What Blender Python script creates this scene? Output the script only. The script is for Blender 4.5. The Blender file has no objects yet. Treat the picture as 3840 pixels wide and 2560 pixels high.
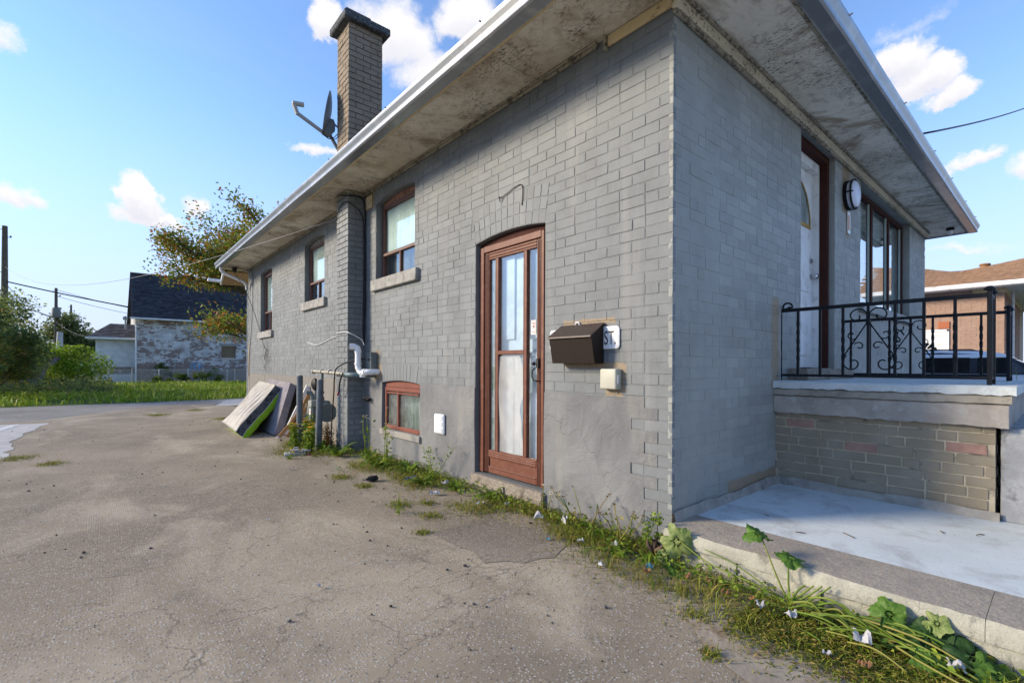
import bpy, bmesh, math, random
import numpy as np
from mathutils import Vector, Matrix
random.seed(7); rng = np.random.default_rng(7)
sc = bpy.context.scene
col = sc.collection
PI = math.pi

# ------------------------------------------------------------------ camera
AZ = math.radians(40.6); ROLL = 0.0040; FPX = 1790.0
CAM = Vector((-2.733, -1.630, 1.18))
FW = Vector((math.sin(AZ), math.cos(AZ), 0)); RT = Vector((math.cos(AZ), -math.sin(AZ), 0)); UPV = Vector((0, 0, 1))
cam_d = bpy.data.cameras.new('camera'); cam_o = bpy.data.objects.new('camera', cam_d); col.objects.link(cam_o)
m3 = Matrix((RT, UPV, -FW)).transposed().to_4x4()
cam_o.matrix_world = Matrix.Translation(CAM) @ m3 @ Matrix.Rotation(ROLL, 4, 'Z')
cam_d.sensor_width = 36; cam_d.lens = FPX/3840*36; cam_d.shift_y = 92/3840
cam_d.clip_start = 0.05; cam_d.clip_end = 3000
sc.camera = cam_o

def proj(p):
    q = Vector(p)-CAM; D = q.dot(FW)
    if D < 0.1: return None
    return (1920+FPX*q.dot(RT)/D, 1372-FPX*q.z/D)

# ------------------------------------------------------------------ light
SUN_EL = math.radians(22); SUN_B = math.radians(38)      # the sun stands low over the open lot beyond the driveway
to_sun = Vector((-math.cos(SUN_EL)*math.cos(SUN_B), math.cos(SUN_EL)*math.sin(SUN_B), math.sin(SUN_EL)))
sun_d = bpy.data.lights.new('sun', 'SUN'); sun_d.energy = 2.4; sun_d.angle = math.radians(14); sun_d.color = (1.0, 0.84, 0.62)
sun_o = bpy.data.objects.new('sun', sun_d); col.objects.link(sun_o)
sun_o.rotation_euler = (-to_sun).to_track_quat('-Z', 'Y').to_euler()
EXPOSURE = 1.33
sc.view_settings.view_transform = 'Standard'; sc.view_settings.look = 'None'
sc.view_settings.exposure = EXPOSURE; sc.view_settings.gamma = 1; sc.view_settings.use_curve_mapping = False
sc.render.engine = 'CYCLES'
sc.cycles.use_adaptive_sampling = True; sc.cycles.adaptive_threshold = .025
sc.cycles.max_bounces = 4; sc.cycles.diffuse_bounces = 3; sc.cycles.glossy_bounces = 2; sc.cycles.transmission_bounces = 2; sc.cycles.transparent_max_bounces = 8

# node helper -------------------------------------------------------------
class NT:
    def __init__(s, tree): s.t = tree; s.n = tree.nodes; s.l = tree.links
    def new(s, typ, **kw):
        n = s.n.new(typ)
        for k, v in kw.items():
            if k == 'inp':
                for kk, vv in v.items(): s.set(n, kk, vv)
            else: setattr(n, k, v)
        return n
    def set(s, n, k, v):
        if isinstance(v, bpy.types.NodeSocket): s.l.new(v, n.inputs[k])
        else: n.inputs[k].default_value = v
    def math(s, op, a, b=0.0, c=0.0, clamp=False):
        n = s.n.new('ShaderNodeMath'); n.operation = op; n.use_clamp = clamp
        s.set(n, 0, a); s.set(n, 1, b)
        if op in ('MULTIPLY_ADD', 'SMOOTH_MIN', 'SMOOTH_MAX', 'COMPARE'): s.set(n, 2, c)
        return n.outputs[0]
    def vmath(s, op, a, b=(0, 0, 0), out=0):
        n = s.n.new('ShaderNodeVectorMath'); n.operation = op; s.set(n, 0, a)
        if op == 'SCALE': s.set(n, 3, b)
        else: s.set(n, 1, b)
        return n.outputs[1 if op in ('DOT_PRODUCT', 'LENGTH', 'DISTANCE') else 0]
    def noise(s, vec, scale=5, detail=3, rough=.55, dist=0.0, out=0):
        n = s.n.new('ShaderNodeTexNoise'); s.set(n, 'Vector', vec)
        s.set(n, 'Scale', scale); n.inputs['Detail'].default_value = detail
        n.inputs['Roughness'].default_value = rough; n.inputs['Distortion'].default_value = dist
        return n.outputs[out]
    def voro(s, vec, scale, feature='F1', out='Distance', rnd=1.0):
        n = s.n.new('ShaderNodeTexVoronoi'); n.feature = feature; s.set(n, 'Vector', vec); s.set(n, 'Scale', scale)
        n.inputs['Randomness'].default_value = rnd
        return n.outputs[out]
    def mapr(s, v, a, b, c=0.0, d=1.0, smooth=True):
        n = s.n.new('ShaderNodeMapRange'); n.interpolation_type = 'SMOOTHSTEP' if smooth else 'LINEAR'
        s.set(n, 0, v); s.set(n, 1, a); s.set(n, 2, b); s.set(n, 3, c); s.set(n, 4, d)
        return n.outputs[0]
    def mix(s, f, a, b, blend='MIX'):
        n = s.n.new('ShaderNodeMix'); n.data_type = 'RGBA'; n.blend_type = blend; n.clamp_factor = True
        s.set(n, 0, f)
        for k, v in ((6, a), (7, b)):
            if not isinstance(v, bpy.types.NodeSocket): v = tuple(v)+(1,) if len(v) == 3 else v
            s.set(n, k, v)
        return n.outputs[2]
    def map(s, vec, scale=(1, 1, 1), loc=(0, 0, 0), rot=(0, 0, 0)):
        n = s.n.new('ShaderNodeMapping'); s.set(n, 'Vector', vec); n.inputs['Scale'].default_value = scale
        n.inputs['Location'].default_value = loc; n.inputs['Rotation'].default_value = rot
        return n.outputs[0]
    def sep(s, v):
        n = s.n.new('ShaderNodeSeparateXYZ'); s.set(n, 0, v); return n.outputs
    def pos(s): return s.n.new('ShaderNodeNewGeometry').outputs['Position']
    def island(s): return s.n.new('ShaderNodeNewGeometry').outputs['Random Per Island']
    def bump(s, h, strength=.3, dist=.01, normal=None):
        n = s.n.new('ShaderNodeBump'); n.inputs['Strength'].default_value = strength; n.inputs['Distance'].default_value = dist
        s.set(n, 'Height', h)
        if normal is not None: s.set(n, 'Normal', normal)
        return n.outputs[0]

# ------------------------------------------------------------------ sky with its clouds
world = bpy.data.worlds.new('World'); sc.world = world; world.use_nodes = True
w = NT(world.node_tree); world.node_tree.nodes.clear()
sky = w.new('ShaderNodeTexSky'); sky.sky_type = 'NISHITA'; sky.sun_disc = False
sky.sun_elevation = SUN_EL; sky.sun_rotation = math.atan2(to_sun.x, to_sun.y)
sky.air_density = .85; sky.dust_density = 0.05; sky.ozone_density = 4.0; sky.altitude = 100
d = w.new('ShaderNodeTexCoord').outputs['Generated']
dz = w.sep(d)[2]
CLOUDS = [  # direction, half width, half height, weight: the fair-weather clouds of that afternoon
    ((.285, .785, .55), .036, .040, 1.0), ((.37, .748, .551), .085, .085, 1.0), ((.466, .665, .583), .070, .066, 1.05),
    ((.433, .74, .514), .075, .055, .9), ((.040, .966, .257), .030, .052, 1.25), ((.056, .970, .236), .058, .024, 1.2),
    ((-.104, .968, .229), .030, .026, .85), ((-.081, .968, .238), .030, .024, .75), ((-.1, .903, .417), .030, .030, .8),
    ((.883, .166, .438), .046, .046, 1.15), ((.899, .142, .413), .054, .040, 1.15), ((.915, .112, .387), .046, .028, 1.05),
    ((.948, .093, .303), .040, .018, .8), ((.961, .043, .272), .030, .032, .85), ((.949, .116, .293), .018, .018, .7),
    ((.286, .877, .385), .050, .020, .75), ((.113, .957, .267), .030, .030, .8), ((.98, .101, .173), .070, .014, .6),
    ((.866, .151, .477), .060, .022, .45), ((-.65, .60, .36), .16, .06, .9), ((.45, -.80, .36), .18, .05, .9), ((-.6, -.7, .40), .14, .06, .8)]
warp = w.vmath('SCALE', w.vmath('SUBTRACT', w.noise(d, 8, 7, .66, out=1), (.5, .5, .5)), .11)
dw = w.vmath('ADD', d, warp)
acc = None; accb = None
for (cx, cy, cz), hw, hh, wt in CLOUDS:
    c = Vector((cx, cy, cz)).normalized(); t1 = Vector((c.y, -c.x, 0)).normalized(); t2 = t1.cross(c).normalized()
    a = w.vmath('DOT_PRODUCT', w.vmath('SUBTRACT', dw, tuple(c)), tuple(t1/hw))
    b = w.vmath('DOT_PRODUCT', w.vmath('SUBTRACT', dw, tuple(c)), tuple(t2/hh))
    b2 = w.math('MAXIMUM', b, w.math('MULTIPLY', b, -1.7))
    r2 = w.math('ADD', w.math('MULTIPLY', a, a), w.math('MULTIPLY', b2, b2))
    fr = w.math('GREATER_THAN', w.vmath('DOT_PRODUCT', d, tuple(c)), 0.0)
    v = w.math('MULTIPLY', w.math('MULTIPLY', w.math('SUBTRACT', 1.0, r2, clamp=True), wt), fr)
    acc = v if acc is None else w.math('MAXIMUM', acc, v)
    # shade of the underside follows the height inside each cloud
    lo = w.math('MULTIPLY', v, w.mapr(b, -.9, .35, 1.0, 0.0))
    accb = lo if accb is None else w.math('MAXIMUM', accb, lo)
puff = w.noise(d, 17, 7, .64)
dens = w.mapr(w.math('ADD', acc, w.math('MULTIPLY', w.math('SUBTRACT', puff, .5), .95)), .12, .80)
dens = w.math('MULTIPLY', dens, w.mapr(acc, .0, .10))
# thin veil that thickens to the horizon
stretch = w.map(d, scale=(1.4, 1.4, 7.0))
veil = w.noise(stretch, 3.2, 5, .6)
veil = w.math('MULTIPLY', w.mapr(veil, .42, .72), w.mapr(dz, .02, .40, .75, .06))
horizon = w.mapr(dz, -.02, .46, .93, .0)
veil = w.math('MAXIMUM', veil, horizon)
SKYSAT = w.new('ShaderNodeHueSaturation', inp={'Saturation': 1.02, 'Value': 1.0, 'Color': sky.outputs[0]}).outputs[0]
SKYSAT = w.mix(1.0, SKYSAT, (1.10, .995, .955), 'MULTIPLY')
skyc = w.mix(w.math('MINIMUM', veil, .93), SKYSAT, (1.62, 1.72, 2.28))
cloudc = w.mix(w.math('MULTIPLY', accb, .9), (2.75, 2.7, 2.75), (1.6, 1.66, 2.1))
final = w.mix(dens, skyc, cloudc)
bg = w.new('ShaderNodeBackground', inp={'Color': final, 'Strength': 0.15})
world.cycles.sampling_method = 'MANUAL'; world.cycles.sample_map_resolution = 512
wo = w.new('ShaderNodeOutputWorld'); world.node_tree.links.new(bg.outputs[0], wo.inputs[0])

# ------------------------------------------------------------------ object helpers
def link(o): col.objects.link(o); return o
def thing(name, label, cat, loc=(0, 0, 0), rotz=0, group=None):
    o = bpy.data.objects.new(name, None); link(o); o.location = loc; o.rotation_euler = (0, 0, rotz)
    o.empty_display_size = .1
    return tag(o, label, cat, group)
def tag(o, label=None, cat=None, group=None, kind=None):
    if label: o['label'] = label
    if cat: o['category'] = cat
    if group: o['group'] = group
    if kind: o['kind'] = kind
    return o
class MB:
    def __init__(s): s.v = []; s.f = []
    def add(s, vs, fs):
        k = len(s.v); s.v += [tuple(map(float, x)) for x in vs]; s.f += [tuple(i+k for i in f) for f in fs]; return s
    def box(s, a, b):
        x0, y0, z0 = a; x1, y1, z1 = b
        return s.add([(x0, y0, z0), (x1, y0, z0), (x1, y1, z0), (x0, y1, z0), (x0, y0, z1), (x1, y0, z1), (x1, y1, z1), (x0, y1, z1)],
                     [(3, 2, 1, 0), (4, 5, 6, 7), (0, 1, 5, 4), (1, 2, 6, 5), (2, 3, 7, 6), (3, 0, 4, 7)])
    def cbox(s, a, b, c=.004):
        """box with chamfered edges"""
        bm = bmesh.new(); bmesh.ops.create_cube(bm, size=1)
        for v in bm.verts:
            v.co = Vector([(a[i]+b[i])/2+v.co[i]*(b[i]-a[i]) for i in range(3)])
        bmesh.ops.bevel(bm, geom=bm.edges[:], offset=c, segments=1, profile=.5, affect='EDGES')
        return s.bm(bm)
    def bm(s, bm, mat=None):
        bm.verts.ensure_lookup_table(); bm.verts.index_update()
        s.add([(mat @ v.co if mat else v.co) for v in bm.verts], [[v.index for v in f.verts] for f in bm.faces]); bm.free(); return s
    def prism(s, poly, fn, d0, d1):
        """poly of 2D points; fn(a,b,d)->xyz"""
        n = len(poly)
        vs = [fn(a, b, d0) for a, b in poly]+[fn(a, b, d1) for a, b in poly]
        fs = [tuple(range(n))[::-1], tuple(range(n, 2*n))]+[(i, (i+1) % n, n+(i+1) % n, n+i) for i in range(n)]
        return s.add(vs, fs)
    def tube(s, pts, r, n=8, caps=True, twist=0.0, square=False, flat=None):
        pts = [Vector(p) for p in pts]; m = len(pts)
        rs = r if isinstance(r, (list, tuple)) else [r]*m
        tang = []
        for i in range(m):
            t = pts[min(i+1, m-1)]-pts[max(i-1, 0)]
            tang.append(t.normalized() if t.length > 1e-9 else Vector((0, 0, 1)))
        ref = Vector((0, 0, 1)) if abs(tang[0].z) < .9 else Vector((1, 0, 0))
        u = (ref-tang[0]*ref.dot(tang[0])).normalized()
        vs = []; fs = []
        for i in range(m):
            u = (u-tang[i]*u.dot(tang[i]))
            u = u.normalized() if u.length > 1e-6 else tang[i].orthogonal().normalized()
            v = tang[i].cross(u)
            for k in range(n):
                a = 2*PI*(k+.5)/n+twist*i
                fu, fv = (flat if flat else (1, 1))
                rr = rs[i]*(1.30 if (square and n == 4) else 1)
                vs.append(pts[i]+u*math.cos(a)*rr*fu+v*math.sin(a)*rr*fv)
        for i in range(m-1):
            for k in range(n):
                fs.append((i*n+k, i*n+(k+1) % n, (i+1)*n+(k+1) % n, (i+1)*n+k))
        if caps: fs += [tuple(range(n))[::-1], tuple(range((m-1)*n, m*n))]
        return s.add(vs, fs)
    def lathe(s, prof, n=24, M=None):
        """prof: list of (r,z)"""
        vs = []; fs = []
        for r, z in prof:
            for k in range(n):
                a = 2*PI*k/n; p = Vector((r*math.cos(a), r*math.sin(a), z)); vs.append(M @ p if M else p)
        for i in range(len(prof)-1):
            for k in range(n): fs.append((i*n+k, i*n+(k+1) % n, (i+1)*n+(k+1) % n, (i+1)*n+k))
        fs += [tuple(range(n))[::-1], tuple(range((len(prof)-1)*n, len(prof)*n))]
        return s.add(vs, fs)
    def grid(s, fn, nu, nv):
        vs = [fn(i/nu, j/nv) for j in range(nv+1) for i in range(nu+1)]
        fs = [(j*(nu+1)+i, j*(nu+1)+i+1, (j+1)*(nu+1)+i+1, (j+1)*(nu+1)+i) for j in range(nv) for i in range(nu)]
        return s.add(vs, fs)
    def mesh(s, name):
        me = bpy.data.meshes.new(name); me.from_pydata(s.v, [], s.f); me.update(); return me
    def build(s, name, mat, parent=None, smooth=False, recalc=True):
        me = s.mesh(name)
        if recalc:
            bm = bmesh.new(); bm.from_mesh(me); bmesh.ops.recalc_face_normals(bm, faces=bm.faces[:]); bm.to_mesh(me); bm.free()
        o = bpy.data.objects.new(name, me); link(o)
        if mat: me.materials.append(mat)
        if parent: o.parent = parent
        if smooth:
            me.polygons.foreach_set('use_smooth', [True]*len(me.polygons))
            if smooth != 'all': me.set_sharp_from_angle(angle=math.radians(38))
        return o
def npmesh(name, verts, faces, mat, parent=None, smooth=False):
    """verts (N,3) array, faces (M,k) array of one size"""
    me = bpy.data.meshes.new(name); k = faces.shape[1]
    me.vertices.add(len(verts)); me.vertices.foreach_set('co', verts.astype(np.float32).ravel())
    me.loops.add(faces.size); me.loops.foreach_set('vertex_index', faces.astype(np.int32).ravel())
    me.polygons.add(len(faces)); me.polygons.foreach_set('loop_start', np.arange(0, faces.size, k, dtype=np.int32))
    me.update(calc_edges=True); me.validate()
    if smooth: me.polygons.foreach_set('use_smooth', [True]*len(me.polygons))
    me.materials.append(mat)
    o = bpy.data.objects.new(name, me); link(o)
    if parent: o.parent = parent
    return o
def copy_tree(o, parent=None):
    c = o.copy(); link(c); c.parent = parent
    for ch in list(o.children): copy_tree(ch, c)
    return c
def struct(o): o['kind'] = 'structure'; return o

# ------------------------------------------------------------------ materials
MATS = {}
def new_mat(name):
    m = bpy.data.materials.new(name); m.use_nodes = True; m.node_tree.nodes.clear()
    t = NT(m.node_tree); MATS[name] = m
    return m, t
def finish(t, color, rough=.8, normal=None, metal=0.0, spec=.35, trans=None, coat=0, shader=None):
    p = t.new('ShaderNodeBsdfPrincipled')
    if not isinstance(color, bpy.types.NodeSocket): color = tuple(color)+(1,) if len(color) == 3 else color
    t.set(p, 'Base Color', color); t.set(p, 'Roughness', rough); t.set(p, 'Metallic', metal); t.set(p, 'Specular IOR Level', spec)
    if coat: t.set(p, 'Coat Weight', coat); t.set(p, 'Coat Roughness', .08)
    if normal is not None: t.set(p, 'Normal', normal)
    out = p.outputs[0]
    if trans is not None:
        tr = t.new('ShaderNodeBsdfTranslucent'); t.set(tr, 'Color', color)
        mx = t.new('ShaderNodeMixShader'); t.set(mx, 0, trans); t.l.new(out, mx.inputs[1]); t.l.new(tr.outputs[0], mx.inputs[2]); out = mx.outputs[0]
    o = t.new('ShaderNodeOutputMaterial'); t.l.new(out, o.inputs[0])
def simple(name, c, rough=.7, var=.12, vs=6, bump=.15, bs=90, bd=.004, metal=0, spec=.35, isl=0.0, dirt=None, dirts=3, streak=False, coat=0):
    """a plain surface with mottling, grain relief, optional per-piece variation and dirt of its own shape"""
    m, t = new_mat(name); P = t.pos()
    n = t.noise(P, vs, 4, .6)
    lo = tuple(x*(1-var) for x in c); hi = tuple(min(1, x*(1+var)) for x in c)
    cc = t.mix(t.mapr(n, .3, .7), lo, hi)
    if isl:
        k = t.mapr(t.island(), 0, 1, 1-isl, 1+isl, False)
        cc = t.vmath('SCALE', cc, k)
    if dirt is not None:
        pv = t.map(P, scale=(1, 1, .25)) if streak else P
        dn = t.noise(pv, dirts, 6, .65, .3)
        cc = t.mix(t.mapr(dn, .5, .68), cc, dirt)
    nb = t.noise(P, bs, 3, .6)
    finish(t, cc, rough, t.bump(nb, bump, bd) if bump else None, metal, spec, coat=coat)
    return m
def boxmask(t, P, boxes, edge=.012, jit=.05):
    """union of soft boxes in place coordinates: where the wall was never painted"""
    x, y, z = t.sep(t.vmath('ADD', P, t.vmath('SCALE', t.vmath('SUBTRACT', t.noise(P, 16, 3, .6, out=1), (.5, .5, .5)), jit)))
    acc = None
    for axis, a0, a1, z0, z1 in boxes:
        s = (x, y)[axis]
        ma = t.math('SUBTRACT', (a1-a0)/2, t.math('ABSOLUTE', t.math('SUBTRACT', s, (a0+a1)/2)))
        mz = t.math('SUBTRACT', (z1-z0)/2, t.math('ABSOLUTE', t.math('SUBTRACT', z, (z0+z1)/2)))
        mm = t.mapr(t.math('MINIMUM', ma, mz), -edge*.2, edge)
        acc = mm if acc is None else t.math('MAXIMUM', acc, mm)
    return acc
SIDE_BARE = [(1, .44, .94, 1.478, 1.535), (1, .37, .93, 1.165, 1.215), (1, .37, .53, .965, 1.20), (1, .35, .42, 1.0, 1.2),
             (1, 2.62, 2.78, .655, .73), (1, 4.38, 4.64, 3.28, 3.50), (1, 11.52, 11.8, .2, 1.75), (1, 4.20, 4.34, 1.12, 1.38), (1, 4.14, 4.36, .98, 1.2)]
FRONT_BARE = [(0, 3.44, 3.72, 2.90, 3.44), (0, 3.56, 3.70, 2.62, 2.98), (0, 1.54, 1.70, 1.0, 1.78), (0, .75, 1.65, .10, .34), (0, -.1, .9, .10, .25)]
def painted_wall(name, bare, axis_vec, tint=(1, 1, 1), rough_scale=1.0):
    m, t = new_mat(name); P = t.pos()
    base = (.156*tint[0], .171*tint[1], .178*tint[2])
    big = t.noise(P, 1.1, 4, .6); fine = t.noise(P, 260, 2, .6); med = t.noise(P, 7, 4, .6)
    c = t.mix(t.mapr(big, .32, .70), tuple(x*.88 for x in base), tuple(x*1.16 for x in base))
    c = t.mix(t.mapr(med, .35, .7, 0, .5), c, tuple(x*1.2 for x in base))
    k = t.mapr(t.island(), 0, 1, .90, 1.10, False); c = t.vmath('SCALE', c, k)
    drip = t.noise(t.map(P, scale=(2.2, 2.2, .22)), 2.0, 4, .6)
    c = t.mix(t.mapr(drip, .54, .72, 0, .42), c, (.26, .262, .255))
    c = t.mix(t.mapr(t.noise(P, 23, 5, .7), .62, .70, 0, .5), c, (.11, .113, .115))
    pit = t.voro(P, 55); pm = t.math('MULTIPLY', t.mapr(pit, .05, .12, 1, 0), t.mapr(t.noise(P, 9, 2), .58, .66))
    c = t.mix(t.math('MULTIPLY', pm, .75), c, (.06, .058, .055))
    bm = boxmask(t, P, bare)
    raw = t.mix(t.mapr(t.noise(P, 30, 4, .6), .35, .65), (.30, .215, .12), (.24, .19, .135))
    c = t.mix(t.math('MULTIPLY', bm, .85), c, raw)
    h = t.math('ADD', t.math('MULTIPLY', fine, .5), t.math('MULTIPLY', t.noise(P, 45, 3, .6), 1.0))
    finish(t, c, .62, t.bump(h, .55, .004), 0, .35)
    return m
M_SIDE = painted_wall('painted_side', SIDE_BARE, 1)
M_FRONT = painted_wall('painted_front_shade_lift', FRONT_BARE, 0, (1.66, 1.58, 1.42))  # same paint as the side wall, lightened to lift its shade
def parge():
    m, t = new_mat('painted_parge'); P = t.pos()
    big = t.noise(P, 1.6, 4, .6)
    c = t.mix(t.mapr(big, .35, .68), (.137, .142, .147), (.196, .20, .20))
    c = t.mix(t.mapr(t.noise(t.map(P, scale=(2, 2, .3)), 2.5, 4), .55, .72, 0, .5), c, (.25, .24, .22))
    c = t.mix(t.mapr(t.sep(t.vmath('ADD', P, t.vmath('SCALE', t.noise(P, 5, 3, out=1), .14)))[2], .06, .16, .75, 0), c, (.20, .165, .125))   # splashed mud at the foot
    cr = t.voro(t.vmath('ADD', P, t.vmath('SCALE', t.noise(P, 3, 3, out=1), .5)), .9, 'DISTANCE_TO_EDGE')
    cm = t.math('MULTIPLY', t.mapr(cr, .0, .006, 1, 0), t.mapr(t.noise(P, .9, 2), .46, .56))
    c = t.mix(t.math('MULTIPLY', cm, .22), c, (.07, .068, .065))
    c = t.mix(t.mapr(t.sep(P)[1], 4.9, 5.6, 0, .55), c, (.225, .200, .165))
    h = t.math('ADD', t.math('MULTIPLY', t.noise(P, 4, 5, .55, .6), 3.2), t.math('MULTIPLY', t.noise(P, 120, 2), .35))
    h = t.math('SUBTRACT', h, t.math('MULTIPLY', cm, .3))
    finish(t, c, .7, t.bump(h, .65, .012), 0, .3)
    return m
M_PARGE = parge()
def soffit_mat(name='soffit_plaster', a=(.68, .64, .54), b=(.52, .455, .345), dark=(.055, .047, .038), amt=.5):
    m, t = new_mat(name); P = t.pos()
    big = t.noise(P, 1.3, 5, .62, .4)
    c = t.mix(t.mapr(big, .35, .66), a, b)
    c = t.mix(t.mapr(t.noise(P, 2.3, 5, .65, .8), .47, .68, 0, .8), c, (.27, .195, .12))
    c = t.mix(t.mapr(t.noise(P, 9, 5, .7, .5), .50, .68, 0, .5), c, (.25, .225, .18))
    mold = t.math('MULTIPLY', t.mapr(t.noise(t.map(P, scale=(1.6, .7, 1)), 38, 5, .75, .7), .51, .60), t.mapr(t.noise(P, 1.9, 4, .6), .47-.04*amt, .62))
    c = t.mix(t.math('MULTIPLY', mold, .85), c, dark)
    c = t.mix(t.mapr(t.noise(P, 60, 4, .7), .66, .72, 0, .55), c, (.10, .085, .07))
    h = t.noise(P, 55, 5, .7)
    finish(t, c, .85, t.bump(h, .4, .006), 0, .25)
    return m
M_SOFFIT = soffit_mat()
M_SOFFIT_F = soffit_mat('soffit_front', (.74, .72, .64), (.60, .58, .50), (.05, .047, .042), .9)
def peeling(name, paint, under, thr=.55, scale=14, rough=.75):
    m, t = new_mat(name); P = t.pos()
    n = t.noise(P, scale, 6, .7, .4); g = t.noise(P, 2.5, 3)
    f = t.mapr(t.math('ADD', n, t.math('MULTIPLY', t.math('SUBTRACT', g, .5), .25)), thr, thr+.05)
    c = t.mix(f, t.mix(t.mapr(t.noise(P, 3, 3), .3, .7), paint, tuple(x*.78 for x in paint)), under)
    finish(t, c, rough, t.bump(t.math('SUBTRACT', 1.0, f), .35, .004), 0, .3)
    return m
M_FRIEZE = peeling('cream_flaking_paint', (.62, .56, .42), (.20, .17, .125), .56, 26)
M_CREAM = peeling('cream_board', (.66, .52, .30), (.36, .27, .16), .60, 18)
M_MOULD = peeling('mould_board', (.34, .31, .24), (.11, .095, .07), .52, 20)
M_GUTTER = simple('gutter_metal', (.27, .28, .29), .33, .06, 2, .02, 40, metal=.7, dirt=(.36, .36, .36), dirts=5, spec=.5)
M_GUTWHITE = simple('gutter_white', (.72, .73, .73), .4, .05, 3, .02, 40, dirt=(.5, .48, .45), dirts=5)
M_FASCIA = simple('fascia_grey', (.34, .35, .35), .6, .1, 3, .05, 40, dirt=(.16, .15, .14), dirts=6)
M_BROWN = simple('brown_aluminium', (.150, .056, .034), .50, .10, 12, .06, 120, .002, spec=.25, dirt=(.185, .085, .058), dirts=14)
M_BROWNW = simple('brown_window_frame', (.105, .045, .032), .45, .10, 12, 0, spec=.4)
M_BROWN_D = simple('brown_wood_dark', (.055, .020, .015), .75, .15, 12, .05, 80, spec=.12)
M_OLDWOOD = simple('weathered_head_wood', (.26, .12, .07), .8, .3, 20, .3, 60, dirt=(.10, .06, .04), dirts=12)
M_RED = peeling('red_frame_paint', (.21, .065, .042), (.30, .21, .15), .64, 40, .6)
M_SILL = simple('stone_sill', (.30, .295, .275), .85, .2, 10, .35, 70, .004, dirt=(.17, .165, .155), dirts=7)
M_AGG = simple('step_aggregate', (.26, .225, .18), .9, .35, 60, .8, 110, .008, dirt=(.12, .10, .08), dirts=9)
M_DARK = simple('shade_black', (.012, .012, .012), .9, 0, 5, 0)  # near-black colour standing in for shade in gaps and rooms
M_BLIND = simple('curtain_and_glare', (.70, .78, .77), .8, .12, 3, .05, 20)  # curtain tone that also paints in the sky mirrored on the panes
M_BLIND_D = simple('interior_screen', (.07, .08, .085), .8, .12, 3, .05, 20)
M_BLUEDOOR = simple('pale_blue_door', (.58, .68, .75), .5, .07, 3, .05, 30, dirt=(.48, .55, .60), dirts=4)
M_WHITE = simple('white_paint', (.76, .77, .76), .5, .05, 4, .04, 40, dirt=(.58, .57, .54), dirts=6)
M_PVC = simple('white_pvc', (.78, .79, .80), .35, .04, 6, 0, dirt=(.62, .61, .58), dirts=9, spec=.5)
M_BLACKIRON = simple('black_iron', (.010, .012, .015), .55, .2, 30, 0, spec=.18)
M_BLACKRUB = simple('black_cable', (.012, .012, .013), .55, .1, 10, 0)
M_GREYCAB = simple('grey_cable', (.20, .20, .20), .6, .1, 10, 0)
M_METERG = simple('meter_green_grey', (.135, .165, .165), .5, .1, 12, .05, 60, dirt=(.19, .19, .17), dirts=10)
M_PIPEM = simple('pale_pipe', (.36, .34, .28), .45, .12, 14, .05, 50, metal=.3, dirt=(.22, .19, .15), dirts=10)
M_BOLL = simple('bollard_bluegrey', (.105, .125, .145), .45, .2, 14, .08, 60, dirt=(.19, .20, .21), dirts=8, streak=True)
M_CONC = simple('old_concrete', (.30, .285, .255), .9, .2, 5, .5, 55, .008, dirt=(.16, .15, .13), dirts=5)
M_BLOCKY = simple('grey_step_concrete', (.30, .31, .32), .9, .2, 6, .5, 55, .008, dirt=(.15, .15, .15), dirts=6)
M_DARKCONC = simple('chimney_cap_concrete', (.060, .068, .075), .9, .3, 14, .6, 60, .01, dirt=(.20, .21, .21), dirts=30)
def glass(name, tint=(.75, .85, .84), boost=1.55, grime=.0, ior=1.6):
    m, t = new_mat(name)
    lw = t.new('ShaderNodeLayerWeight', inp={'Blend': .5}); r0 = ((ior-1)/(ior+1))**2
    fres = t.math('ADD', r0, t.math('MULTIPLY', t.math('POWER', lw.outputs['Facing'], 5.0), 1-r0))
    tr = t.new('ShaderNodeBsdfTransparent'); t.set(tr, 'Color', tuple(tint)+(1,))
    P = t.pos(); nb = t.bump(t.noise(P, 1.1, 1, .5), .012, .02)
    gl = t.new('ShaderNodeBsdfGlossy', inp={'Color': (.95, .97, 1, 1), 'Roughness': .015}); t.set(gl, 'Normal', nb)
    mx = t.new('ShaderNodeMixShader'); t.set(mx, 0, t.math('MULTIPLY', fres, boost, clamp=True))
    t.l.new(tr.outputs[0], mx.inputs[1]); t.l.new(gl.outputs[0], mx.inputs[2])
    out = mx.outputs[0]
    if grime:
        df = t.new('ShaderNodeBsdfDiffuse', inp={'Color': (.55, .56, .54, 1)})
        m2 = t.new('ShaderNodeMixShader'); t.set(m2, 0, t.mapr(t.noise(P, 5, 4, .65), .35, .75, grime*.3, grime)); t.l.new(out, m2.inputs[1]); t.l.new(df.outputs[0], m2.inputs[2]); out = m2.outputs[0]
    o = t.new('ShaderNodeOutputMaterial'); t.l.new(out, o.inputs[0])
    return m
M_GLASS = glass('window_glass', (.93, .97, .96), 1.6, 0, 1.7)
M_GLASSD = glass('door_glass', (.95, .98, .99), 1.8, .03, 1.7)
M_GLASSB = glass('basement_glass', (.7, .76, .72), 1.5, .22)
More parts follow.
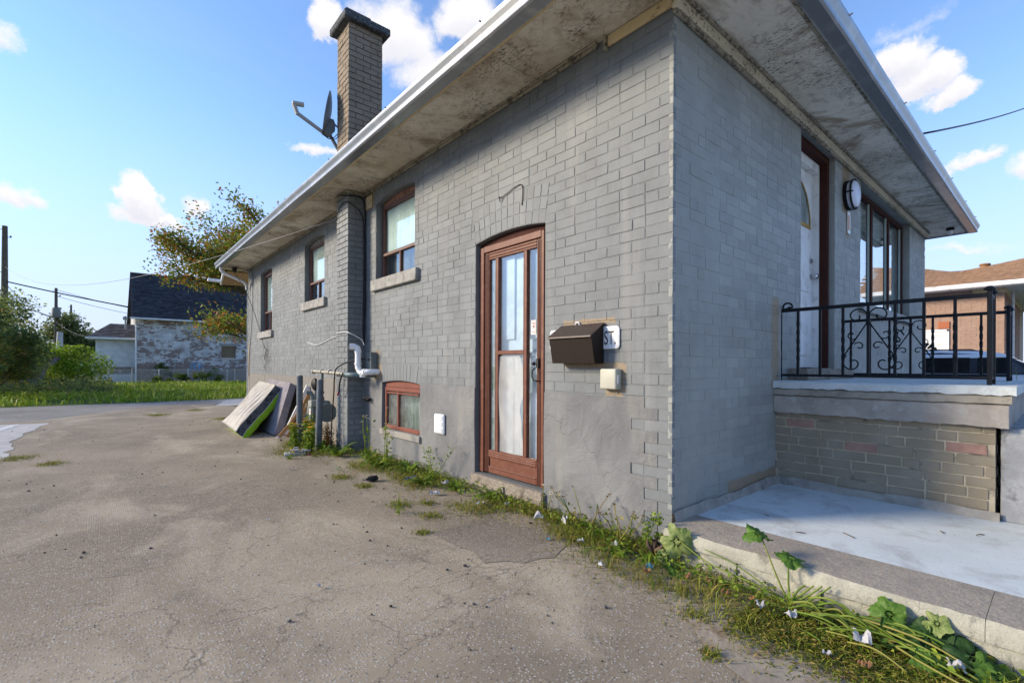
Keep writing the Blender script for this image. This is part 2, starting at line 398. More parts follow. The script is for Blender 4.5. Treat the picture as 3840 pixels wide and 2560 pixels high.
def film():
    m, t = new_mat('torn_plastic_film'); P = t.pos()
    df = t.new('ShaderNodeBsdfPrincipled', inp={'Base Color': (.66, .65, .63, 1), 'Roughness': .4})
    t.set(df, 'Normal', t.bump(t.noise(P, 7, 2, .5, .5), .35, .02))
    tr = t.new('ShaderNodeBsdfTransparent', inp={'Color': (.93, .94, .95, 1)})
    mx = t.new('ShaderNodeMixShader'); t.set(mx, 0, t.mapr(t.noise(P, 3, 2, .5, .3), .30, .70, .35, .55)); t.l.new(tr.outputs[0], mx.inputs[1]); t.l.new(df.outputs[0], mx.inputs[2])
    o = t.new('ShaderNodeOutputMaterial'); t.l.new(mx.outputs[0], o.inputs[0]); return m
M_FILM = film()
def asphalt(name, a, b, dusty, speck=.5, cracks=True):
    m, t = new_mat(name); P = t.pos()
    big = t.noise(P, .55, 5, .62, .3)
    c = t.mix(t.mapr(big, .34, .66), a, b)
    dn = t.noise(t.map(P, scale=(1, .55, 1)), .9, 6, .65, .6)
    c = t.mix(t.mapr(dn, .48, .68, 0, .85), c, dusty)
    c = t.mix(t.mapr(t.noise(P, 1.7, 5, .65), .55, .72, 0, .50), c, (.135, .117, .092))
    c = t.mix(t.mapr(t.noise(t.vmath('ADD', P, (31, 7, 0)), .8, 5, .6), .60, .74, 0, .45), c, (.23, .175, .115))
    # stones bound in the tar
    cid = t.voro(P, 78, out='Color'); cd = t.voro(P, 78)
    rv = t.sep(cid)[0]
    stone = t.math('MULTIPLY', t.mapr(cd, .30, .44, 1, 0), t.mapr(rv, .44, .52))
    big_s = t.math('MULTIPLY', t.mapr(t.voro(P, 34), .17, .26, 1, 0), t.mapr(t.noise(P, 3, 2), .50, .58)); stone = t.math('MAXIMUM', stone, big_s)
    sc_ = t.mix(t.sep(cid)[1], (.26, .24, .21), (.56, .54, .50))
    c = t.mix(t.math('MULTIPLY', stone, speck), c, sc_)
    dk = t.math('MULTIPLY', t.mapr(cd, .3, .5, 1, 0), t.mapr(rv, .16, .10))
    c = t.mix(t.math('MULTIPLY', dk, .6), c, (.04, .038, .036))
    fine = t.noise(P, 420, 2, .7)
    c = t.mix(t.mapr(fine, .3, .75, 0, .35), c, (.30, .28, .25))
    h = t.math('ADD', t.math('MULTIPLY', stone, .6), t.math('MULTIPLY', fine, .8))
    if cracks:
        Pd = t.vmath('ADD', P, t.vmath('SCALE', t.vmath('SUBTRACT', t.noise(P, 5, 4, .6, out=1), (.5, .5, .5)), .22))
        Pr = t.map(Pd, scale=(.75, 2.1, 1), rot=(0, 0, -.50))
        e1 = t.voro(Pr, 3.0, 'DISTANCE_TO_EDGE'); e2 = t.voro(t.map(Pd, scale=(1, 1.3, 1), loc=(3, 9, 0)), .75, 'DISTANCE_TO_EDGE')
        m1 = t.math('MULTIPLY', t.mapr(e1, .0, .022, 1, 0), t.mapr(t.noise(P, .75, 3, .6), .49, .60))
        m2 = t.mapr(e2, .0, .0055, 1, 0)
        m2 = t.math('MULTIPLY', m2, t.mapr(t.noise(t.vmath('ADD', P, (5, 5, 0)), .9, 3), .45, .55))
        cm = t.math('MAXIMUM', m1, m2)
        c = t.mix(t.math('MULTIPLY', cm, .50), c, (.07, .06, .05))
    finish(t, c, .92, t.bump(h, .75, .006), 0, .2)
    return m
M_ASPH = asphalt('driveway_asphalt', (.215, .174, .118), (.335, .272, .188), (.485, .405, .29), .85)
M_ALLEY = asphalt('alley_asphalt', (.19, .18, .165), (.25, .237, .218), (.32, .30, .265), .5)
def ground_mat():
    m, t = new_mat('lot_soil'); P = t.pos()
    c = t.mix(t.mapr(t.noise(P, .35, 5, .6), .4, .6), (.075, .11, .022), (.10, .135, .03))
    c = t.mix(t.mapr(t.noise(P, 1.3, 5, .65), .56, .68, 0, .85), c, (.20, .165, .10))
    finish(t, c, .95, t.bump(t.noise(P, 20, 4), .5, .03), 0, .1); return m
M_SOIL = ground_mat()
def slab_mat():
    m, t = new_mat('blue_white_concrete'); P = t.pos()
    c = t.mix(t.mapr(t.noise(P, 1.5, 4, .6), .35, .65), (.50, .545, .545), (.58, .625, .625))
    br = t.noise(t.map(P, scale=(90, 2.2, 1), rot=(0, 0, .12)), 1.0, 3, .6)
    c = t.mix(t.mapr(br, .45, .7, 0, .35), c, (.43, .47, .475))
    sp = t.math('MULTIPLY', t.mapr(t.voro(P, 26), .05, .10, 1, 0), t.mapr(t.noise(P, 4, 2), .5, .6))
    c = t.mix(t.math('MULTIPLY', sp, .7), c, (.14, .13, .12))
    c = t.mix(t.mapr(t.noise(P, 2.4, 6, .68, .4), .52, .70, 0, .55), c, (.30, .29, .27))
    c = t.mix(t.mapr(t.noise(P, 70, 3, .7), .60, .70, 0, .5), c, (.24, .235, .225))
    finish(t, c, .8, t.bump(t.math('ADD', br, t.noise(P, 90, 2)), .3, .003), 0, .3); return m
M_SLAB = slab_mat()
def kerb_mat():
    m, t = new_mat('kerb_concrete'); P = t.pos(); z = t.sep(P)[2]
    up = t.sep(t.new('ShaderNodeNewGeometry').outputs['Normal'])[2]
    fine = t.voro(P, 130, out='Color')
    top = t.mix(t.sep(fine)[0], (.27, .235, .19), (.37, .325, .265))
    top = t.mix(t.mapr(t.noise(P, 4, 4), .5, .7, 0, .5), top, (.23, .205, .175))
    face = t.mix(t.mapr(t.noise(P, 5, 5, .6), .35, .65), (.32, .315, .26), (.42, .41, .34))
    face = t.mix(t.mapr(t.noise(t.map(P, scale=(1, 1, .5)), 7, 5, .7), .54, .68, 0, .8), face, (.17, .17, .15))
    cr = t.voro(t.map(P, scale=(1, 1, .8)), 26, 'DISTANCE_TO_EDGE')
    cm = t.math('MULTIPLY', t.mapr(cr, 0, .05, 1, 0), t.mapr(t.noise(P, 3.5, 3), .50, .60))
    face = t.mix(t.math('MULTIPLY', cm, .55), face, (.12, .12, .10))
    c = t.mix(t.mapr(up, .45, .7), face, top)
    h = t.math('ADD', t.sep(fine)[1], t.math('MULTIPLY', t.noise(P, 22, 5, .65), 2.0))
    finish(t, c, .9, t.bump(h, .6, .007), 0, .2); return m
M_KERB = kerb_mat()
def brick_raw(name, a, b, red, redp=.12, k=.2):
    m, t = new_mat(name); P = t.pos(); r = t.island()
    c = t.mix(t.mapr(t.noise(P, 5, 3), .3, .7), a, b)
    wn = t.new('ShaderNodeTexWhiteNoise', noise_dimensions='1D', inp={'W': t.math('MULTIPLY', r, 91.7)}).outputs[0]
    c = t.mix(t.math('LESS_THAN', wn, redp), c, red)
    c = t.vmath('SCALE', c, t.mapr(r, 0, 1, 1-k, 1+k, False))
    sp = t.mapr(t.noise(P, 190, 3, .7), .58, .68); c = t.mix(t.math('MULTIPLY', sp, .45), c, tuple(x*.45 for x in a))
    h = t.noise(P, 150, 3, .7)
    finish(t, c, .85, t.bump(h, .5, .004), 0, .25); return m
M_PBRICK = brick_raw('porch_brick', (.235, .20, .14), (.275, .24, .18), (.25, .125, .085), 0.0, .12)
M_PBRICKR = simple('porch_red_brick', (.32, .19, .15), .85, .15, 20, .5, 150, .004)
M_PMORT = simple('porch_mortar', (.46, .40, .29), .95, .15, 12, .5, 90, .006, dirt=(.17, .15, .12), dirts=6)
M_CBRICK = brick_raw('chimney_brick', (.215, .175, .128), (.265, .215, .16), (.15, .135, .12), .12, .2)
M_CMORT = simple('chimney_mortar', (.15, .135, .115), .95, .2, 12, .5, 90)
M_NBRICK = brick_raw('salmon_brick', (.33, .215, .16), (.37, .25, .19), (.40, .14, .07), .14, .12)
M_NMORT = simple('salmon_mortar', (.46, .37, .29), .95, .1, 12, .3, 90)
M_SHING = simple('dark_shingle', (.028, .032, .040), .9, .25, 6, .5, 120, .006, isl=.5)
M_SHING2 = simple('grey_shingle', (.075, .072, .075), .9, .25, 6, .5, 120, .006, isl=.45)
M_SHING3 = simple('tan_shingle', (.29, .175, .10), .9, .2, 6, .5, 120, .006, isl=.38)
M_ROOF = simple('house_shingle', (.10, .09, .085), .9, .25, 8, .5, 60)
def leafmat(name, cols, trans=.35, rough=.55):
    m, t = new_mat(name)
    r = t.island(); rp = t.new('ShaderNodeValToRGB'); t.set(rp, 0, r)
    el = rp.color_ramp.elements
    while len(el) < len(cols): el.new(.5)
    for i, (p, c) in enumerate(cols): el[i].position = p; el[i].color = tuple(c)+(1,)
    finish(t, rp.outputs[0], rough, None, 0, .3, trans=trans); return m
M_MAPLE = leafmat('maple_leaves', [(0, (.08, .14, .02)), (.50, (.19, .25, .03)), (.70, (.34, .29, .04)), (.84, (.40, .20, .04)), (.95, (.34, .12, .03)), (1, (.26, .10, .03))], .45)
M_GREEN = leafmat('green_leaves', [(0, (.05, .10, .02)), (.5, (.11, .18, .03)), (.85, (.19, .25, .04)), (1, (.28, .25, .05))], .45)
M_SHRUBL = leafmat('shrub_leaves', [(0, (.08, .12, .045)), (.5, (.155, .215, .065)), (.8, (.25, .30, .08)), (.93, (.35, .33, .07)), (1, (.34, .21, .08))], .55)
M_LIME = leafmat('bright_leaves', [(0, (.12, .22, .014)), (.5, (.23, .36, .022)), (.85, (.34, .44, .03)), (1, (.42, .44, .05))])
M_FAR = leafmat('far_leaves', [(0, (.08, .12, .04)), (.5, (.15, .19, .06)), (1, (.24, .26, .09))], .45)
M_GRASS = leafmat('lot_grass', [(0, (.12, .21, .016)), (.5, (.23, .34, .022)), (.85, (.34, .40, .034)), (1, (.44, .38, .12))], .3)
M_WEED = leafmat('dry_weeds', [(0, (.09, .14, .014)), (.40, (.20, .24, .024)), (.68, (.30, .28, .04)), (.88, (.36, .28, .08)), (1, (.24, .15, .05))], .3)
M_WEEDG = leafmat('fresh_weeds', [(0, (.08, .15, .014)), (.5, (.16, .25, .022)), (.9, (.26, .33, .028)), (1, (.36, .36, .05))], .35)
M_REDWEED = leafmat('rusty_weeds', [(0, (.12, .05, .02)), (.5, (.20, .10, .03)), (1, (.14, .13, .03))], .3)
M_BARK = simple('bark', (.12, .095, .07), .95, .3, 12, .8, 30, .02)
M_TWIG = simple('twig', (.10, .065, .045), .95, .3, 12, .3, 30)
M_STUMP = simple('grey_stump', (.26, .24, .22), .95, .3, 5, .8, 18, .03, dirt=(.07, .055, .045), dirts=3)
M_POLE = simple('pole_wood', (.115, .095, .07), .95, .2, 4, .4, 30)
M_POLEG = simple('pole_concrete', (.42, .43, .42), .8, .1, 4, .2, 30)
# ------------------------------------------------------------------ ground and paving
def sheet(name, pts, z, mat, cuts=0):
    mb = MB(); mb.add([(x, y, z) for x, y in pts], [tuple(range(len(pts)))]); return struct(mb.build(name, mat))
def ragged(pts, step=.25, amp=.05, seed=1):
    r = random.Random(seed); out = []
    for i in range(len(pts)):
        a = Vector(pts[i]); b = Vector(pts[(i+1) % len(pts)]); n = max(1, min(80, int((b-a).length/step)))
        for k in range(n):
            p = a.lerp(b, k/n); out.append((p.x+r.uniform(-amp, amp), p.y+r.uniform(-amp, amp)))
    return out
sheet('ground', [(-900, -900), (900, -900), (900, 1200), (-900, 1200)], -.012, M_SOIL)
sheet('alley_road', ragged([(-60, 12.2), (-3.2, 12.2), (-.6, 14.2), (1.2, 17.5), (-1.5, 17.25), (-6, 17.0), (-60, 15.6)], .4, .06, 3), -.004, M_ALLEY)
sheet('driveway', ragged([(-14, -12), (1.0, -12), (1.0, 11.9), (-.1, 14.6), (-1.3, 15.4), (-2.4, 14.3), (-3.7, 12.4), (-14, 12.6)], .35, .05, 4), 0, M_ASPH)
M_PAD = simple('pale_pad_concrete', (.44, .43, .41), .9, .15, 2, .35, 60, .006, dirt=(.29, .28, .26), dirts=2)
M_STRIPE = simple('white_line_paint', (.62, .62, .60), .8, .1, 6, .2, 60, dirt=(.42, .41, .39), dirts=8)
sheet('concrete_pad', ragged([(-3.66, 6.9), (-3.78, 9.2), (-3.55, 11.7), (-9, 12.2), (-9, 6.0)], .22, .05, 5), .004, M_PAD)
sheet('painted_line', [(-3.95, 11.65), (-4.08, 11.65), (-4.38, 9.4), (-4.22, 9.4)], .008, M_STRIPE)
sheet('side_path', ragged([(-.25, 14.3), (.6, 14.0), (1.5, 17.0), (.4, 16.9)], .2, .05, 6), .004, M_PAD)
M_OLDPAD = simple('old_apron_concrete', (.31, .265, .205), .9, .25, 4, .4, 60, .006, dirt=(.22, .165, .11), dirts=4)
sheet('old_apron', ragged([(-.50, -.20), (-.40, -.44), (-.52, -.78), (-.66, -1.4), (-1.02, -1.4), (-.90, -.80), (-.70, -.52), (-.585, -.30)], .08, .015, 7), .004, M_OLDPAD)
M_PATCH = asphalt('dark_patch_asphalt', (.165, .135, .098), (.225, .184, .133), (.30, .25, .185), .6)
sheet('tar_patch', ragged([(-.95, 1.28), (-.42, 1.33), (-.30, .55), (-.62, .42), (-.98, .62)], .1, .03, 8), .003, M_PATCH)
# walkway with its kerb
mb = MB()
def kerbpt(y, k):
    r = random.Random(int(y*100)+k*7); return r.uniform(-.008, .008)
ys = np.linspace(.02, -5.5, 90)
prof = [(-.105, -.05), (-.115, .08), (-.11, .168), (-.098, .186), (.25, .194), (.25, -.05)]
vs = []; fs = []
for j, y in enumerate(ys):
    for k, (x, z) in enumerate(prof):
        j2 = .004*math.sin(y*7+k*1.3)+kerbpt(y, k)*.4 if k < 4 else 0
        sag = -.02*math.exp(-((y+.02)/.12)**2) if k in (2, 3) else 0
        vs.append((x+j2*.8+(abs(sag)*1.2), y, z+j2*.5+sag))
n = len(prof)
for j in range(len(ys)-1):
    for k in range(n): fs.append((j*n+k, j*n+(k+1) % n, (j+1)*n+(k+1) % n, (j+1)*n+k))
fs.append(tuple(range(n)))
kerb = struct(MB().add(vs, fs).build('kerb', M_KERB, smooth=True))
# open joints cut through the kerb face, and the top course oversailing it
cap = MB()
for a, b in ((-.02, -1.42), (-1.422, -2.9), (-2.902, -5.4)):
    yy = np.linspace(a, b, 40); vs = []; fs = []
    pr = [(-.128, .118), (-.132, .172), (-.118, .199), (.0, .2035), (.246, .2035), (.246, .118)]
    for j, y in enumerate(yy):
        for k, (x, z) in enumerate(pr):
            j2 = (.003*math.sin(y*9+k)+kerbpt(y, k+9)*.35) if k < 4 else 0
            vs.append((x+j2, y, z+(j2*.5 if k < 3 else 0)))
    for j in range(len(yy)-1):
        for k in range(6): fs.append((j*6+k, j*6+(k+1) % 6, (j+1)*6+(k+1) % 6, (j+1)*6+k))
    fs += [tuple(range(6)), tuple(range(39*6, 40*6))]; cap.add(vs, fs)
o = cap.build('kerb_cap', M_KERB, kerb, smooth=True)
jt = MB()
for y in (-.46, -.86, -1.55): jt.box((-.121, y-.0015, .0), (-.09, y+.0015, .128))
jt.build('joint', M_DARK, kerb)
sheet('walkway', [(.2465, -.002), (1.9, -.002), (1.9, -1.9), (6, -1.9), (6, -6), (.2465, -6)], .197, M_SLAB)
sheet('front_yard', [(3.4, .0), (9.5, .0), (9.5, -6), (6.0, -6), (6.0, -1.9), (3.4, -1.9)], .05, M_PAD)  # yard given pale concrete to throw light up at the front soffit
sheet('bounce_pavement', [(-30, -6.002), (60, -6.002), (60, -11), (-30, -11)], .008, M_PAD)  # unseen pale paving, added to bounce light onto the front
sheet('street', [(-60, -11.002), (90, -11.002), (90, -19), (-60, -19)], -.003, M_ALLEY)  # unseen road, added along with the paving for its bounce
sheet('neighbour_drive', [(9.5, -8), (15, -8), (15, 14), (9.5, 14)], .004, M_PAD)

# ------------------------------------------------------------------ the house
house = thing('brick_house', 'long grey painted brick bungalow with grimy overhanging soffits and side door', 'house')
LEN = 11.62; WID = 8.08; ZS = 3.53
SIDE = lambda s, z, d: (-d, s, z)
FRONT = lambda s, z, d: (s, -d, z)

def arc_z(s, c, half, zs, rise):
    """height of a segmental arch at s"""
    if rise <= 0: return zs
    R = (half*half+rise*rise)/(2*rise); q = R*R-(s-c)**2
    return zs-(R-rise)+math.sqrt(max(q, 0))
class Opening:
    def __init__(s, a, b, z0, zs, rise=0, rings=(), flare=.06):
        s.a, s.b, s.z0, s.zs, s.rise = a, b, z0, zs, rise; s.c = (a+b)/2; s.h = (b-a)/2; s.rings = rings; s.flare = flare
        s.ext = sum(rings)
    def outline(s, n=14):
        p = [(s.a, s.z0), (s.b, s.z0), (s.b, s.zs)]
        if s.rise > 0:
            p += [(s.b+(s.a-s.b)*i/n, arc_z(s.b+(s.a-s.b)*i/n, s.c, s.h, s.zs, s.rise)) for i in range(1, n)]
        p.append((s.a, s.zs)); return p
    def excl(s, z0, z1):
        """span removed from the brick row z0..z1"""
        if z1 <= s.z0+.002: return None
        if z0 < s.zs-.02: 
            return (s.a, s.b) if z1 <= s.zs+.03 or not s.rings else (s.a-.0, s.b+.0)
        if not s.rings:
            return (s.a, s.b) if z0 < s.zs+s.rise*.4 and s.rise > 0 else None
        top = s.zs+s.ext
        if z0 >= top+s.rise-.01: return None
        # half width of the ring's back at z0
        if z0 < top: return (s.a-s.flare*(z0-s.zs)/s.ext, s.b+s.flare*(z0-s.zs)/s.ext)
        hh = s.h+s.flare
        for k in range(40):
            x = hh*(1-k/40)
            if arc_z(s.c+x, s.c, hh, top, s.rise) > z0+.01: return (s.c-x, s.c+x)
        return None
    def voussoirs(s):
        out = []; base = 0
        for ring in s.rings:
            n = max(4, int(round(2*s.h/.083)))
            if ring > .15 : n = max(4, int(round(2*s.h/.080)))
            for i in range(n):
                q = []
                for (t, e) in ((i/n, base), ((i+1)/n, base), ((i+1)/n, base+ring), (i/n, base+ring)):
                    hw = s.h+s.flare*e/max(s.ext, .01)
                    x = s.c-hw+2*hw*t
                    zz = arc_z(x, s.c, hw, s.zs, s.rise)+e
                    q.append((x, zz))
                cx = sum(p[0] for p in q)/4; cz = sum(p[1] for p in q)/4; g = .0045
                q = [(p[0]+(g if p[0] < cx else -g), p[1]+(g if p[1] < cz else -g)) for p in q]
                out.append(q)
            base += ring
        return out
def brick_rows(s0, s1, z0, z1, openings, seed, course=.075, keep=None):
    r = random.Random(seed); out = []; nrow = int(round((z1-z0)/course))
    for i in range(nrow):
        a = z0+i*course; b = a+course-.0072
        spans = [(s0, s1)]
        for o in openings:
            e = o.excl(a, b)
            if e is None: continue
            ns = []
            for p, q in spans:
                if e[1] <= p or e[0] >= q: ns.append((p, q)); continue
                if e[0]-p > .02: ns.append((p, e[0]-.004))
                if q-e[1] > .02: ns.append((e[1]+.004, q))
            spans = ns
        s = s0-(.105 if i % 2 else 0)+r.uniform(-.004, .004); joints = []
        hdr = (i % 6 == 3)
        while s < s1:
            L = .2 if not hdr else (.2 if r.random() < .55 else .095)
            if r.random() < .05: L = .095
            joints.append((s, s+L)); s += L+.0075
        for p, q in spans:
            for u, v in joints:
                u2 = max(u, p); v2 = min(v, q)
                if v2-u2 < .025: continue
                if keep and not keep((u2+v2)/2, (a+b)/2): continue
                out.append([(u2, a), (v2, a), (v2, b), (u2, b)])
    return out
def quad_brick(q, fn, r, depth=.03, ch=.0020, proud=.0011):
    """12 vertices: back, shoulder, face"""
    cx = sum(p[0] for p in q)/4; cz = sum(p[1] for p in q)/4
    d = r.uniform(-proud, proud); vs = []
    for p in q: vs.append(fn(p[0], p[1], -depth))
    jit = [(r.uniform(-.0018, .0018), r.uniform(-.0018, .0018)) for _ in q]
    for p, j in zip(q, jit): vs.append(fn(p[0]+j[0], p[1]+j[1], -ch+d))
    tl = r.uniform(-.0012, .0012)
    for p, j in zip(q, jit):
        sx = 1 if p[0] < cx else -1; sz = 1 if p[1] < cz else -1
        vs.append(fn(p[0]+j[0]+sx*ch, p[1]+j[1]+sz*ch, d+tl*sx+r.uniform(-.0006, .0006)))
    fs = [(8, 9, 10, 11)]
    for k in range(4):
        k2 = (k+1) % 4
        fs.append((4+k, 4+k2, 8+k2, 8+k)); fs.append((k, k2, 4+k2, 4+k))
    return vs, fs
# shared brick meshes (length along x, face towards +y)
def shared_bricks(n, L, H, mat, seed):
    r = random.Random(seed); out = []
    for i in range(n):
        q = [(-L/2, -H/2), (L/2, -H/2), (L/2, H/2), (-L/2, H/2)]
        vs, fs = quad_brick(q, lambda a, b, d: (a, d, b), r)
        me = MB().add(vs, fs).mesh('brick')
        bm = bmesh.new(); bm.from_mesh(me); bmesh.ops.recalc_face_normals(bm, faces=bm.faces[:]); 
        # open back: make sure the face looks to +y
        bm.faces.ensure_lookup_table()
        if bm.faces[0].normal.y < 0: bmesh.ops.reverse_faces(bm, faces=bm.faces[:])
        bm.to_mesh(me); bm.free(); me.materials.append(mat); out.append(me)
    return out
def lay_bricks(rows, fn, rotz, parent, mat, seed, ind, stuff_name='bricks', meshes=None, H=.065):
    """ind: set of indices laid as single bricks, the others joined"""
    r = random.Random(seed); mb = MB()
    for i, q in enumerate(rows):
        rect = abs(q[0][1]-q[1][1]) < 1e-6 and abs(q[0][0]-q[3][0]) < 1e-6
        if i in ind:
            cs = sum(p[0] for p in q)/4; cz = sum(p[1] for p in q)/4
            if rect and meshes:
                me = r.choice(meshes); o = bpy.data.objects.new('brick', me)
                L = q[1][0]-q[0][0]; o.scale = (L/.2, 1, (q[3][1]-q[0][1])/H)
            else:
                qq = [((p[0]-cs)*(1 if rotz < 2 else -1), p[1]-cz) for p in q]
                vs, fs = quad_brick(qq, lambda a, b, d: (a, d, b), r)
                me = MB().add(vs, fs).mesh('brick'); me.materials.append(mat); o = bpy.data.objects.new('brick', me)
            link(o); o.parent = parent; o.location = fn(cs, cz, r.uniform(-.0012, .0012)); o.rotation_euler = (0, 0, rotz)
        else:
            vs, fs = quad_brick(q, fn, r); mb.add(vs, fs)
    if mb.v:
        o = mb.build(stuff_name, mat, parent); o['kind'] = 'stuff'
def area(q, fn):
    pts = [proj(fn(p[0], p[1], 0)) for p in q]
    if any(p is None for p in pts): return 0
    c = (sum(p[0] for p in pts)/4, sum(p[1] for p in pts)/4)
    if not (0 < c[0] < 3840 and 0 < c[1] < 2560): return 0
    return abs(sum(pts[k][0]*pts[(k+1) % 4][1]-pts[(k+1) % 4][0]*pts[k][1] for k in range(4)))/2
def wall_back(name, outer, holes, fn, d, depth, mat, parent):
    bm = bmesh.new()
    for loop in [outer]+holes:
        vs = [bm.verts.new(fn(a, b, d)) for a, b in loop]
        for k in range(len(vs)): bm.edges.new((vs[k], vs[(k+1) % len(vs)]))
    bmesh.ops.triangle_fill(bm, use_beauty=True, use_dissolve=False, edges=bm.edges[:])
    ret = bmesh.ops.extrude_face_region(bm, geom=bm.faces[:])
    off = Vector(fn(0, 0, d-depth))-Vector(fn(0, 0, d))
    bmesh.ops.translate(bm, verts=[e for e in ret['geom'] if isinstance(e, bmesh.types.BMVert)], vec=off)
    bmesh.ops.recalc_face_normals(bm, faces=bm.faces[:])
    me = bpy.data.meshes.new(name); bm.to_mesh(me); bm.free(); me.materials.append(mat)
    o = bpy.data.objects.new(name, me); link(o); o.parent = parent; return o

ZF = .972      # top of the parged foundation
OPS = [Opening(3.30, 4.33, 2.29, 3.305, .055, (.115,), .05), Opening(6.265, 7.265, 2.275, 3.305, .058, (.115,), .05),
       Opening(9.43, 10.40, 1.915, 3.245, .04, (.115,), .05)]
DOOR = Opening(1.150, 2.105, .155, 2.35, .042, (.105, .105, .105), .05)
BASE = Opening(3.158, 4.125, .355, .965, .032, (.20,), .05)
rows_side = brick_rows(0.0, LEN, ZF+.012, ZF+.012+.075*34, OPS+[DOOR, BASE], 11)
rows_side = [q for q in rows_side if not (4.655 < q[0][0] and q[1][0] < 5.065)]      # behind the chimney breast
# bricks toothed down the street corner
def tooth(s, z): 
    return True
low = []
rr = random.Random(5)
for i in range(13):
    a = ZF+.012-.075*(i+1); b = a+.065
    if a < .02: break
    e = .105 if i % 2 else .21
    if i in (2, 6): e += .1
    if i % 2: low.append([(0, a), (.10, a), (.10, b), (0, b)])
    else: low.append([(0, a), (.2, a), (.2, b), (0, b)])
    if e > .22: low.append([(e-.098, a), (e, a), (e, b), (e-.098, b)]) if i % 2 else low.append([(.21, a), (.305, a), (.305, b), (.21, b)])
rows_side += low
for o in OPS+[DOOR, BASE]: rows_side += o.voussoirs()
FDOOR = Opening(2.21, 3.20, 1.17, 3.43); FWIN = Opening(4.16, 6.87, 1.955, 3.43)
rows_front = brick_rows(0.0, WID, .20, .20+.075*43, [FDOOR, FWIN], 23)
rows_front = [q for q in rows_front if not (q[0][0] > 1.64 and q[1][0] < 3.35 and q[2][1] < 1.02)]
A = sorted([(area(q, SIDE), 0, i) for i, q in enumerate(rows_side)]+[(area(q, FRONT), 1, i) for i, q in enumerate(rows_front)], reverse=True)
top = A[:300]
ind_s = {i for a, w_, i in top if w_ == 0}; ind_f = {i for a, w_, i in top if w_ == 1}
side_wall = wall_back('side_wall', [(0.009, 0), (LEN-.009, 0), (LEN-.009, ZS), (0.009, ZS)], [o.outline() for o in OPS+[DOOR, BASE]], SIDE, -.0026, .20, M_SIDE, house)
front_wall = wall_back('front_wall', [(.212, .0), (WID-.009, .0), (WID-.009, ZS), (.212, ZS)], [FDOOR.outline(), FWIN.outline()], FRONT, -.0020, .20, M_FRONT, house)
MB().box((.0046, .0022, 0), (.211, .205, ZS)).build('corner_core', M_FRONT, house)
bs = shared_bricks(14, .2, .065, M_SIDE, 31); bf = shared_bricks(10, .2, .065, M_FRONT, 32)
lay_bricks(rows_side, SIDE, PI/2, side_wall, M_SIDE, 41, ind_s, 'distant_bricks', bs)
lay_bricks(rows_front, FRONT, PI, front_wall, M_FRONT, 42, ind_f, 'distant_bricks', bf)
# far walls
mb = MB(); mb.box((WID-.2, .21, 0), (WID-.009, LEN, ZS)).box((.21, LEN-.2, 0), (WID-.21, LEN-.009, ZS)); mb.build('rear_wall', M_SIDE, house)
# parged foundation: a wavy coat standing proud of the bricks, cut round door and basement window
def parge_piece(mb, s0, s1, z0, z1, top_j=0.0, left=None):
    nu = max(2, int((s1-s0)/.06)); nv = max(2, int((z1-z0)/.07)); r = random.Random(int(s0*100)+int(z0*50))
    def d(s, z): return (.006+.003*math.sin(s*5.1+z*3)+.002*math.sin(s*13+z*9))*min(1, .25+max(0, s-.1)/.5)
    vs = []; fs = []
    for j in range(nv+1):
        for i in range(nu+1):
            s = s0+(s1-s0)*i/nu; z = z0+(z1-z0)*j/nv
            if j == nv and top_j: z += r.uniform(-top_j, top_j)
            if i == 0 and left: s += left(z)
            vs.append((s, z))
    k = len(vs); allv = [SIDE(s, z, d(s, z)) for s, z in vs]+[SIDE(s, z, -.02) for s, z in vs]
    idx = lambda i, j: j*(nu+1)+i
    for j in range(nv):
        for i in range(nu): fs.append((idx(i, j), idx(i+1, j), idx(i+1, j+1), idx(i, j+1)))
    for i in range(nu): fs.append((idx(i, nv), idx(i+1, nv), k+idx(i+1, nv), k+idx(i, nv))); fs.append((idx(i, 0), idx(i+1, 0), k+idx(i+1, 0), k+idx(i, 0)))
    for j in range(nv): fs.append((idx(0, j), idx(0, j+1), k+idx(0, j+1), k+idx(0, j))); fs.append((idx(nu, j), idx(nu, j+1), k+idx(nu, j+1), k+idx(nu, j)))
    mb.add(allv, fs)
mb = MB()
parge_piece(mb, .33, 1.148, -.05, ZF, .005)
for i in range(13):
    a = ZF+.012-.075*(i+1)
    if a < .02:
        parge_piece(mb, .0, .331, -.05, a+.07, 0); break
    e = (.102 if i % 2 else .203)
    if i in (2, 6): e = .308
    parge_piece(mb, e+.002, .331, a-.004, a+.071, 0)
parge_piece(mb, 2.107, 3.156, -.05, ZF, .004)
parge_piece(mb, 3.156, 4.127, -.05, .345, .0)
parge_piece(mb, 4.127, 4.665, -.05, ZF, .004)
parge_piece(mb, 5.055, LEN+.01, -.05, ZF+.01, .006)
parge_piece(mb, 1.148, 2.107, -.05, .03, .0)
mb.build('foundation', M_PARGE, house, smooth=True)
# splash strip of bare cement along the front foot
mb = MB(); mb.grid(lambda a, b: (.0+1.62*a, -.012-.010*math.sin(a*40)*.3-.02*(1-b), .19+b*(.070+.008*math.sin(a*9)+.004*math.sin(a*31))), 40, 3); mb.build('cement_fillet', M_CONC, house, smooth=True)

# door step
mb = MB(); mb.cbox((-.045, 1.13, .045), (.16, 2.12, .153), .008); mb.build('door_sill', M_AGG, house)

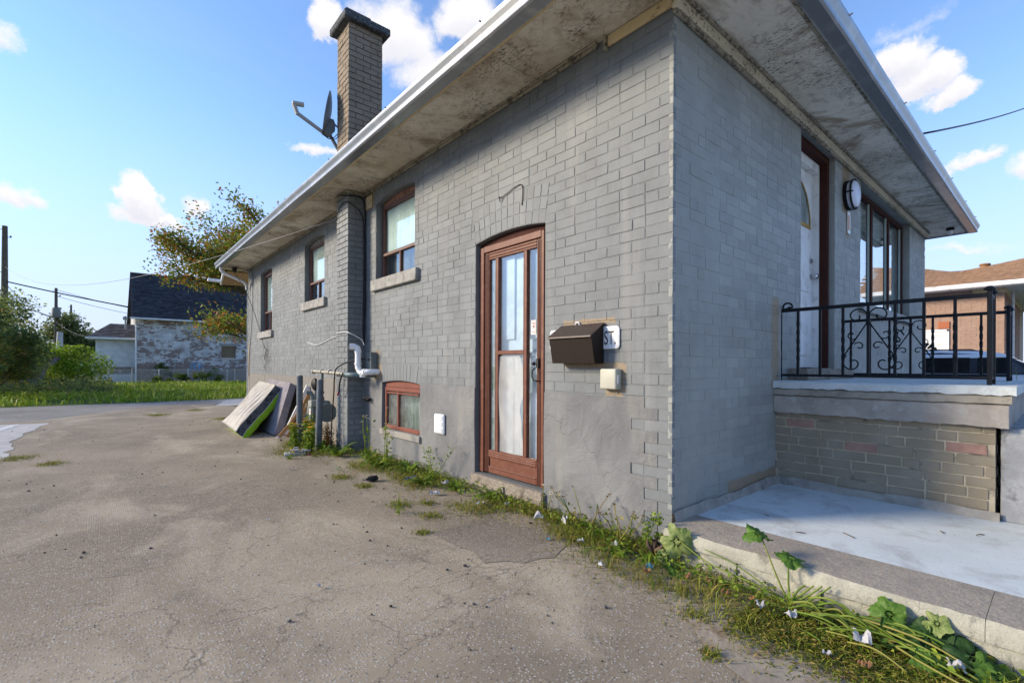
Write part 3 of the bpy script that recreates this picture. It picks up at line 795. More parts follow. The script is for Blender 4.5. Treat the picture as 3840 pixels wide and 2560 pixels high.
# ------------------------------------------------------------------ windows of the side wall
def sash_window(o, parent, head_mat, kind='slider', depth=.085):
    """brown frame set back in its brick opening; o: Opening"""
    x0 = depth
    g = .012; a, b, z0 = o.a+g, o.b-g, o.z0+g; zt = o.zs-.03
    fw_ = .045
    fr = MB()
    X = lambda d: (x0+d, x0+d+.05)
    def bar(s0, s1, za, zb, d=0.0, th=.05):
        fr.cbox((x0+d, s0, za), (x0+d+th, s1, zb), .004)
    bar(a, a+fw_, z0, zt); bar(b-fw_, b, z0, zt); bar(a+fw_, b-fw_, z0, z0+fw_); bar(a+fw_, b-fw_, zt-fw_, zt)
    rail = z0+(zt-z0)*.34
    bar(a+fw_, b-fw_, rail-.02, rail+.02, -.006, .05)
    mid = (a+b)/2
    bar(mid-.014, mid+.014, z0+fw_, rail-.02, -.004, .04)
    w_ = fr.build('window', M_BROWNW, parent)
    hd = MB(); hd.prism([(o.a, zt+.002), (o.b, zt+.002)]+[(o.b+(o.a-o.b)*i/10, arc_z(o.b+(o.a-o.b)*i/10, o.c, o.h, o.zs, o.rise)-.003) for i in range(11)], lambda s, z, d: (d, s, z), x0+.012, x0+.05)
    hd.build('head_board', head_mat, w_)
    MB().box((x0+.028, a+fw_, rail+.02), (x0+.032, b-fw_, zt-fw_)).build('pane', M_GLASS, w_)
    MB().box((x0+.020, a+fw_, z0+fw_), (x0+.024, mid-.014, rail-.02)).build('pane', M_GLASS, w_)
    MB().box((x0+.026, mid+.014, z0+fw_), (x0+.030, b-fw_, rail-.02)).build('pane', M_GLASS, w_)
    cur = MB(); n = 36
    cur.grid(lambda p, q: (x0+.045+.005*math.sin(p*60), a+.03+(b-a-.06)*p, rail-.02+(zt-rail)*q), n, 2); cur.build('curtain', M_BLIND, w_, smooth=True)  # pale full-width curtain, doubling as the sky reflection in the pane
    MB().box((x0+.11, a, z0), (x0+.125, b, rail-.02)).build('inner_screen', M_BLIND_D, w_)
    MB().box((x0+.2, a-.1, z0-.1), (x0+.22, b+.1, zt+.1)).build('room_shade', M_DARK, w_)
    sl = MB(); sl.cbox((-.052, o.a-.12, o.z0-.135), (x0+.01, o.b+.06, o.z0+.006), .007); sl.build('sill', M_SILL, w_)
    return w_
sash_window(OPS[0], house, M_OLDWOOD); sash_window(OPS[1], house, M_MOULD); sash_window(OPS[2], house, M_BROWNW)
# basement window: red flaking frame, two lights, gap above
o = BASE; fr = MB()
x0 = .03; a, b, z0, zt = o.a+.02, o.b-.02, o.z0+.03, o.zs-.055
for (s0, s1, za, zb, dd) in ((a, a+.04, z0, zt, 0), (b-.04, b, z0, zt, 0), (a+.04, b-.04, z0, z0+.045, 0), (a+.04, b-.04, zt-.05, zt, 0), (3.735, 3.765, z0+.045, zt-.05, -.004),
                            (a+.06, b-.06, zt-.082, zt-.062, -.006)):
    fr.cbox((x0+dd, s0, za), (x0+dd+.05, s1, zb), .004)
wb = fr.build('basement_window', M_RED, house)
hd = MB(); hd.prism([(o.a+.02, zt+.004), (o.b-.02, zt+.004)]+[(o.b-.02+(o.a-o.b+.04)*i/10, arc_z(o.b-.02+(o.a-o.b+.04)*i/10, o.c, o.h, o.zs, o.rise)-.008) for i in range(11)], lambda s, z, d: (d, s, z), x0+.010, x0+.05); hd.build('head_board', M_RED, wb)
MB().box((x0+.02, a+.04, z0+.045), (x0+.024, 3.735, zt-.05)).build('pane', M_GLASSB, wb)
MB().box((x0+.028, 3.765, z0+.045), (x0+.032, b-.04, zt-.05)).build('pane', M_GLASSB, wb)
cur = MB(); cur.grid(lambda p, q: (x0+.12+.02*math.sin(p*23), a+.04+.20+(.34)*p, z0+q*(zt-z0)), 20, 2); cur.build('curtain', M_BLIND, wb, smooth=True)
MB().box((x0+.13, a, z0), (x0+.14, 3.75, zt)).build('inner_screen', M_BLIND, wb)
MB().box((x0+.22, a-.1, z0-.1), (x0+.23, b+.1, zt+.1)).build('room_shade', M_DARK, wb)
MB().cbox((-.03, o.a-.03, o.z0-.05), (x0+.03, o.b+.02, o.z0+.024), .006).build('sill', M_CONC, wb)

# ------------------------------------------------------------------ storm door
sd = bpy.data.objects.new('storm_door', None); link(sd); sd.parent = house; sd.location = (0, 0, 0)
xd = .055
def sbar(mb, s0, s1, za, zb, d=0, th=.045, ch=.004): mb.cbox((xd+d, s0, za), (xd+d+th, s1, zb), ch); return mb
D0, D1, DZ0, DZ1 = 1.215, 2.085, .165, 2.285
jam = MB(); sbar(jam, D1-.055, D1+.012, DZ0, DZ1+.03, -.012, .07); sbar(jam, D0-.008, D0+.028, DZ0, DZ1+.03, -.010, .07); sbar(jam, D0+.028, D1-.055, DZ1-.025, DZ1+.035, -.012, .07)
jam.build('door_frame', M_BROWN, sd)
lf = MB(); L0, L1 = D0+.031, D1-.058; LZ1 = DZ1-.028
for s0, s1 in ((L0, L0+.062), (L1-.062, L1)): sbar(lf, s0, s1, DZ0+.005, LZ1, .004)
for za, zb in ((LZ1-.07, LZ1), (.315, .385), (DZ0+.005, .215)): sbar(lf, L0+.062, L1-.062, za, zb, .004)
for s0 in (1.435, 1.828): sbar(lf, s0, s0+.036, .385, LZ1-.07, .002)
sbar(lf, 1.471, 1.828, 1.285, 1.322, .000)
lf.build('door_leaf', M_BROWN, sd)
# rounded ribs along the stiles
rb = MB()
for s in (L0+.014, L0+.030, L0+.046, L1-.014, L1-.030, L1-.046): rb.tube([(xd+.003, s, DZ0+.01), (xd+.003, s, LZ1-.01)], .0055, 6)
for z in (LZ1-.02, LZ1-.048, .332, .350, .368, .225): rb.tube([(xd+.003, L0+.064, z), (xd+.003, L1-.064, z)], .0055, 6)
for s in (1.435, 1.471, 1.828, 1.864): rb.tube([(xd+.004, s, .388), (xd+.004, s, LZ1-.072)], .005, 6)
rb.build('rib', M_BROWN, sd, smooth=True)
MB().box((xd+.018, L0+.062, .215), (xd+.026, L1-.062, .315)).build('kick_panel', M_BROWN, sd)
for s0, s1, za, zb in ((L0+.062, 1.435, .385, LZ1-.07), (1.471, 1.828, 1.322, LZ1-.07), (1.471, 1.828, .385, 1.285), (1.864, L1-.062, .385, LZ1-.07)):
    MB().box((xd+.022, s0, za), (xd+.026, s1, zb)).build('pane', M_GLASSD, sd)
# torn film on the lower light
fm = MB(); rf = random.Random(4)
def fil(p, q):
    s = 1.829-.352*p*(1 if q < .10 else .93+.05*math.sin(q*11)+.03*math.sin(q*23)); return (xd+.013+.006*math.sin(p*9+q*7), s, .39+.88*q)
fm.grid(fil, 12, 26); fm.build('torn_film', M_FILM, sd, smooth=True)
hb = MB(); hb.prism([(1.16, DZ1+.037), (2.10, DZ1+.037)]+[(2.10-.94*i/10, arc_z(2.10-.94*i/10, DOOR.c, DOOR.h, DOOR.zs, DOOR.rise)-.006) for i in range(11)], lambda s, z, d: (d, s, z), xd+.006, xd+.05); hb.build('head_board', M_BROWN_D, sd)
hdl = MB(); hdl.cbox((xd-.022, L0+.016, 1.165), (xd-.001, L0+.046, 1.245), .003); hdl.lathe([(.0, 0), (.016, 0), (.017, .012), (.010, .03), (0, .03)], 12, Matrix.Translation((xd-.02, L0+.062, 1.20)) @ Matrix.Rotation(-PI/2, 4, 'Y'))
hdl.tube([(xd-.022, L0+.05, 1.165), (xd-.055, L0+.05, 1.14), (xd-.06, L0+.05, 1.09), (xd-.045, L0+.045, 1.06), (xd-.02, L0+.03, 1.055), (xd, L0+.03, 1.055)], .006, 8)
hdl.build('handle', simple('handle_metal', (.055, .050, .048), .35, .1, 9, 0, metal=.6), sd, smooth=True)
st = MB(); st.box((xd+.0195, 1.335, 1.45), (xd+.0205, 1.395, 1.575)); sti = st.build('sticker', simple('pink_white_card', (.70, .58, .57), .7, .1, 40, 0), sd)
sm = MB(); sm.box((xd+.0185, 1.352, 1.51), (xd+.0192, 1.372, 1.53)).box((xd+.0185, 1.345, 1.548), (xd+.0192, 1.385, 1.553)).box((xd+.0185, 1.345, 1.538), (xd+.0192, 1.378, 1.542)).box((xd+.0185, 1.348, 1.47), (xd+.0192, 1.38, 1.474))
sm.build('print', simple('card_print', (.22, .16, .17), .7, 0, 9, 0), sti)
# slot shade painted as a black strip at the hinge side, and the pale blue panelled door behind
MB().box((xd+.03, 1.152, .16), (xd+.04, D0-.008, 2.34)).build('slot_shade', M_DARK, sd)
ind = MB(); xi = .135
ind.box((xi, 1.16, .16), (xi+.04, 2.10, 2.40))
for s0, s1 in ((1.25, 1.60), (1.68, 2.03)):
    for za, zb in ((.30, .95), (1.10, 1.30)):
        ind.cbox((xi-.012, s0, za), (xi, s1, zb), .008)
ind.cbox((xi-.016, 1.25, 1.42), (xi, 1.48, 2.22), .008); ind.cbox((xi-.016, 1.66, 1.42), (xi, 2.03, 2.22), .008)
ind.build('inner_door', M_BLUEDOOR, sd)
MB().box((xi-.018, 1.29, 1.47), (xi-.0165, 1.44, 2.17)).build('inner_pane', M_GLASS, sd)
mbj = MB(); mbj.box((.090, 1.85, .16), (.112, 2.09, 2.33)); mbj.build('inner_jamb', simple('worn_green_wood', (.25, .30, .28), .8, .25, 20, .3, 60, dirt=(.12, .14, .13), dirts=18, streak=True), sd)

# ------------------------------------------------------------------ eaves
XE = -.557; YE = -.49; XR = WID+.56; YB = LEN+.30
so = MB()
def seg_plane(mb, a, b): mb.box(a, b)
SP = M_SOFFIT
ypos = [.0, 1.22, 2.44, 3.66, 4.88, 6.1, 7.32, 8.54, 9.76, 10.98, YB]
for i in range(len(ypos)-1):
    y0 = ypos[i]+.002; y1 = ypos[i+1]-.002
    if i == 0: y0 = YE+.004
    pan = MB()
    if y0 < 4.66 < y1 or y0 < 5.06 < y1:
        pan.box((XE, y0, ZS), (.0, min(y1, 4.652), ZS+.02)) if y0 < 4.652 else None
        pan.box((XE, max(y0, 4.655), ZS), (-.247, min(y1, 5.062), ZS+.02)) if max(y0, 4.655) < min(y1, 5.062) else None
        pan.box((XE, 5.066, ZS), (.0, y1, ZS+.02)) if y1 > 5.066 else None
    else: pan.box((XE, y0, ZS+random.uniform(-.003, .003)), (.0, y1, ZS+.02))
    pan.build('soffit_panel', M_SOFFIT, house)
xpos = [.002, 1.2, 2.42, 3.64, 4.86, 6.08, 7.3, XR]
for i in range(len(xpos)-1):
    MB().box((xpos[i]+.001, YE, ZS+random.uniform(-.003, .003)), (xpos[i+1]-.001, -.0, ZS+.02)).build('soffit_panel', M_SOFFIT_F, house)
MB().box((WID, .004, ZS), (XR, YB, ZS+.02)).box((.0, LEN+.002, ZS), (WID-.002, YB, ZS+.02)).build('soffit_panel', M_SOFFIT, house)
# mouldings under the soffit
mo = MB(); mo.cbox((-.030, .60, 3.488), (-.0035, 4.64, ZS-.004), .006).cbox((-.030, 5.08, 3.488), (-.0035, LEN, ZS-.004), .006).cbox((-.048, .60, 3.508), (-.031, 4.64, ZS-.004), .005).cbox((-.048, 5.08, 3.508), (-.031, LEN, ZS-.004), .005)
mo.build('moulding', M_MOULD, house)
MB().cbox((-.026, .0, 3.448), (-.0035, .505, 3.522), .004).build('frieze_board', M_CREAM, house)
MB().cbox((-.045, .51, 3.425), (-.004, .53, 3.526), .004).build('frieze_bracket', M_MOULD, house)
mo = MB(); mo.cbox((-.03, -.040, 3.425), (WID+.06, -.0035, 3.505), .004); mo.build('frieze_board', M_FRIEZE, house)
mo = MB(); mo.cbox((-.03, -.062, 3.506), (WID+.06, -.004, ZS-.004), .006).cbox((-.02, -.030, 3.400), (WID+.04, -.0035, 3.422), .004); mo.build('moulding', M_MOULD, house)
mo = MB(); mo.cbox((XE+.001, YE+.02, ZS-.012), (XE+.03, YB, ZS-.0005), .003); mo.build('edge_bead', M_CREAM, house)
mo = MB(); mo.cbox((XE+.05, YE+.001, ZS-.012), (XR, YE+.028, ZS-.0005), .003); mo.build('edge_bead', M_MOULD, house)
# fascia + gutters
fa = MB(); fa.box((XE-.018, YE-.018, ZS-.022), (XE-.002, YB, ZS+.13)); fa.box((XE-.002, YE-.018, ZS-.022), (XR, YE-.002, ZS+.13)); fa.box((XR, YE-.018, ZS-.022), (XR+.016, YB, ZS+.13)); fa.build('fascia', M_FASCIA, house)
GP = [(0, 0), (.085, 0), (.098, .012), (.094, .035), (.102, .062), (.118, .088), (.124, .106), (.124, .122), (.112, .122), (.108, .104), (.085, .03), (.002, .012), (.002, .122), (0, .122)]
def gutter(name, fnp, s0, s1, n=14, seed=3):
    r = random.Random(seed); vs = []; fs = []; k = len(GP)
    for j in range(n+1):
        s = s0+(s1-s0)*j/n; wob = r.uniform(-.004, .004)
        for a, b in GP: vs.append(fnp(s, a, b+wob))
    for j in range(n):
        for q in range(k): fs.append((j*k+q, j*k+(q+1) % k, (j+1)*k+(q+1) % k, (j+1)*k+q))
    fs += [tuple(range(k)), tuple(range(n*k, (n+1)*k))]
    return MB().add(vs, fs).build(name, M_GUTTER, house, smooth=True)
gutter('gutter', lambda s, a, b: (XE-.0195-a, s, ZS-.028+b), YE-.115, YB-.1, seed=3)
gutter('gutter', lambda s, a, b: (s, YE-.0195-a, ZS-.028+b), XE-.02, XR+.02, seed=9)
sc_m = MB()
for s in (1.1, 2.6, 4.1, 5.9, 7.5, 9.3): sc_m.tube([(XE-.13, s, ZS+.092), (XE-.155, s, ZS+.098)], .006, 6)
for s in (1.2, 2.9, 4.4, 5.6, 6.9, 8.0): sc_m.tube([(s, YE-.13, ZS+.092), (s, YE-.16, ZS+.10)], .006, 6)
sc_m.build('gutter_spike', M_GUTTER, house)
# hip roof
zr = ZS+.115; run = 4.3; zp = zr+run*.40; e = .10
rx0, rx1, ry0, ry1 = XE-e+.05, XR+e-.05, YE-e+.05, YB
r4 = MB(); cxm = (rx0+rx1)/2
r4.add([(rx0, ry0, zr), (rx1, ry0, zr), (rx1, ry1, zr), (rx0, ry1, zr), (cxm, ry0+run, zp), (cxm, ry1-run, zp)], [(0, 1, 4), (1, 2, 5, 4), (2, 3, 5), (3, 0, 4, 5)])
r4.add([(rx0, ry0, zr-.02), (rx1, ry0, zr-.02), (rx1, ry1, zr-.02), (rx0, ry1, zr-.02)], [(0, 1, 2, 3)])
r4.build('roof', M_ROOF, house)
# rear porch roof seen past the far corner
def canopy(z_off, th): return [(-.47, 11.94, 3.455+z_off), (2.5, 11.94, 3.62+z_off), (2.5, 13.2, 3.45+z_off), (-.32, 13.2, 3.335+z_off)]
c0 = canopy(0, 0); c1 = canopy(.03, 0); rc = MB(); rc.add(c0+c1, [(0, 1, 2, 3), (4, 5, 6, 7), (0, 1, 5, 4), (1, 2, 6, 5), (2, 3, 7, 6), (3, 0, 4, 7)])
rc.build('rear_canopy_soffit', simple('tan_boards', (.50, .33, .18), .7, .1, 3, .1, 20, dirt=(.40, .25, .13), dirts=6), house)
for k in range(1, 5):
    f = k/5; a_ = Vector(c0[0]).lerp(Vector(c0[3]), f); b_ = Vector(c0[1]).lerp(Vector(c0[2]), f); MB().tube([a_-Vector((0, 0, .002)), b_-Vector((0, 0, .002))], .004, 4).build('board_joint', M_BROWN_D, house)
MB().tube([Vector(c0[0])+Vector((-.01, 0, .02)), Vector(c0[3])+Vector((-.01, 0, .02))], .045, 4, square=True, flat=(1, .5)).build('rear_canopy_fascia', M_GUTWHITE, house)
rg = MB(); rg.cbox((-.66, 12.98, 3.365), (-.355, 13.10, 3.44), .01); rg.build('rear_canopy_gutter', M_GUTWHITE, house)
# downspout at the far corner
dp = MB(); dp.tube([(-.60, 11.55, 3.505), (-.60, 11.55, 3.44), (-.55, 11.55, 3.38), (-.14, 11.45, 3.20), (-.07, 11.47, 3.13), (-.06, 11.47, 3.02)], .036, 10)
dp.tube([(-.045, 11.47, 3.03), (-.045, 11.47, .3)], .012, 6)
dp.build('downspout', M_GUTWHITE, house, smooth=True)

# ------------------------------------------------------------------ chimney breast and stack
CX0, CX1, CY0, CY1 = -.245, .235, 4.66, 5.062; ZT = 5.79
chim = MB().box((CX0+.010, CY0+.010, 0), (0, CY1-.010, ZS)).build('chimney', M_SIDE, house)
MB().box((CX0+.010, CY0+.010, ZS), (CX1-.010, CY1-.010, ZT)).build('stack_core', M_CMORT, chim)
faces = [  # fn, length
    (lambda s, z, d: (CX0-d, CY0+s, z), CY1-CY0, PI/2), (lambda s, z, d: (CX0+s, CY0-d, z), CX1-CX0, PI), (lambda s, z, d: (CX1+d, CY0+s, z), CY1-CY0, -PI/2), (lambda s, z, d: (CX0+s, CY1+d, z), CX1-CX0, 0)]
def stack_rows(L, z0, z1, seed, ph):
    out = []; i = 0; z = z0; r = random.Random(seed)
    while z < z1-.03:
        lens = []
        first = .2 if (i+ph) % 2 else .095
        s = 0
        while s < L-.02:
            l = first if s == 0 else .2
            e_ = min(s+l, L)
            if L-e_ < .04: e_ = L
            lens.append((s, e_)); s = e_+.010
        for a, b in lens: out.append([(a, z), (b, z), (b, z+.064), (a, z+.064)])
        z += .075; i += 1
    return out
mb_low = MB(); rch = random.Random(77)
for fi, (fn, L, rz) in enumerate(faces):
    if fi < 2:
        Ls = L if fi == 0 else .245
        for q in stack_rows(Ls, .01, ZS-.01, 70+fi, fi):
            vs, fs = quad_brick(q, fn, rch); mb_low.add(vs, fs)
mb_low.build('breast_bricks', M_SIDE, chim)['kind'] = 'stuff'
cbm = shared_bricks(8, .2, .064, M_CBRICK, 78)
for fi, (fn, L, rz) in enumerate(faces):
    for q in stack_rows(L, ZS+.02, ZT, 80+fi, fi):
        me = rch.choice(cbm); o = bpy.data.objects.new('chimney_brick', me); link(o); o.parent = chim
        cs = (q[0][0]+q[1][0])/2; cz = q[0][1]+.032
        o.location = fn(cs, cz, rch.uniform(-.004, .003)); o.rotation_euler = (0, 0, rz); o.scale = ((q[1][0]-q[0][0])/.2, 1, 1)
cp = MB(); cp.cbox((CX0-.085, CY0-.085, ZT), (CX1+.085, CY1+.085, ZT+.10), .012); cp.cbox((CX0-.06, CY0-.06, ZT+.101), (CX0+.29, CY1+.06, ZT+.135), .01)
cp.build('chimney_cap', M_DARKCONC, chim)
MB().cbox((CX0-.03, CY0-.03, ZS-.045), (-.004, CY1+.03, ZS-.003), .006).build('breast_moulding', M_MOULD, chim)

# ------------------------------------------------------------------ front door and front window
fd = bpy.data.objects.new('front_door', None); link(fd); fd.parent = house
fr = MB(); fr.cbox((3.155, .055, 1.172), (3.1985, .135, 3.425), .004).cbox((2.213, .055, 3.36), (3.155, .135, 3.425), .004).cbox((2.2115, .055, 1.172), (2.25, .135, 3.36), .004); fr.build('door_frame', M_BROWN_D, fd)
jm = MB(); jm.box((3.16, .136, 1.172), (3.197, .215, 3.36)).box((2.213, .136, 3.27), (3.16, .215, 3.36)).box((2.213, .136, 1.172), (2.25, .215, 3.27)); jm.build('door_jamb', M_WHITE, fd)
lf = MB(); lf.box((2.252, .20, 1.18), (3.158, .245, 3.268))
for z0, z1 in ((1.30, 1.85), (1.98, 2.55)):
    for s0, s1 in ((2.36, 2.66), (2.75, 3.05)): lf.cbox((s0, .192, z0), (s1, .20, z1), .006)
lf.build('door_leaf', M_WHITE, fd)
fan = MB(); ctr = (2.705, 2.68)
pts = [(ctr[0]+.37*math.cos(a), ctr[1]+.46*math.sin(a)) for a in np.linspace(0, PI, 19)]
pin = [(ctr[0]+.335*math.cos(a), ctr[1]+.02+.42*math.sin(a)) for a in np.linspace(0, PI, 19)]
n = 19; vs = [(p[0], .19, p[1]) for p in pts]+[(p[0], .19, p[1]) for p in pin]+[(p[0], .20, p[1]) for p in pts]
fs = [(i, i+1, n+i+1, n+i) for i in range(n-1)]+[(i, i+1, 2*n+i+1, 2*n+i) for i in range(n-1)]
fan.add(vs, fs); fan.box((ctr[0]-.37, .188, ctr[1]-.012), (ctr[0]+.37, .20, ctr[1]+.022))
fan.build('fanlight_frame', simple('brass', (.50, .30, .06), .35, .1, 9, 0, metal=.5), fd)
MB().prism([(p[0], p[1]) for p in pin], lambda a, b, d: (a, d, b), .193, .199).build('fanlight_pane', M_GLASS, fd)
kn = MB(); Mk = lambda z: Matrix.Translation((3.10, .20, z)) @ Matrix.Rotation(PI/2, 4, 'X')
kn.lathe([(0, 0), (.032, 0), (.032, .008), (.012, .012), (.012, .035), (.028, .045), (.030, .062), (.018, .075), (0, .076)], 16, Mk(2.16)); kn.lathe([(0, 0), (.032, 0), (.030, .016), (.012, .020), (0, .022)], 16, Mk(2.33))
kn.build('handle', simple('chrome', (.6, .6, .6), .22, .05, 9, 0, metal=1), fd, smooth=True)
MB().box((3.190, .10, 2.28), (3.1985, .134, 2.40)).build('strike_plate', M_WHITE, fd)
MB().cbox((1.90, -.16, 1.066), (3.26, .20, 1.17), .008).build('door_step', M_AGG, fd)
fw = bpy.data.objects.new('front_window', None); link(fw); fw.parent = house
y0 = .085; g = MB(); wz0, wz1 = 1.962, 3.40
for x0_, x1_ in ((4.165, 4.225), (5.02, 5.10), (5.93, 6.01), (6.805, 6.862)): g.cbox((x0_, y0, wz0), (x1_, y0+.06, wz1), .004)
for x0_, x1_ in ((4.225, 5.02), (5.10, 5.93), (6.01, 6.805)):
    g.cbox((x0_, y0, wz1-.05), (x1_, y0+.06, wz1), .004).cbox((x0_, y0, wz0), (x1_, y0+.06, wz0+.04), .004)
g.build('window_frame', M_BROWN_D, fw)
for x0_, x1_ in ((4.225, 5.02), (5.10, 5.93), (6.01, 6.805)):
    ins = MB(); 
    for b_ in (((x0_, y0+.02, wz0+.04), (x0_+.03, y0+.045, wz1-.05)), ((x1_-.03, y0+.02, wz0+.04), (x1_, y0+.045, wz1-.05))): ins.box(*b_)
    ins.build('sash_edge', simple('sage_sash' , (.34, .40, .37), .6, .05, 5, 0) if 'sage_sash' not in MATS else MATS['sage_sash'], fw)
    MB().box((x0_+.03, y0+.03, wz0+.04), (x1_-.03, y0+.034, wz1-.05)).build('pane', M_GLASS, fw)
MB().box((4.17, y0+.09, wz0), (6.86, y0+.10, wz1)).build('sky_glare_panel', M_BLIND, fw)  # pale panel put in for the sky reflection on the glass
MB().cbox((4.08, -.055, 1.845), (6.98, .08, 1.952), .008).build('sill', M_FRONT, fw)
# ------------------------------------------------------------------ porch
porch = thing('front_porch', 'raised porch of brown bricks under a thick pale concrete slab', 'porch')
PX0, PX1, PY = 1.63, 3.42, -1.33; PZ = 1.066
MB().box((PX0+.008, PY+.008, .0), (PX1-.008, -.0, .80)).build('porch_core', M_PMORT, porch)
rows = []
rp = random.Random(15); z = .255; i = 0
while z < .775:
    s = .0-(.105 if i % 2 else 0)+rp.uniform(-.03, .03)
    while s < 1.325:
        L = .2 if rp.random() < .82 else .095
        a = max(s, .0); b = min(s+L, 1.325)
        if b-a > .03: rows.append([(a, z), (b, z), (b, z+.060), (a, z+.060)])
        s += L+.012
    z += .072; i += 1
pface = lambda s, z, d: (PX0-d, -s, z)
pm = shared_bricks(8, .2, .060, M_PBRICK, 51); pmr = shared_bricks(2, .2, .060, M_PBRICKR, 52)
red_spots = [(.22, .72), (.60, .60), (1.15, .62)]
for q in rows:
    cs = (q[0][0]+q[1][0])/2; cz = q[0][1]+.03
    me = rp.choice(pmr) if any(abs(cs-a) < .09 and abs(cz-b) < .036 for a, b in red_spots) and q[1][0]-q[0][0] > .15 else rp.choice(pm)
    o = bpy.data.objects.new('brick', me); link(o); o.parent = porch; o.location = pface(cs, cz, rp.uniform(-.002, .002)); o.rotation_euler = (0, 0, PI/2); o.scale = ((q[1][0]-q[0][0])/.2, 1, 1)
for i in range(7):
    z = .255+.072*i
    for k in range(9):
        a = .2+k*.21-(.105 if i % 2 else 0)
        if a < -.0 or a+.2 > PX1-PX0: continue
        o = bpy.data.objects.new('brick', rp.choice(pm)); link(o); o.parent = porch; o.location = (PX0+a+.1, PY, z+.03); o.rotation_euler = (0, 0, PI)
ft = MB(); ft.grid(lambda a, b: (PX0-.012-.012*(1-b)-.006*math.sin(a*37), -.0+(-1.345)*a, .185+.075*b*(1+.10*math.sin(a*11))), 40, 3); ft.build('footing', M_CONC, porch, smooth=True)
def rough_beam(name, x0, x1, y0, y1, z0, z1, mat, n=40, amp=.006, seed=1):
    r = random.Random(seed); vs = []; fs = []
    ys_ = np.linspace(y0, y1, n)
    for y in ys_:
        j = [r.uniform(-amp, amp) for _ in range(6)]
        vs += [(x0+j[0], y, z0+j[1]), (x0+j[2], y, z1-.012+j[3]*.5), (x0+.014+j[2], y, z1), (x1, y, z1), (x1, y, z0)]
    for k in range(n-1):
        for q in range(5): fs.append((k*5+q, k*5+(q+1) % 5, (k+1)*5+(q+1) % 5, (k+1)*5+q))
    fs += [tuple(range(5)), tuple(range((n-1)*5, n*5))]
    return MB().add(vs, fs).build(name, mat, porch, smooth=True)
M_BEAM = simple('porch_beam_concrete', (.32, .29, .255), .9, .2, 4, .5, 60, .007, dirt=(.38, .37, .34), dirts=9)
M_BEAM2 = simple('porch_ledge_concrete', (.29, .265, .22), .9, .2, 4, .5, 60, .007, dirt=(.17, .155, .13), dirts=5)
rough_beam('beam', PX0-.045, PX1+.02, -.003, -1.385, .802, .950, M_BEAM, seed=2)
rough_beam('ledge', PX0-.058, PX1+.03, -.003, -1.40, .9515, 1.006, M_BEAM2, amp=.003, seed=3)
rough_beam('slab', PX0-.066, PX1+.04, -.003, -1.42, 1.0075, PZ, M_SLAB, amp=.006, seed=4)
# concrete stairs going down towards the street
stp = MB()
for k in range(4): stp.cbox((1.655, -1.34-.27*(k+1), .19), (3.2, -1.345-.27*k, .798-.16*k), .012)
stp.build('steps', M_BLOCKY, porch)

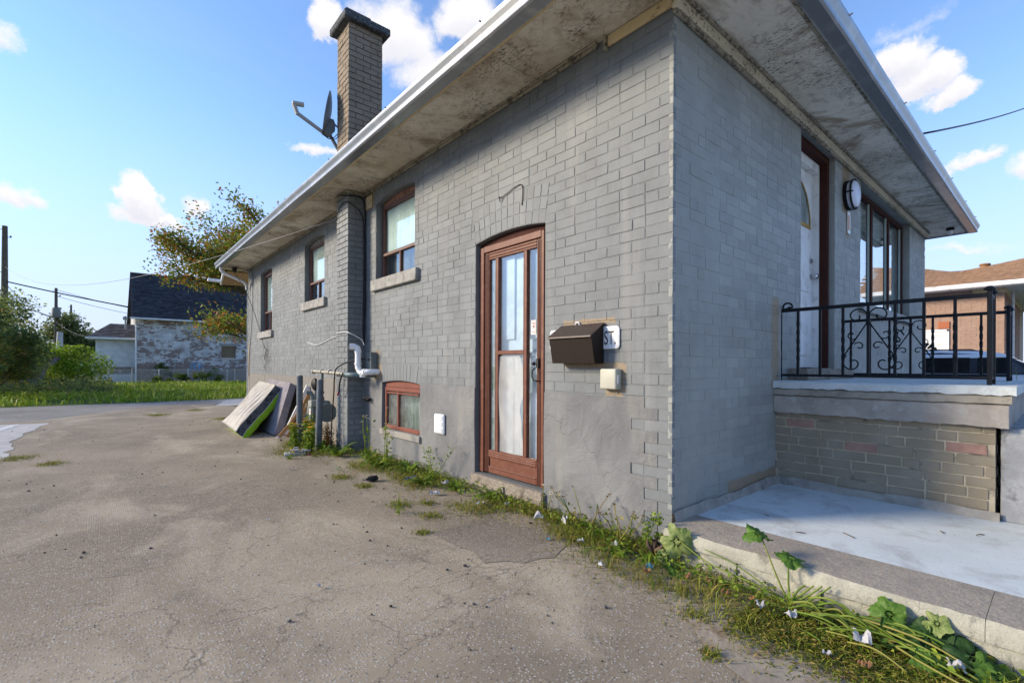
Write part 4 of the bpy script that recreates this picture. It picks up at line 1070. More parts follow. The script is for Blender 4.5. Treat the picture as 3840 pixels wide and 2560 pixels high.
# ------------------------------------------------------------------ railings
def spiral(c, r0, r1, a0, a1, n=22): return [(c[0]+(r0+(r1-r0)*t)*math.cos(a0+(a1-a0)*t), c[1]+(r0+(r1-r0)*t)*math.sin(a0+(a1-a0)*t)) for t in np.linspace(0, 1, n)]
def railing(label, X, y_wall, bent=False, extra=True):
    t = thing('porch_railing', label, 'railing', group=None)
    zb, zt = 1.112, 1.668; yw = y_wall; ye = -1.285; P3 = lambda y, z: (X, y, z)
    MB().tube([P3(yw, zt), P3(ye, zt)], .013, 4, square=True, flat=(1.2, .62)).build('top_rail', M_BLACKIRON, t)
    MB().tube([P3(yw, zb), P3(ye, zb)], .011, 4, square=True, flat=(1, .7)).build('bottom_rail', M_BLACKIRON, t)
    bal = [-.13, -.295, -.455, -.62, -.785, -.95, -1.115]
    for i, y in enumerate(bal):
        if i % 2 == 0:
            n = 34; pts = [P3(y, zb+(zt-zb)*k/n) for k in range(n+1)]
            b = MB(); ang = 0; vs = []; fs = []
            for k, p in enumerate(pts):
                tt = k/n
                if .2 < tt < .84: ang += .36
                for q in range(4):
                    a = ang+PI/4+q*PI/2; vs.append((p[0]+.0125*math.cos(a), p[1]+.0125*math.sin(a), p[2]))
            for k in range(n):
                for q in range(4): fs.append((k*4+q, k*4+(q+1) % 4, (k+1)*4+(q+1) % 4, (k+1)*4+q))
            b.add(vs, fs).build('twisted_baluster', M_BLACKIRON, t)
        else: MB().tube([P3(y, zb), P3(y, zt)], .0095, 4, square=True).build('baluster', M_BLACKIRON, t)
    # scrolls on both sides of the middle baluster
    for sg in (1, -1):
        yo = bal[3]; out = sg*.157; cz = 1.535
        L = lambda pts: [P3(yo+sg*u, z) for u, z in pts]
        sp = MB()
        sp.tube(L([(.157, 1.275), (.008, 1.525)]), .0055, 5)
        sp.tube(L([(.157, 1.275)]+spiral((.100, 1.215), .072, .016, .95, -5.2)), .0055, 5)
        sp.tube(L([(.008, 1.545)]+spiral((.072, 1.580), .066, .014, 2.9, -3.6)), .0055, 5)
        sp.tube(L(spiral((.105, 1.435), .040, .010, -2.6, 2.6)), .005, 5)
        sp.tube(L(spiral((.058, 1.345), .036, .009, .5, 5.8)), .005, 5)
        sp.build('scroll', M_BLACKIRON, t, smooth='all')
    MB().cbox((X-.014, bal[3]-.014, 1.52), (X+.014, bal[3]+.014, 1.55), .003).build('collar', M_BLACKIRON, t)
    if bent:
        MB().tube([P3(-.57, 1.50), P3(-.545, 1.545), P3(-.52, 1.535), P3(-.515, 1.49), P3(-.54, 1.46), P3(-.535, 1.44), P3(-.51, 1.435)], .008, 6).build('bent_scroll', M_BLACKIRON, t, smooth='all')
    else:
        ws = MB(); ws.tube([P3(yw, zb-.06), P3(yw, zt+.01)]+[P3(yw+(y_), z_) for y_, z_ in spiral((-.045, zt+.025), .045, .014, PI, -3.6)], .008, 6); ws.build('wall_scroll', M_BLACKIRON, t, smooth='all')
        for z in (1.25, 1.47): pass
    # corner posts and the short return to the stair
    for dx in (0, .245):
        xx = X+dx
        p = MB(); p.cbox((xx-.012, ye-.012, PZ-.001), (xx+.012, ye+.012, 1.70), .003) if dx == 0 else p.cbox((xx-.012, ye-.012, PZ-.001), (xx+.012, ye+.012, 1.70), .003)
        po = p.build('post', M_BLACKIRON, t)
        c = MB(); h = .027 if dx == 0 else .021
        c.lathe([(0, 1.70), (h*1.0, 1.70), (h*1.15, 1.708), (h*.9, 1.716), (h*.45, 1.726), (0, 1.728)], 8, Matrix.Translation((xx, ye, 0))); c.build('post_cap', M_BLACKIRON, po, smooth=True)
    MB().tube([(X+.02, ye, zt), (X+.235, ye, zt)], .013, 4, square=True, flat=(1.2, .62)).tube([(X+.02, ye, zb), (X+.235, ye, zb)], .011, 4, square=True, flat=(1, .7)).build('return_rail', M_BLACKIRON, t)
    for dx in (.085, .165): MB().tube([(X+dx, ye, zb), (X+dx, ye, zt)], .0095, 4, square=True).build('baluster', M_BLACKIRON, t)
    return t
railing('black wrought iron railing with scrolls on the near edge of the porch', 1.755, .002)
railing('black wrought iron railing on the far edge of the porch, with a bent scroll', 3.27, -.06, bent=True)

# ------------------------------------------------------------------ things fixed to the side wall
M_MAIL = simple('brown_mailbox_metal', (.018, .012, .009), .55, .12, 60, .25, 420, .0012, metal=0, spec=.2)
M_MAILT = simple('brown_lid_metal', (.050, .036, .029), .5, .25, 30, .15, 300, .001, metal=.1, spec=.4)
mbx = thing('mailbox', 'dark brown metal mailbox with sloping lid hung over the street sign', 'mailbox', (0, .75, 1.36))
# body: wedge, deeper at the top; y from -.205 to +.20
b_ = MB(); ya, yb_ = -.212, .20
pr = [(-.012, .128), (-.155, .035), (-.150, .026), (-.112, -.158), (-.012, -.158)]
vs = [(x, ya, z) for x, z in pr]+[(x, yb_, z) for x, z in pr]; k = 5
b_.add(vs, [tuple(range(5)), tuple(range(5, 10))[::-1]]+[(i, (i+1) % 5, 5+(i+1) % 5, 5+i) for i in range(5)])
b_.build('box', M_MAIL, mbx)
l_ = MB(); l_.prism([(-.010, .134), (-.164, .037), (-.166, .026), (-.161, .024), (-.158, .032), (-.012, .1285)], lambda x, z, d: (x, d, z), ya-.006, yb_+.006); l_.build('lid', M_MAILT, mbx)
h_ = MB(); h_.tube([(-.008, .02, .132), (-.010, .025, .150), (-.010, .055, .152), (-.008, .06, .132)], .006, 6); h_.build('hanger', M_PVC, mbx, smooth=True)
sg = thing('street_sign', 'white enamelled street sign with black letters, half hidden behind the mailbox', 'sign', (-.004, .74, 1.384))
def rrect(w, h, r, n=5):
    out = []
    for cx, cy, a0 in ((w-r, h-r, 0), (-(w-r), h-r, PI/2), (-(w-r), -(h-r), PI), (w-r, -(h-r), 1.5*PI)):
        for i in range(n+1): a = a0+PI/2*i/n; out.append((cx+r*math.cos(a), cy+r*math.sin(a)))
    return out
p = MB(); p.prism(rrect(.338, .080, .028), lambda a, b, d: (d, a, b), 0, -.008); sb = p.build('plate', M_PVC, sg)
rm = MB(); oo = rrect(.336, .078, .027); ii = rrect(.322, .064, .020); n = len(oo)
rm.add([(-.0084, a, b) for a, b in oo]+[(-.0115, (a+c)/2, (b+d_)/2) for (a, b), (c, d_) in zip(oo, ii)]+[(-.0084, a, b) for a, b in ii], [(i, (i+1) % n, n+(i+1) % n, n+i) for i in range(n)]+[(n+i, n+(i+1) % n, 2*n+(i+1) % n, 2*n+i) for i in range(n)])
rm.build('rim', M_PVC, sg, smooth=True)
def text(name, s, size, parent, loc, rot, mat, sx=1.0, align='LEFT', ext=.0006):
    cu = bpy.data.curves.new(name, 'FONT'); cu.body = s; cu.size = size; cu.align_x = align; cu.extrude = ext; cu.offset = .0
    tmp = bpy.data.objects.new(name+'_src', cu); link(tmp); bpy.context.view_layer.update()
    me = bpy.data.meshes.new_from_object(tmp.evaluated_get(bpy.context.evaluated_depsgraph_get())); bpy.data.objects.remove(tmp)
    o = bpy.data.objects.new(name, me); link(o); me.materials.clear(); me.materials.append(mat); o.parent = parent; o.location = loc; o.rotation_euler = rot; o.scale = (sx, 1, 1); return o
M_INK = simple('black_enamel', (.010, .012, .016), .4, 0, 5, 0)
text('lettering', 'ST.', .138, sg, (-.0095, -.312, -.048), (PI/2, 0, -PI/2), M_INK, .60, 'RIGHT')
bl = MB(); bl.lathe([(0, 0), (.004, 0), (.004, .002), (0, .003)], 8, Matrix.Translation((-.009, -.326, .005)) @ Matrix.Rotation(-PI/2, 4, 'Y')); bl.build('screw', simple('rust', (.2, .09, .03), .8, .2, 50, 0), sg)
ub = thing('utility_box', 'beige plastic telephone box on the wall below the mailbox', 'utility box', (-.002, .462, 1.092))
bm = bmesh.new(); bmesh.ops.create_cube(bm, size=1)
for v in bm.verts: v.co = Vector((v.co.x*.055-.0335, v.co.y*.150, v.co.z*.148)); 
for v in bm.verts:
    if v.co.x < -.03: v.co.y *= .93; v.co.z *= .96
bmesh.ops.bevel(bm, geom=bm.edges[:], offset=.012, segments=3, profile=.5, affect='EDGES')
M_BEIGE = simple('beige_plastic', (.46, .45, .37), .45, .04, 5, .02, 40, dirt=(.38, .36, .30), dirts=9)
MB().bm(bm).build('cover', M_BEIGE, ub, smooth=True)
MB().cbox((-.010, -.073, -.072), (0, .073, .070), .003).build('base_plate', M_BEIGE, ub)
lb = MB(); lb.box((-.050, -.0755, -.03), (-.030, -.0745, .03)); lab = lb.build('label_strip', M_PVC, ub)
vb = thing('wall_vent', 'white plastic outlet cover on the foundation beside the storm door', 'vent', (-.010, 2.705, .565))
v_ = MB(); v_.cbox((-.028, -.095, -.105), (0, .095, .105), .010); v_.build('cover', M_PVC, vb)
v_ = MB()
for z in (-.065, -.0, .062): v_.cbox((-.036, -.075, z-.026), (-.027, .075, z+.026), .004)
v_.build('flap', M_PVC, vb)
bv = thing('soffit_vent', 'small cream louvred vent under the eave beside the chimney breast', 'vent', (-.003, 4.515, 3.375))
v_ = MB(); v_.cbox((-.02, -.09, -.085), (0, .09, .085), .006); v_.build('frame', M_CREAM, bv)
for k in range(5):
    MB().box((-.028, -.07, -.066+k*.028), (-.0205, .07, -.052+k*.028)).build('louvre', M_FRIEZE, bv)

# front wall: lamp and number
lp = thing('wall_lamp', 'round frosted bulkhead lamp with black rings beside the front door', 'lamp', (3.60, -.003, 3.10))
Ml = Matrix.Rotation(PI/2, 4, 'X')
M_FROST = simple('frosted_lens', (.66, .70, .82), .35, .03, 3, 0)
MB().lathe([(0, 0), (.158, 0), (.162, .03), (.150, .034), (0, .035)], 36, Ml).build('base', M_BLACKIRON, lp, smooth=True)
MB().lathe([(.148, .034), (.150, .075), (.140, .092), (.105, .108), (.05, .115), (0, .116)], 36, Ml).build('lens', M_FROST, lp, smooth=True)
MB().lathe([(.150, .066), (.168, .066), (.170, .076), (.160, .082), (.146, .080)], 36, Ml).build('ring', M_BLACKIRON, lp, smooth=True)
cl = MB()
for a in (0, PI/2, PI, -PI/2): cl.tube([(.160*math.cos(a), -.02, .160*math.sin(a)), (.166*math.cos(a), -.078, .166*math.sin(a)), (.142*math.cos(a), -.092, .142*math.sin(a))], .007, 6)
cl.build('clip', M_BLACKIRON, lp)
nb_ = thing('number_plate', 'small white plate with an orange figure one below the round lamp', 'number plate', (3.655, -.003, 2.81))
MB().cbox((-.045, -.010, -.125), (.045, 0, .125), .003).build('plate', M_PVC, nb_)
text('lettering', '1', .25, nb_, (-.012, -.0115, -.087), (PI/2, 0, 0), simple('orange_enamel', (.55, .17, .03), .5, 0, 5, 0), 1.7, 'CENTER')
# dome cameras
for loc, lab in (((8.05, -.33, ZS-.004), 'small black and white dome camera at the street end of the soffit'), ((-.33, 11.45, ZS-.004), 'small dark dome camera under the far end of the driveway soffit')):
    c_ = thing('dome_camera', lab, 'camera', loc)
    MB().lathe([(0, -.002), (.05, -.002), (.055, -.03), (.045, -.05), (0, -.05)], 16).build('mount', M_BLACKIRON if loc[0] > 0 else M_BLACKRUB, c_, smooth=True)
    MB().lathe([(.042, -.05), (.045, -.075), (.035, -.10), (.015, -.115), (0, -.118)], 16).build('dome', M_PVC if loc[0] > 0 else M_BLACKIRON, c_, smooth=True)

# ------------------------------------------------------------------ pipes, meter, cables
vp = thing('vent_pipe', 'white plastic vent pipe elbowing up the wall by the chimney breast', 'vent pipe')
MB().tube([(.0, 4.225, 1.095), (-.06, 4.23, 1.095), (-.12, 4.245, 1.095), (-.15, 4.27, 1.095), (-.155, 4.31, 1.095)], .038, 14).build('outlet_pipe', M_PVC, vp, smooth=True)
MB().tube([(-.155, 4.27, 1.095), (-.157, 4.32, 1.092), (-.16, 4.355, 1.07), (-.16, 4.36, 1.03)], .044, 14).build('elbow', M_PVC, vp, smooth=True)
MB().tube([(-.17, 4.35, 1.075), (-.185, 4.395, 1.10), (-.195, 4.425, 1.15), (-.195, 4.43, 1.20), (-.195, 4.43, 1.37), (-.20, 4.435, 1.405), (-.235, 4.45, 1.425), (-.29, 4.47, 1.425)], .040, 14).build('upright_pipe', M_PVC, vp, smooth=True)
cr_ = MB(); Mc = Matrix.Translation((-.291, 4.4705, 1.425)) @ Matrix.Rotation(-PI/2+.33, 4, 'Y')
cr_.lathe([(0, 0), (.034, 0), (.034, .003), (0, .003)], 14, Mc); cr_.build('outlet_grille', M_BLACKIRON, vp)
cl_ = MB()
for z in (1.20, 1.36): cl_.lathe([(.041, -.012), (.046, -.012), (.046, .012), (.041, .012)], 16, Matrix.Translation((-.195, 4.43, z)))
cl_.build('collar', M_PVC, vp, smooth=True)
jb = thing('junction_box', 'tall grey electrical box behind the white vent pipe', 'electrical box', (-.004, 4.335, 1.235))
MB().cbox((-.085, -.062, -.11), (0, .062, .11), .006).build('cover', M_METERG, jb)
MB().cbox((-.092, -.066, .085), (-.0, .066, .116), .004).build('lid', M_METERG, jb)

gm = thing('gas_meter', 'grey green gas meter with regulator and pale feed pipe', 'gas meter')
gx, gy = -.31, 5.50
body = MB(); body.cbox((gx-.165, gy-.10, .37), (gx+.02, gy+.10, .60), .02); body.cbox((gx+.0205, gy-.09, .38), (gx+.12, gy+.09, .66), .02)
body.build('body', M_METERG, gm)
drum = MB(); drum.lathe([(0, 0), (.125, 0), (.135, .012), (.135, .03), (.118, .04), (.118, .075), (.10, .09), (0, .092)], 22, Matrix.Translation((gx+.03, gy-.095, .50)) @ Matrix.Rotation(PI/2, 4, 'X'))
drum.build('diaphragm_case', M_METERG, gm, smooth=True)
MB().lathe([(0, 0), (.13, 0), (.135, .012), (.13, .025), (0, .026)], 22, Matrix.Translation((gx+.03, gy-.19, .50)) @ Matrix.Rotation(PI/2, 4, 'X')).build('end_cap', M_METERG, gm, smooth=True)
MB().cbox((gx-.175, gy-.13, .585), (gx-.05, gy+.02, .675), .008).build('index_head', simple('index_grey', (.30, .31, .27), .4, .1, 30, 0), gm)
MB().box((gx-.167, gy-.08, .47), (gx-.1655, gy-.02, .56)).build('label_strip', simple('meter_label', (.62, .58, .56), .6, .2, 60, 0), gm)
MB().lathe([(0, 0), (.085, .0), (.09, .02), (.085, .035), (.05, .055), (0, .06)], 20, Matrix.Translation((gx-.03, gy+.11, .90)) @ Matrix.Rotation(-PI/2, 4, 'Y')).build('regulator', M_BLACKIRON, gm, smooth=True)
MB().tube([(gx-.10, gy+.05, .60), (gx-.10, gy+.05, .74), (gx-.12, gy+.06, .78), (gx-.17, gy+.08, .78)], .030, 10).tube([(gx-.05, gy+.08, .66), (gx-.03, gy+.11, .72), (gx-.03, gy+.11, .86)], .022, 8).build('inlet_pipe', M_METERG, gm, smooth=True)
up = MB(); up.tube([(gx+.02, gy, .655), (gx+.02, gy, 1.075)], .021, 10); 
for z in (.67, .70, .78): up.lathe([(.021, -.014), (.034, -.014), (.034, .014), (.021, .014)], 8, Matrix.Translation((gx+.02, gy, z)))
up.build('riser', M_METERG, gm, smooth=True)
fp = MB(); fp.tube([(-.29, 5.86, 1.09), (-.29, 4.80, 1.07), (-.29, 4.60, 1.062)], .026, 12)
for y in (5.86, 5.50, 5.18): fp.lathe([(.026, -.016), (.036, -.016), (.036, .016), (.026, .016)], 12, Matrix.Translation((-.29, y, 1.084)) @ Matrix.Rotation(PI/2, 4, 'X'))
fp.build('feed_pipe', M_PIPEM, gm, smooth=True)
ep = MB(); ep.tube([(-.29, 4.62, 1.062), (-.29, 4.50, 1.060), (-.27, 4.43, 1.058), (-.22, 4.40, 1.056), (-.05, 4.36, 1.05), (.0, 4.35, 1.05)], .030, 12); ep.build('wall_elbow', simple('pipe_teal', (.13, .19, .20), .5, .1, 9, .05), gm, smooth=True)

for (x, y, h, lean, lab, tilt) in ((-.475, 5.105, .975, .012, 'blue grey steel bollard standing right in front of the gas meter', .025), (-.520, 5.775, 1.018, -.01, 'blue grey steel bollard between the gas meter and the mattresses', .0)):
    bo = thing('bollard', lab, 'bollard', (x, y, 0), group='steel bollards by the gas meter')
    MB().tube([(0, 0, -.05), (tilt*.5, 0, h*.5), (tilt, 0, h)], .044, 16).build('post', M_BOLL, bo, smooth=True)
    MB().lathe([(0, 0), (.040, 0), (.038, .008), (.02, .018), (0, .02)], 16, Matrix.Translation((tilt, 0, h))).build('cap', M_CONC, bo, smooth=True)

def cable(name, label, cat, pts, r, mat, smooth_n=8, group=None):
    """Catmull-Rom through the points"""
    P = [Vector(p) for p in pts]; P = [P[0]]+P+[P[-1]]; out = []
    for i in range(1, len(P)-2):
        for k in range(smooth_n):
            t = k/smooth_n; a, b, c, d_ = P[i-1], P[i], P[i+1], P[i+2]
            out.append(.5*((2*b)+(c-a)*t+(2*a-5*b+4*c-d_)*t*t+(3*b-a-3*c+d_)*t*t*t))
    out.append(P[-2])
    o = MB().tube(out, r, 6).build(name, mat, smooth='all'); return tag(o, label, cat, group)
cable('service_cable', 'black cable running down the corner between chimney breast and wall', 'cable', [(-.30, 4.9, 3.50), (-.28, 4.72, 3.46), (-.12, 4.60, 3.45), (-.03, 4.62, 3.36), (-.018, 4.63, 3.0), (-.020, 4.62, 2.2), (-.022, 4.63, 1.6), (-.05, 4.58, 1.48)], .009, M_BLACKRUB)
cable('service_cable', 'second black cable looping from the breast corner to the wall run', 'cable', [(-.26, 5.04, 3.22), (-.262, 4.98, 3.30), (-.265, 4.82, 3.38), (-.25, 4.64, 3.36), (-.08, 4.635, 3.25), (-.034, 4.636, 3.0), (-.034, 4.636, 2.0), (-.040, 4.63, 1.55)], .007, M_BLACKRUB)
cable('service_cable', 'thin grey wire hanging beside the black cables by the chimney breast', 'cable', [(-.05, 4.636, 2.3), (-.07, 4.62, 1.9), (-.09, 4.60, 1.7), (-.06, 4.60, 1.52)], .004, M_GREYCAB)
cable('white_cable', 'loose white cable wandering across bricks beside the chimney breast', 'cable', [(-.008, 7.08, 1.585), (-.012, 6.60, 1.52), (-.012, 6.2, 1.56), (-.012, 5.75, 1.62), (-.06, 5.08, 1.625), (-.252, 5.05, 1.63), (-.252, 4.70, 1.625), (-.22, 4.60, 1.60), (-.10, 4.56, 1.53), (-.07, 4.53, 1.45)], .005, M_PVC)
cable('drop_cable', 'black cable hanging from the vent pipe past the gas pipe into the weeds', 'cable', [(-.10, 4.30, 1.26), (-.22, 4.50, 1.25), (-.36, 4.72, 1.15), (-.345, 4.86, 1.0), (-.345, 4.88, .8), (-.36, 4.90, .5), (-.38, 4.88, .2), (-.42, 4.78, .05)], .010, M_BLACKRUB)
cable('drop_cable', 'short black cable end with red tips hanging below the gas pipe', 'cable', [(-.33, 4.60, 1.08), (-.345, 4.64, 1.0), (-.33, 4.72, .9), (-.32, 4.76, .82)], .010, M_BLACKRUB)
rt = thing('red_connector', 'small red wire connectors on the cable end below the gas pipe', 'connector', (-.32, 4.77, .80))
MB().tube([(0, 0, .02), (-.01, .02, -.02)], .012, 6).tube([(0, .01, .01), (.0, .05, -.012)], .009, 6).build('cap', simple('red_plastic', (.30, .02, .02), .5, .1, 9, 0), rt)
wt = thing('wall_wire_tuft', 'little tuft of black wire ends sticking out of the wall', 'wire tuft', (-.01, 4.47, .73))
mb = MB(); r_ = random.Random(3)
for k in range(26): mb.tube([(0, r_.uniform(-.03, .03), r_.uniform(-.02, .02)), (-.05, r_.uniform(-.06, .06), r_.uniform(-.035, .035)), (r_.uniform(-.09, -.04), r_.uniform(-.09, .09), r_.uniform(-.045, .045))], .0035, 4)
mb.build('wires', M_BLACKRUB, wt)
wn = thing('wire_nest', 'tangle of thin white wires on the wall above the mattresses', 'wire tangle', (-.02, 9.9, 1.30))
mb = MB()
for k in range(22):
    a = r_.uniform(0, 6.3); p0 = Vector((0, r_.uniform(-.25, .25), r_.uniform(-.15, .15))); pts = [p0]
    for q in range(5): a += r_.uniform(-1, 1); pts.append(pts[-1]+Vector((r_.uniform(-.02, .01), .12*math.cos(a), .09*math.sin(a))))
    mb.tube(pts, .0022, 4)
mb.build('wires', M_GREYCAB, wn)
cable('drop_cable', 'thin black cable slanting down the wall beside the far sash window', 'cable', [(-.45, 11.2, 3.47), (-.20, 10.9, 2.9), (-.03, 10.6, 2.2), (-.015, 10.05, 1.62), (-.02, 9.75, 1.52), (-.02, 9.85, 1.48), (-.02, 9.95, 1.30)], .006, M_BLACKRUB)
cable('drop_cable', 'thin cable running straight down near the far house corner', 'cable', [(-.50, 11.35, 3.50), (-.12, 11.25, 3.46), (-.02, 11.1, 3.35), (-.018, 11.15, 2.2), (-.018, 11.4, 1.4), (-.018, 11.45, .9)], .006, M_BLACKRUB)
# nail and crack wire over the door arch
cable('arch_wire', 'short bent dark wire stuck over the storm door arch', 'wire', [(-.012, 1.72, 2.66), (-.03, 1.71, 2.70), (-.012, 1.70, 2.695), (-.008, 1.44, 2.74), (-.006, 1.43, 2.56)], .004, M_BLACKRUB)

# ------------------------------------------------------------------ satellite dish above the gutter
ds = thing('satellite_dish', 'grey satellite dish with feed arm standing on the roof edge by the chimney', 'satellite dish')
M_DISH = simple('dish_grey', (.16, .19, .21), .5, .08, 6, .03, dirt=(.22, .24, .25), dirts=8)
MB().tube([(-.16, 5.22, 3.62), (-.17, 5.2, 3.95), (-.15, 5.2, 4.22), (-.20, 5.2, 4.30), (-.285, 5.2, 4.42), (-.315, 5.2, 4.50)], .024, 10).build('mast', M_DISH, ds, smooth=True)
dn = Vector((-.93, .33, .17)).normalized(); dc = Vector((-.345, 5.20, 4.735)); t1 = Vector((0, 0, 1)).cross(dn).normalized(); t2 = dn.cross(t1)
mb = MB(); vs = []; fs = []; nr, na = 7, 32
for sgn, off in ((1, 0), (-1, -.012)):
    base = len(vs)
    for i in range(nr+1):
        rr_ = i/nr
        for k in range(na):
            a = 2*PI*k/na; p = dc+t1*(.255*rr_*math.cos(a))+t2*(.305*rr_*math.sin(a))+dn*(.055*rr_*rr_+off-.05); vs.append(p)
    for i in range(nr):
        for k in range(na): fs.append((base+i*na+k, base+i*na+(k+1) % na, base+(i+1)*na+(k+1) % na, base+(i+1)*na+k))
b0 = nr*na; b1 = (nr+1)*na+nr*na
for k in range(na): fs.append((b0+k, b0+(k+1) % na, b1+(k+1) % na, b1+k))
mb.add(vs, fs); mb.build('reflector', M_DISH, ds, smooth=True)
br = MB(); br.prism([(-.30, 4.42), (-.24, 4.50), (-.235, 4.60), (-.26, 4.66), (-.33, 4.66), (-.40, 4.45)], lambda a, b, d: (a, d, b), 5.16, 5.24); br.build('bracket', M_DISH, ds)
MB().tube([(-.36, 5.2, 4.47), (-.42, 5.2, 4.46), (-.74, 5.2, 4.60)], .020, 4, square=True).build('feed_arm', simple('arm_grey', (.30, .31, .30), .5, .1, 8, 0), ds)
MB().tube([(-.735, 5.2, 4.585), (-.785, 5.2, 4.71)], .024, 4, square=True).tube([(-.80, 5.2, 4.715), (-.66, 5.19, 4.735)], .032, 10).build('feed_horn', simple('lnb_grey', (.34, .35, .33), .5, .1, 8, 0), ds, smooth=True)
MB().tube([(-.42, 5.2, 4.44), (-.34, 5.18, 4.39), (-.25, 5.17, 4.41), (-.19, 5.17, 4.49), (-.19, 5.18, 4.56), (-.23, 5.19, 4.60)], .006, 5).tube([(-.42, 5.2, 4.43), (-.33, 5.17, 4.37), (-.23, 5.16, 4.39), (-.17, 5.16, 4.48), (-.175, 5.18, 4.57), (-.23, 5.19, 4.615)], .006, 5).build('cable_loop', M_BLACKRUB, ds, smooth='all')

# ------------------------------------------------------------------ dumped bedding
def quadgrid(A, B, C, D, n, m, fn):
    """A near bottom, B near top, C far top, D far bottom"""
    A, B, C, D = map(Vector, (A, B, C, D)); nrm = (B-A).cross(D-A).normalized()
    if nrm.x > 0: nrm = -nrm
    return lambda u, v: (A.lerp(D, u)).lerp(B.lerp(C, u), v)+nrm*fn(u, v), nrm
M_CREAMF = simple('cream_ticking', (.47, .44, .385), .9, .10, 9, .35, 40, .01, dirt=(.36, .32, .26), dirts=3)
def quilt():
    m, t = new_mat('charcoal_quilted_side'); P = t.pos()
    mp = t.map(P, scale=(9, 9, 9)); e = t.voro(mp, 1.0, 'DISTANCE_TO_EDGE', rnd=.35)
    cid = t.sep(t.voro(mp, 1.0, out='Color', rnd=.35))[0]
    c = t.mix(cid, (.020, .024, .032), (.085, .10, .125)); c = t.mix(t.mapr(e, .0, .05, 1, 0), c, (.13, .15, .18))
    finish(t, c, .8, t.bump(e, .4, .01), 0, .3); return m
M_QUILT = quilt()
M_LIMEF = simple('lime_green_fabric', (.22, .42, .015), .8, .06, 8, .15, 60)
M_MAUVE = simple('mauve_grey_ticking', (.20, .185, .205), .9, .1, 5, .25, 30, .01, dirt=(.28, .25, .25), dirts=3)
mt = thing('mattress', 'stained cream mattress with charcoal and lime green edge leaning on the wall', 'mattress')
A, B, C, D = (-1.10, 7.08, .11), (-.30, 7.93, .80), (-.27, 9.30, .83), (-1.03, 8.62, .12)
def wr(u, v): return .045*math.sin(u*PI)*math.sin(v*PI)+(.009*math.sin(u*46+6*math.sin(v*3)+v*5)+.006*math.sin(u*83+v*11))*math.sin(v*PI)**.5+.014*math.sin(v*7+u*2)
ff, nr_ = quadgrid(A, B, C, D, 1, 1, wr)
th = .23
mb = MB(); mb.grid(lambda u, v: ff(u, v), 90, 30); mb.build('top_panel', M_CREAMF, mt, smooth='all')
def edge_strip(name, d0, d1, mat, bulge=.010, edges=('near', 'bot', 'far', 'top')):
    mb = MB()
    for e_ in edges:
        fnn = {'near': lambda s: (0, s), 'bot': lambda s: (s, 0), 'far': lambda s: (1, s), 'top': lambda s: (s, 1)}[e_]
        outv = {'near': Vector((A)) - Vector(D), 'bot': Vector(A)-Vector(B), 'far': Vector(D)-Vector(A), 'top': Vector(B)-Vector(A)}[e_].normalized()
        mb.grid(lambda s, q: Vector(ff(*fnn(s)))-nr_*(d0+(d1-d0)*q)+outv*(bulge*math.sin(q*PI)+.004*math.sin(s*30)), 36, 5)
    return mb.build(name, mat, mt, smooth='all')
edge_strip('side_border', 0.0, .125, M_QUILT); edge_strip('lime_border', .13, th, M_LIMEF, .016)
edge_strip('piping', .124, .131, M_PVC, .004)
mb = MB(); mb.grid(lambda u, v: Vector(ff(u, v))-nr_*(th-.004), 6, 6); mb.build('under_panel', M_LIMEF, mt)
pp = MB()
for rng_ in ([(0, i/30) for i in range(31)], [(i/30, 0) for i in range(31)], [(i/30, 1) for i in range(31)]): pp.tube([Vector(ff(u, v))+nr_*.004 for u, v in rng_], .009, 6)
pp.build('piping', M_CREAMF, mt, smooth='all')
def slab_thing(name, label, cat, A, B, C, D, th, mat, wav=.0, group=None, side_mat=None):
    t = thing(name, label, cat); f2, n2 = quadgrid(A, B, C, D, 1, 1, lambda u, v: .02*math.sin(u*PI)*math.sin(v*PI)+wav*math.sin(u*20+v*8))
    MB().grid(lambda u, v: f2(u, v), 16, 16).build('top_panel', mat, t, smooth='all')
    mb = MB()
    for fnn in (lambda s: (0, s), lambda s: (s, 0), lambda s: (1, s), lambda s: (s, 1)): mb.grid(lambda s, q: Vector(f2(*fnn(s)))-n2*th*q, 14, 2)
    mb.grid(lambda u, v: Vector(f2(u, v))-n2*th, 3, 3); mb.build('side_panel', side_mat or mat, t, smooth='all')
    return t
slab_thing('mattress', 'greyish mauve mattress leaning on the wall behind the cream one', 'mattress', (-.56, 6.98, .02), (-.14, 7.60, .86), (-.14, 9.1, .90), (-.60, 8.5, .02), .12, M_MAUVE)
hbd = thing('bed_slats', 'curved wooden bed slat frame leaning beside the mauve mattress', 'bed frame')
M_PINE = simple('pine_wood', (.42, .22, .08), .6, .15, 12, .1, 40)
for dx in (0, .13):
    pts = [(-.56+dx, 6.74, .0), (-.36+dx*.8, 6.70, .25), (-.19+dx*.6, 6.72, .48), (-.06+dx*.3, 6.80, .70)]
    MB().tube(pts, .028, 4, square=True, flat=(1, .55)).build('rail', M_PINE, hbd)
for k, t_ in enumerate((.18, .42, .62, .80)):
    a = Vector((-.56, 6.74, 0)).lerp(Vector((-.06, 6.80, .70)), t_); MB().cbox((a.x-.01, a.y-.01, a.z-.012), (a.x+.12, a.y+.015, a.z+.02), .003).build('slat', M_PINE, hbd)
wbd = thing('white_board', 'dirty white board standing behind the wooden bed slats', 'board')
MB().prism([(-.44, .02), (-.36, .02), (.0, .80), (-.06, .84)], lambda a, b, d: (a, d, b), 6.93, 6.96).build('panel', M_WHITE, wbd)
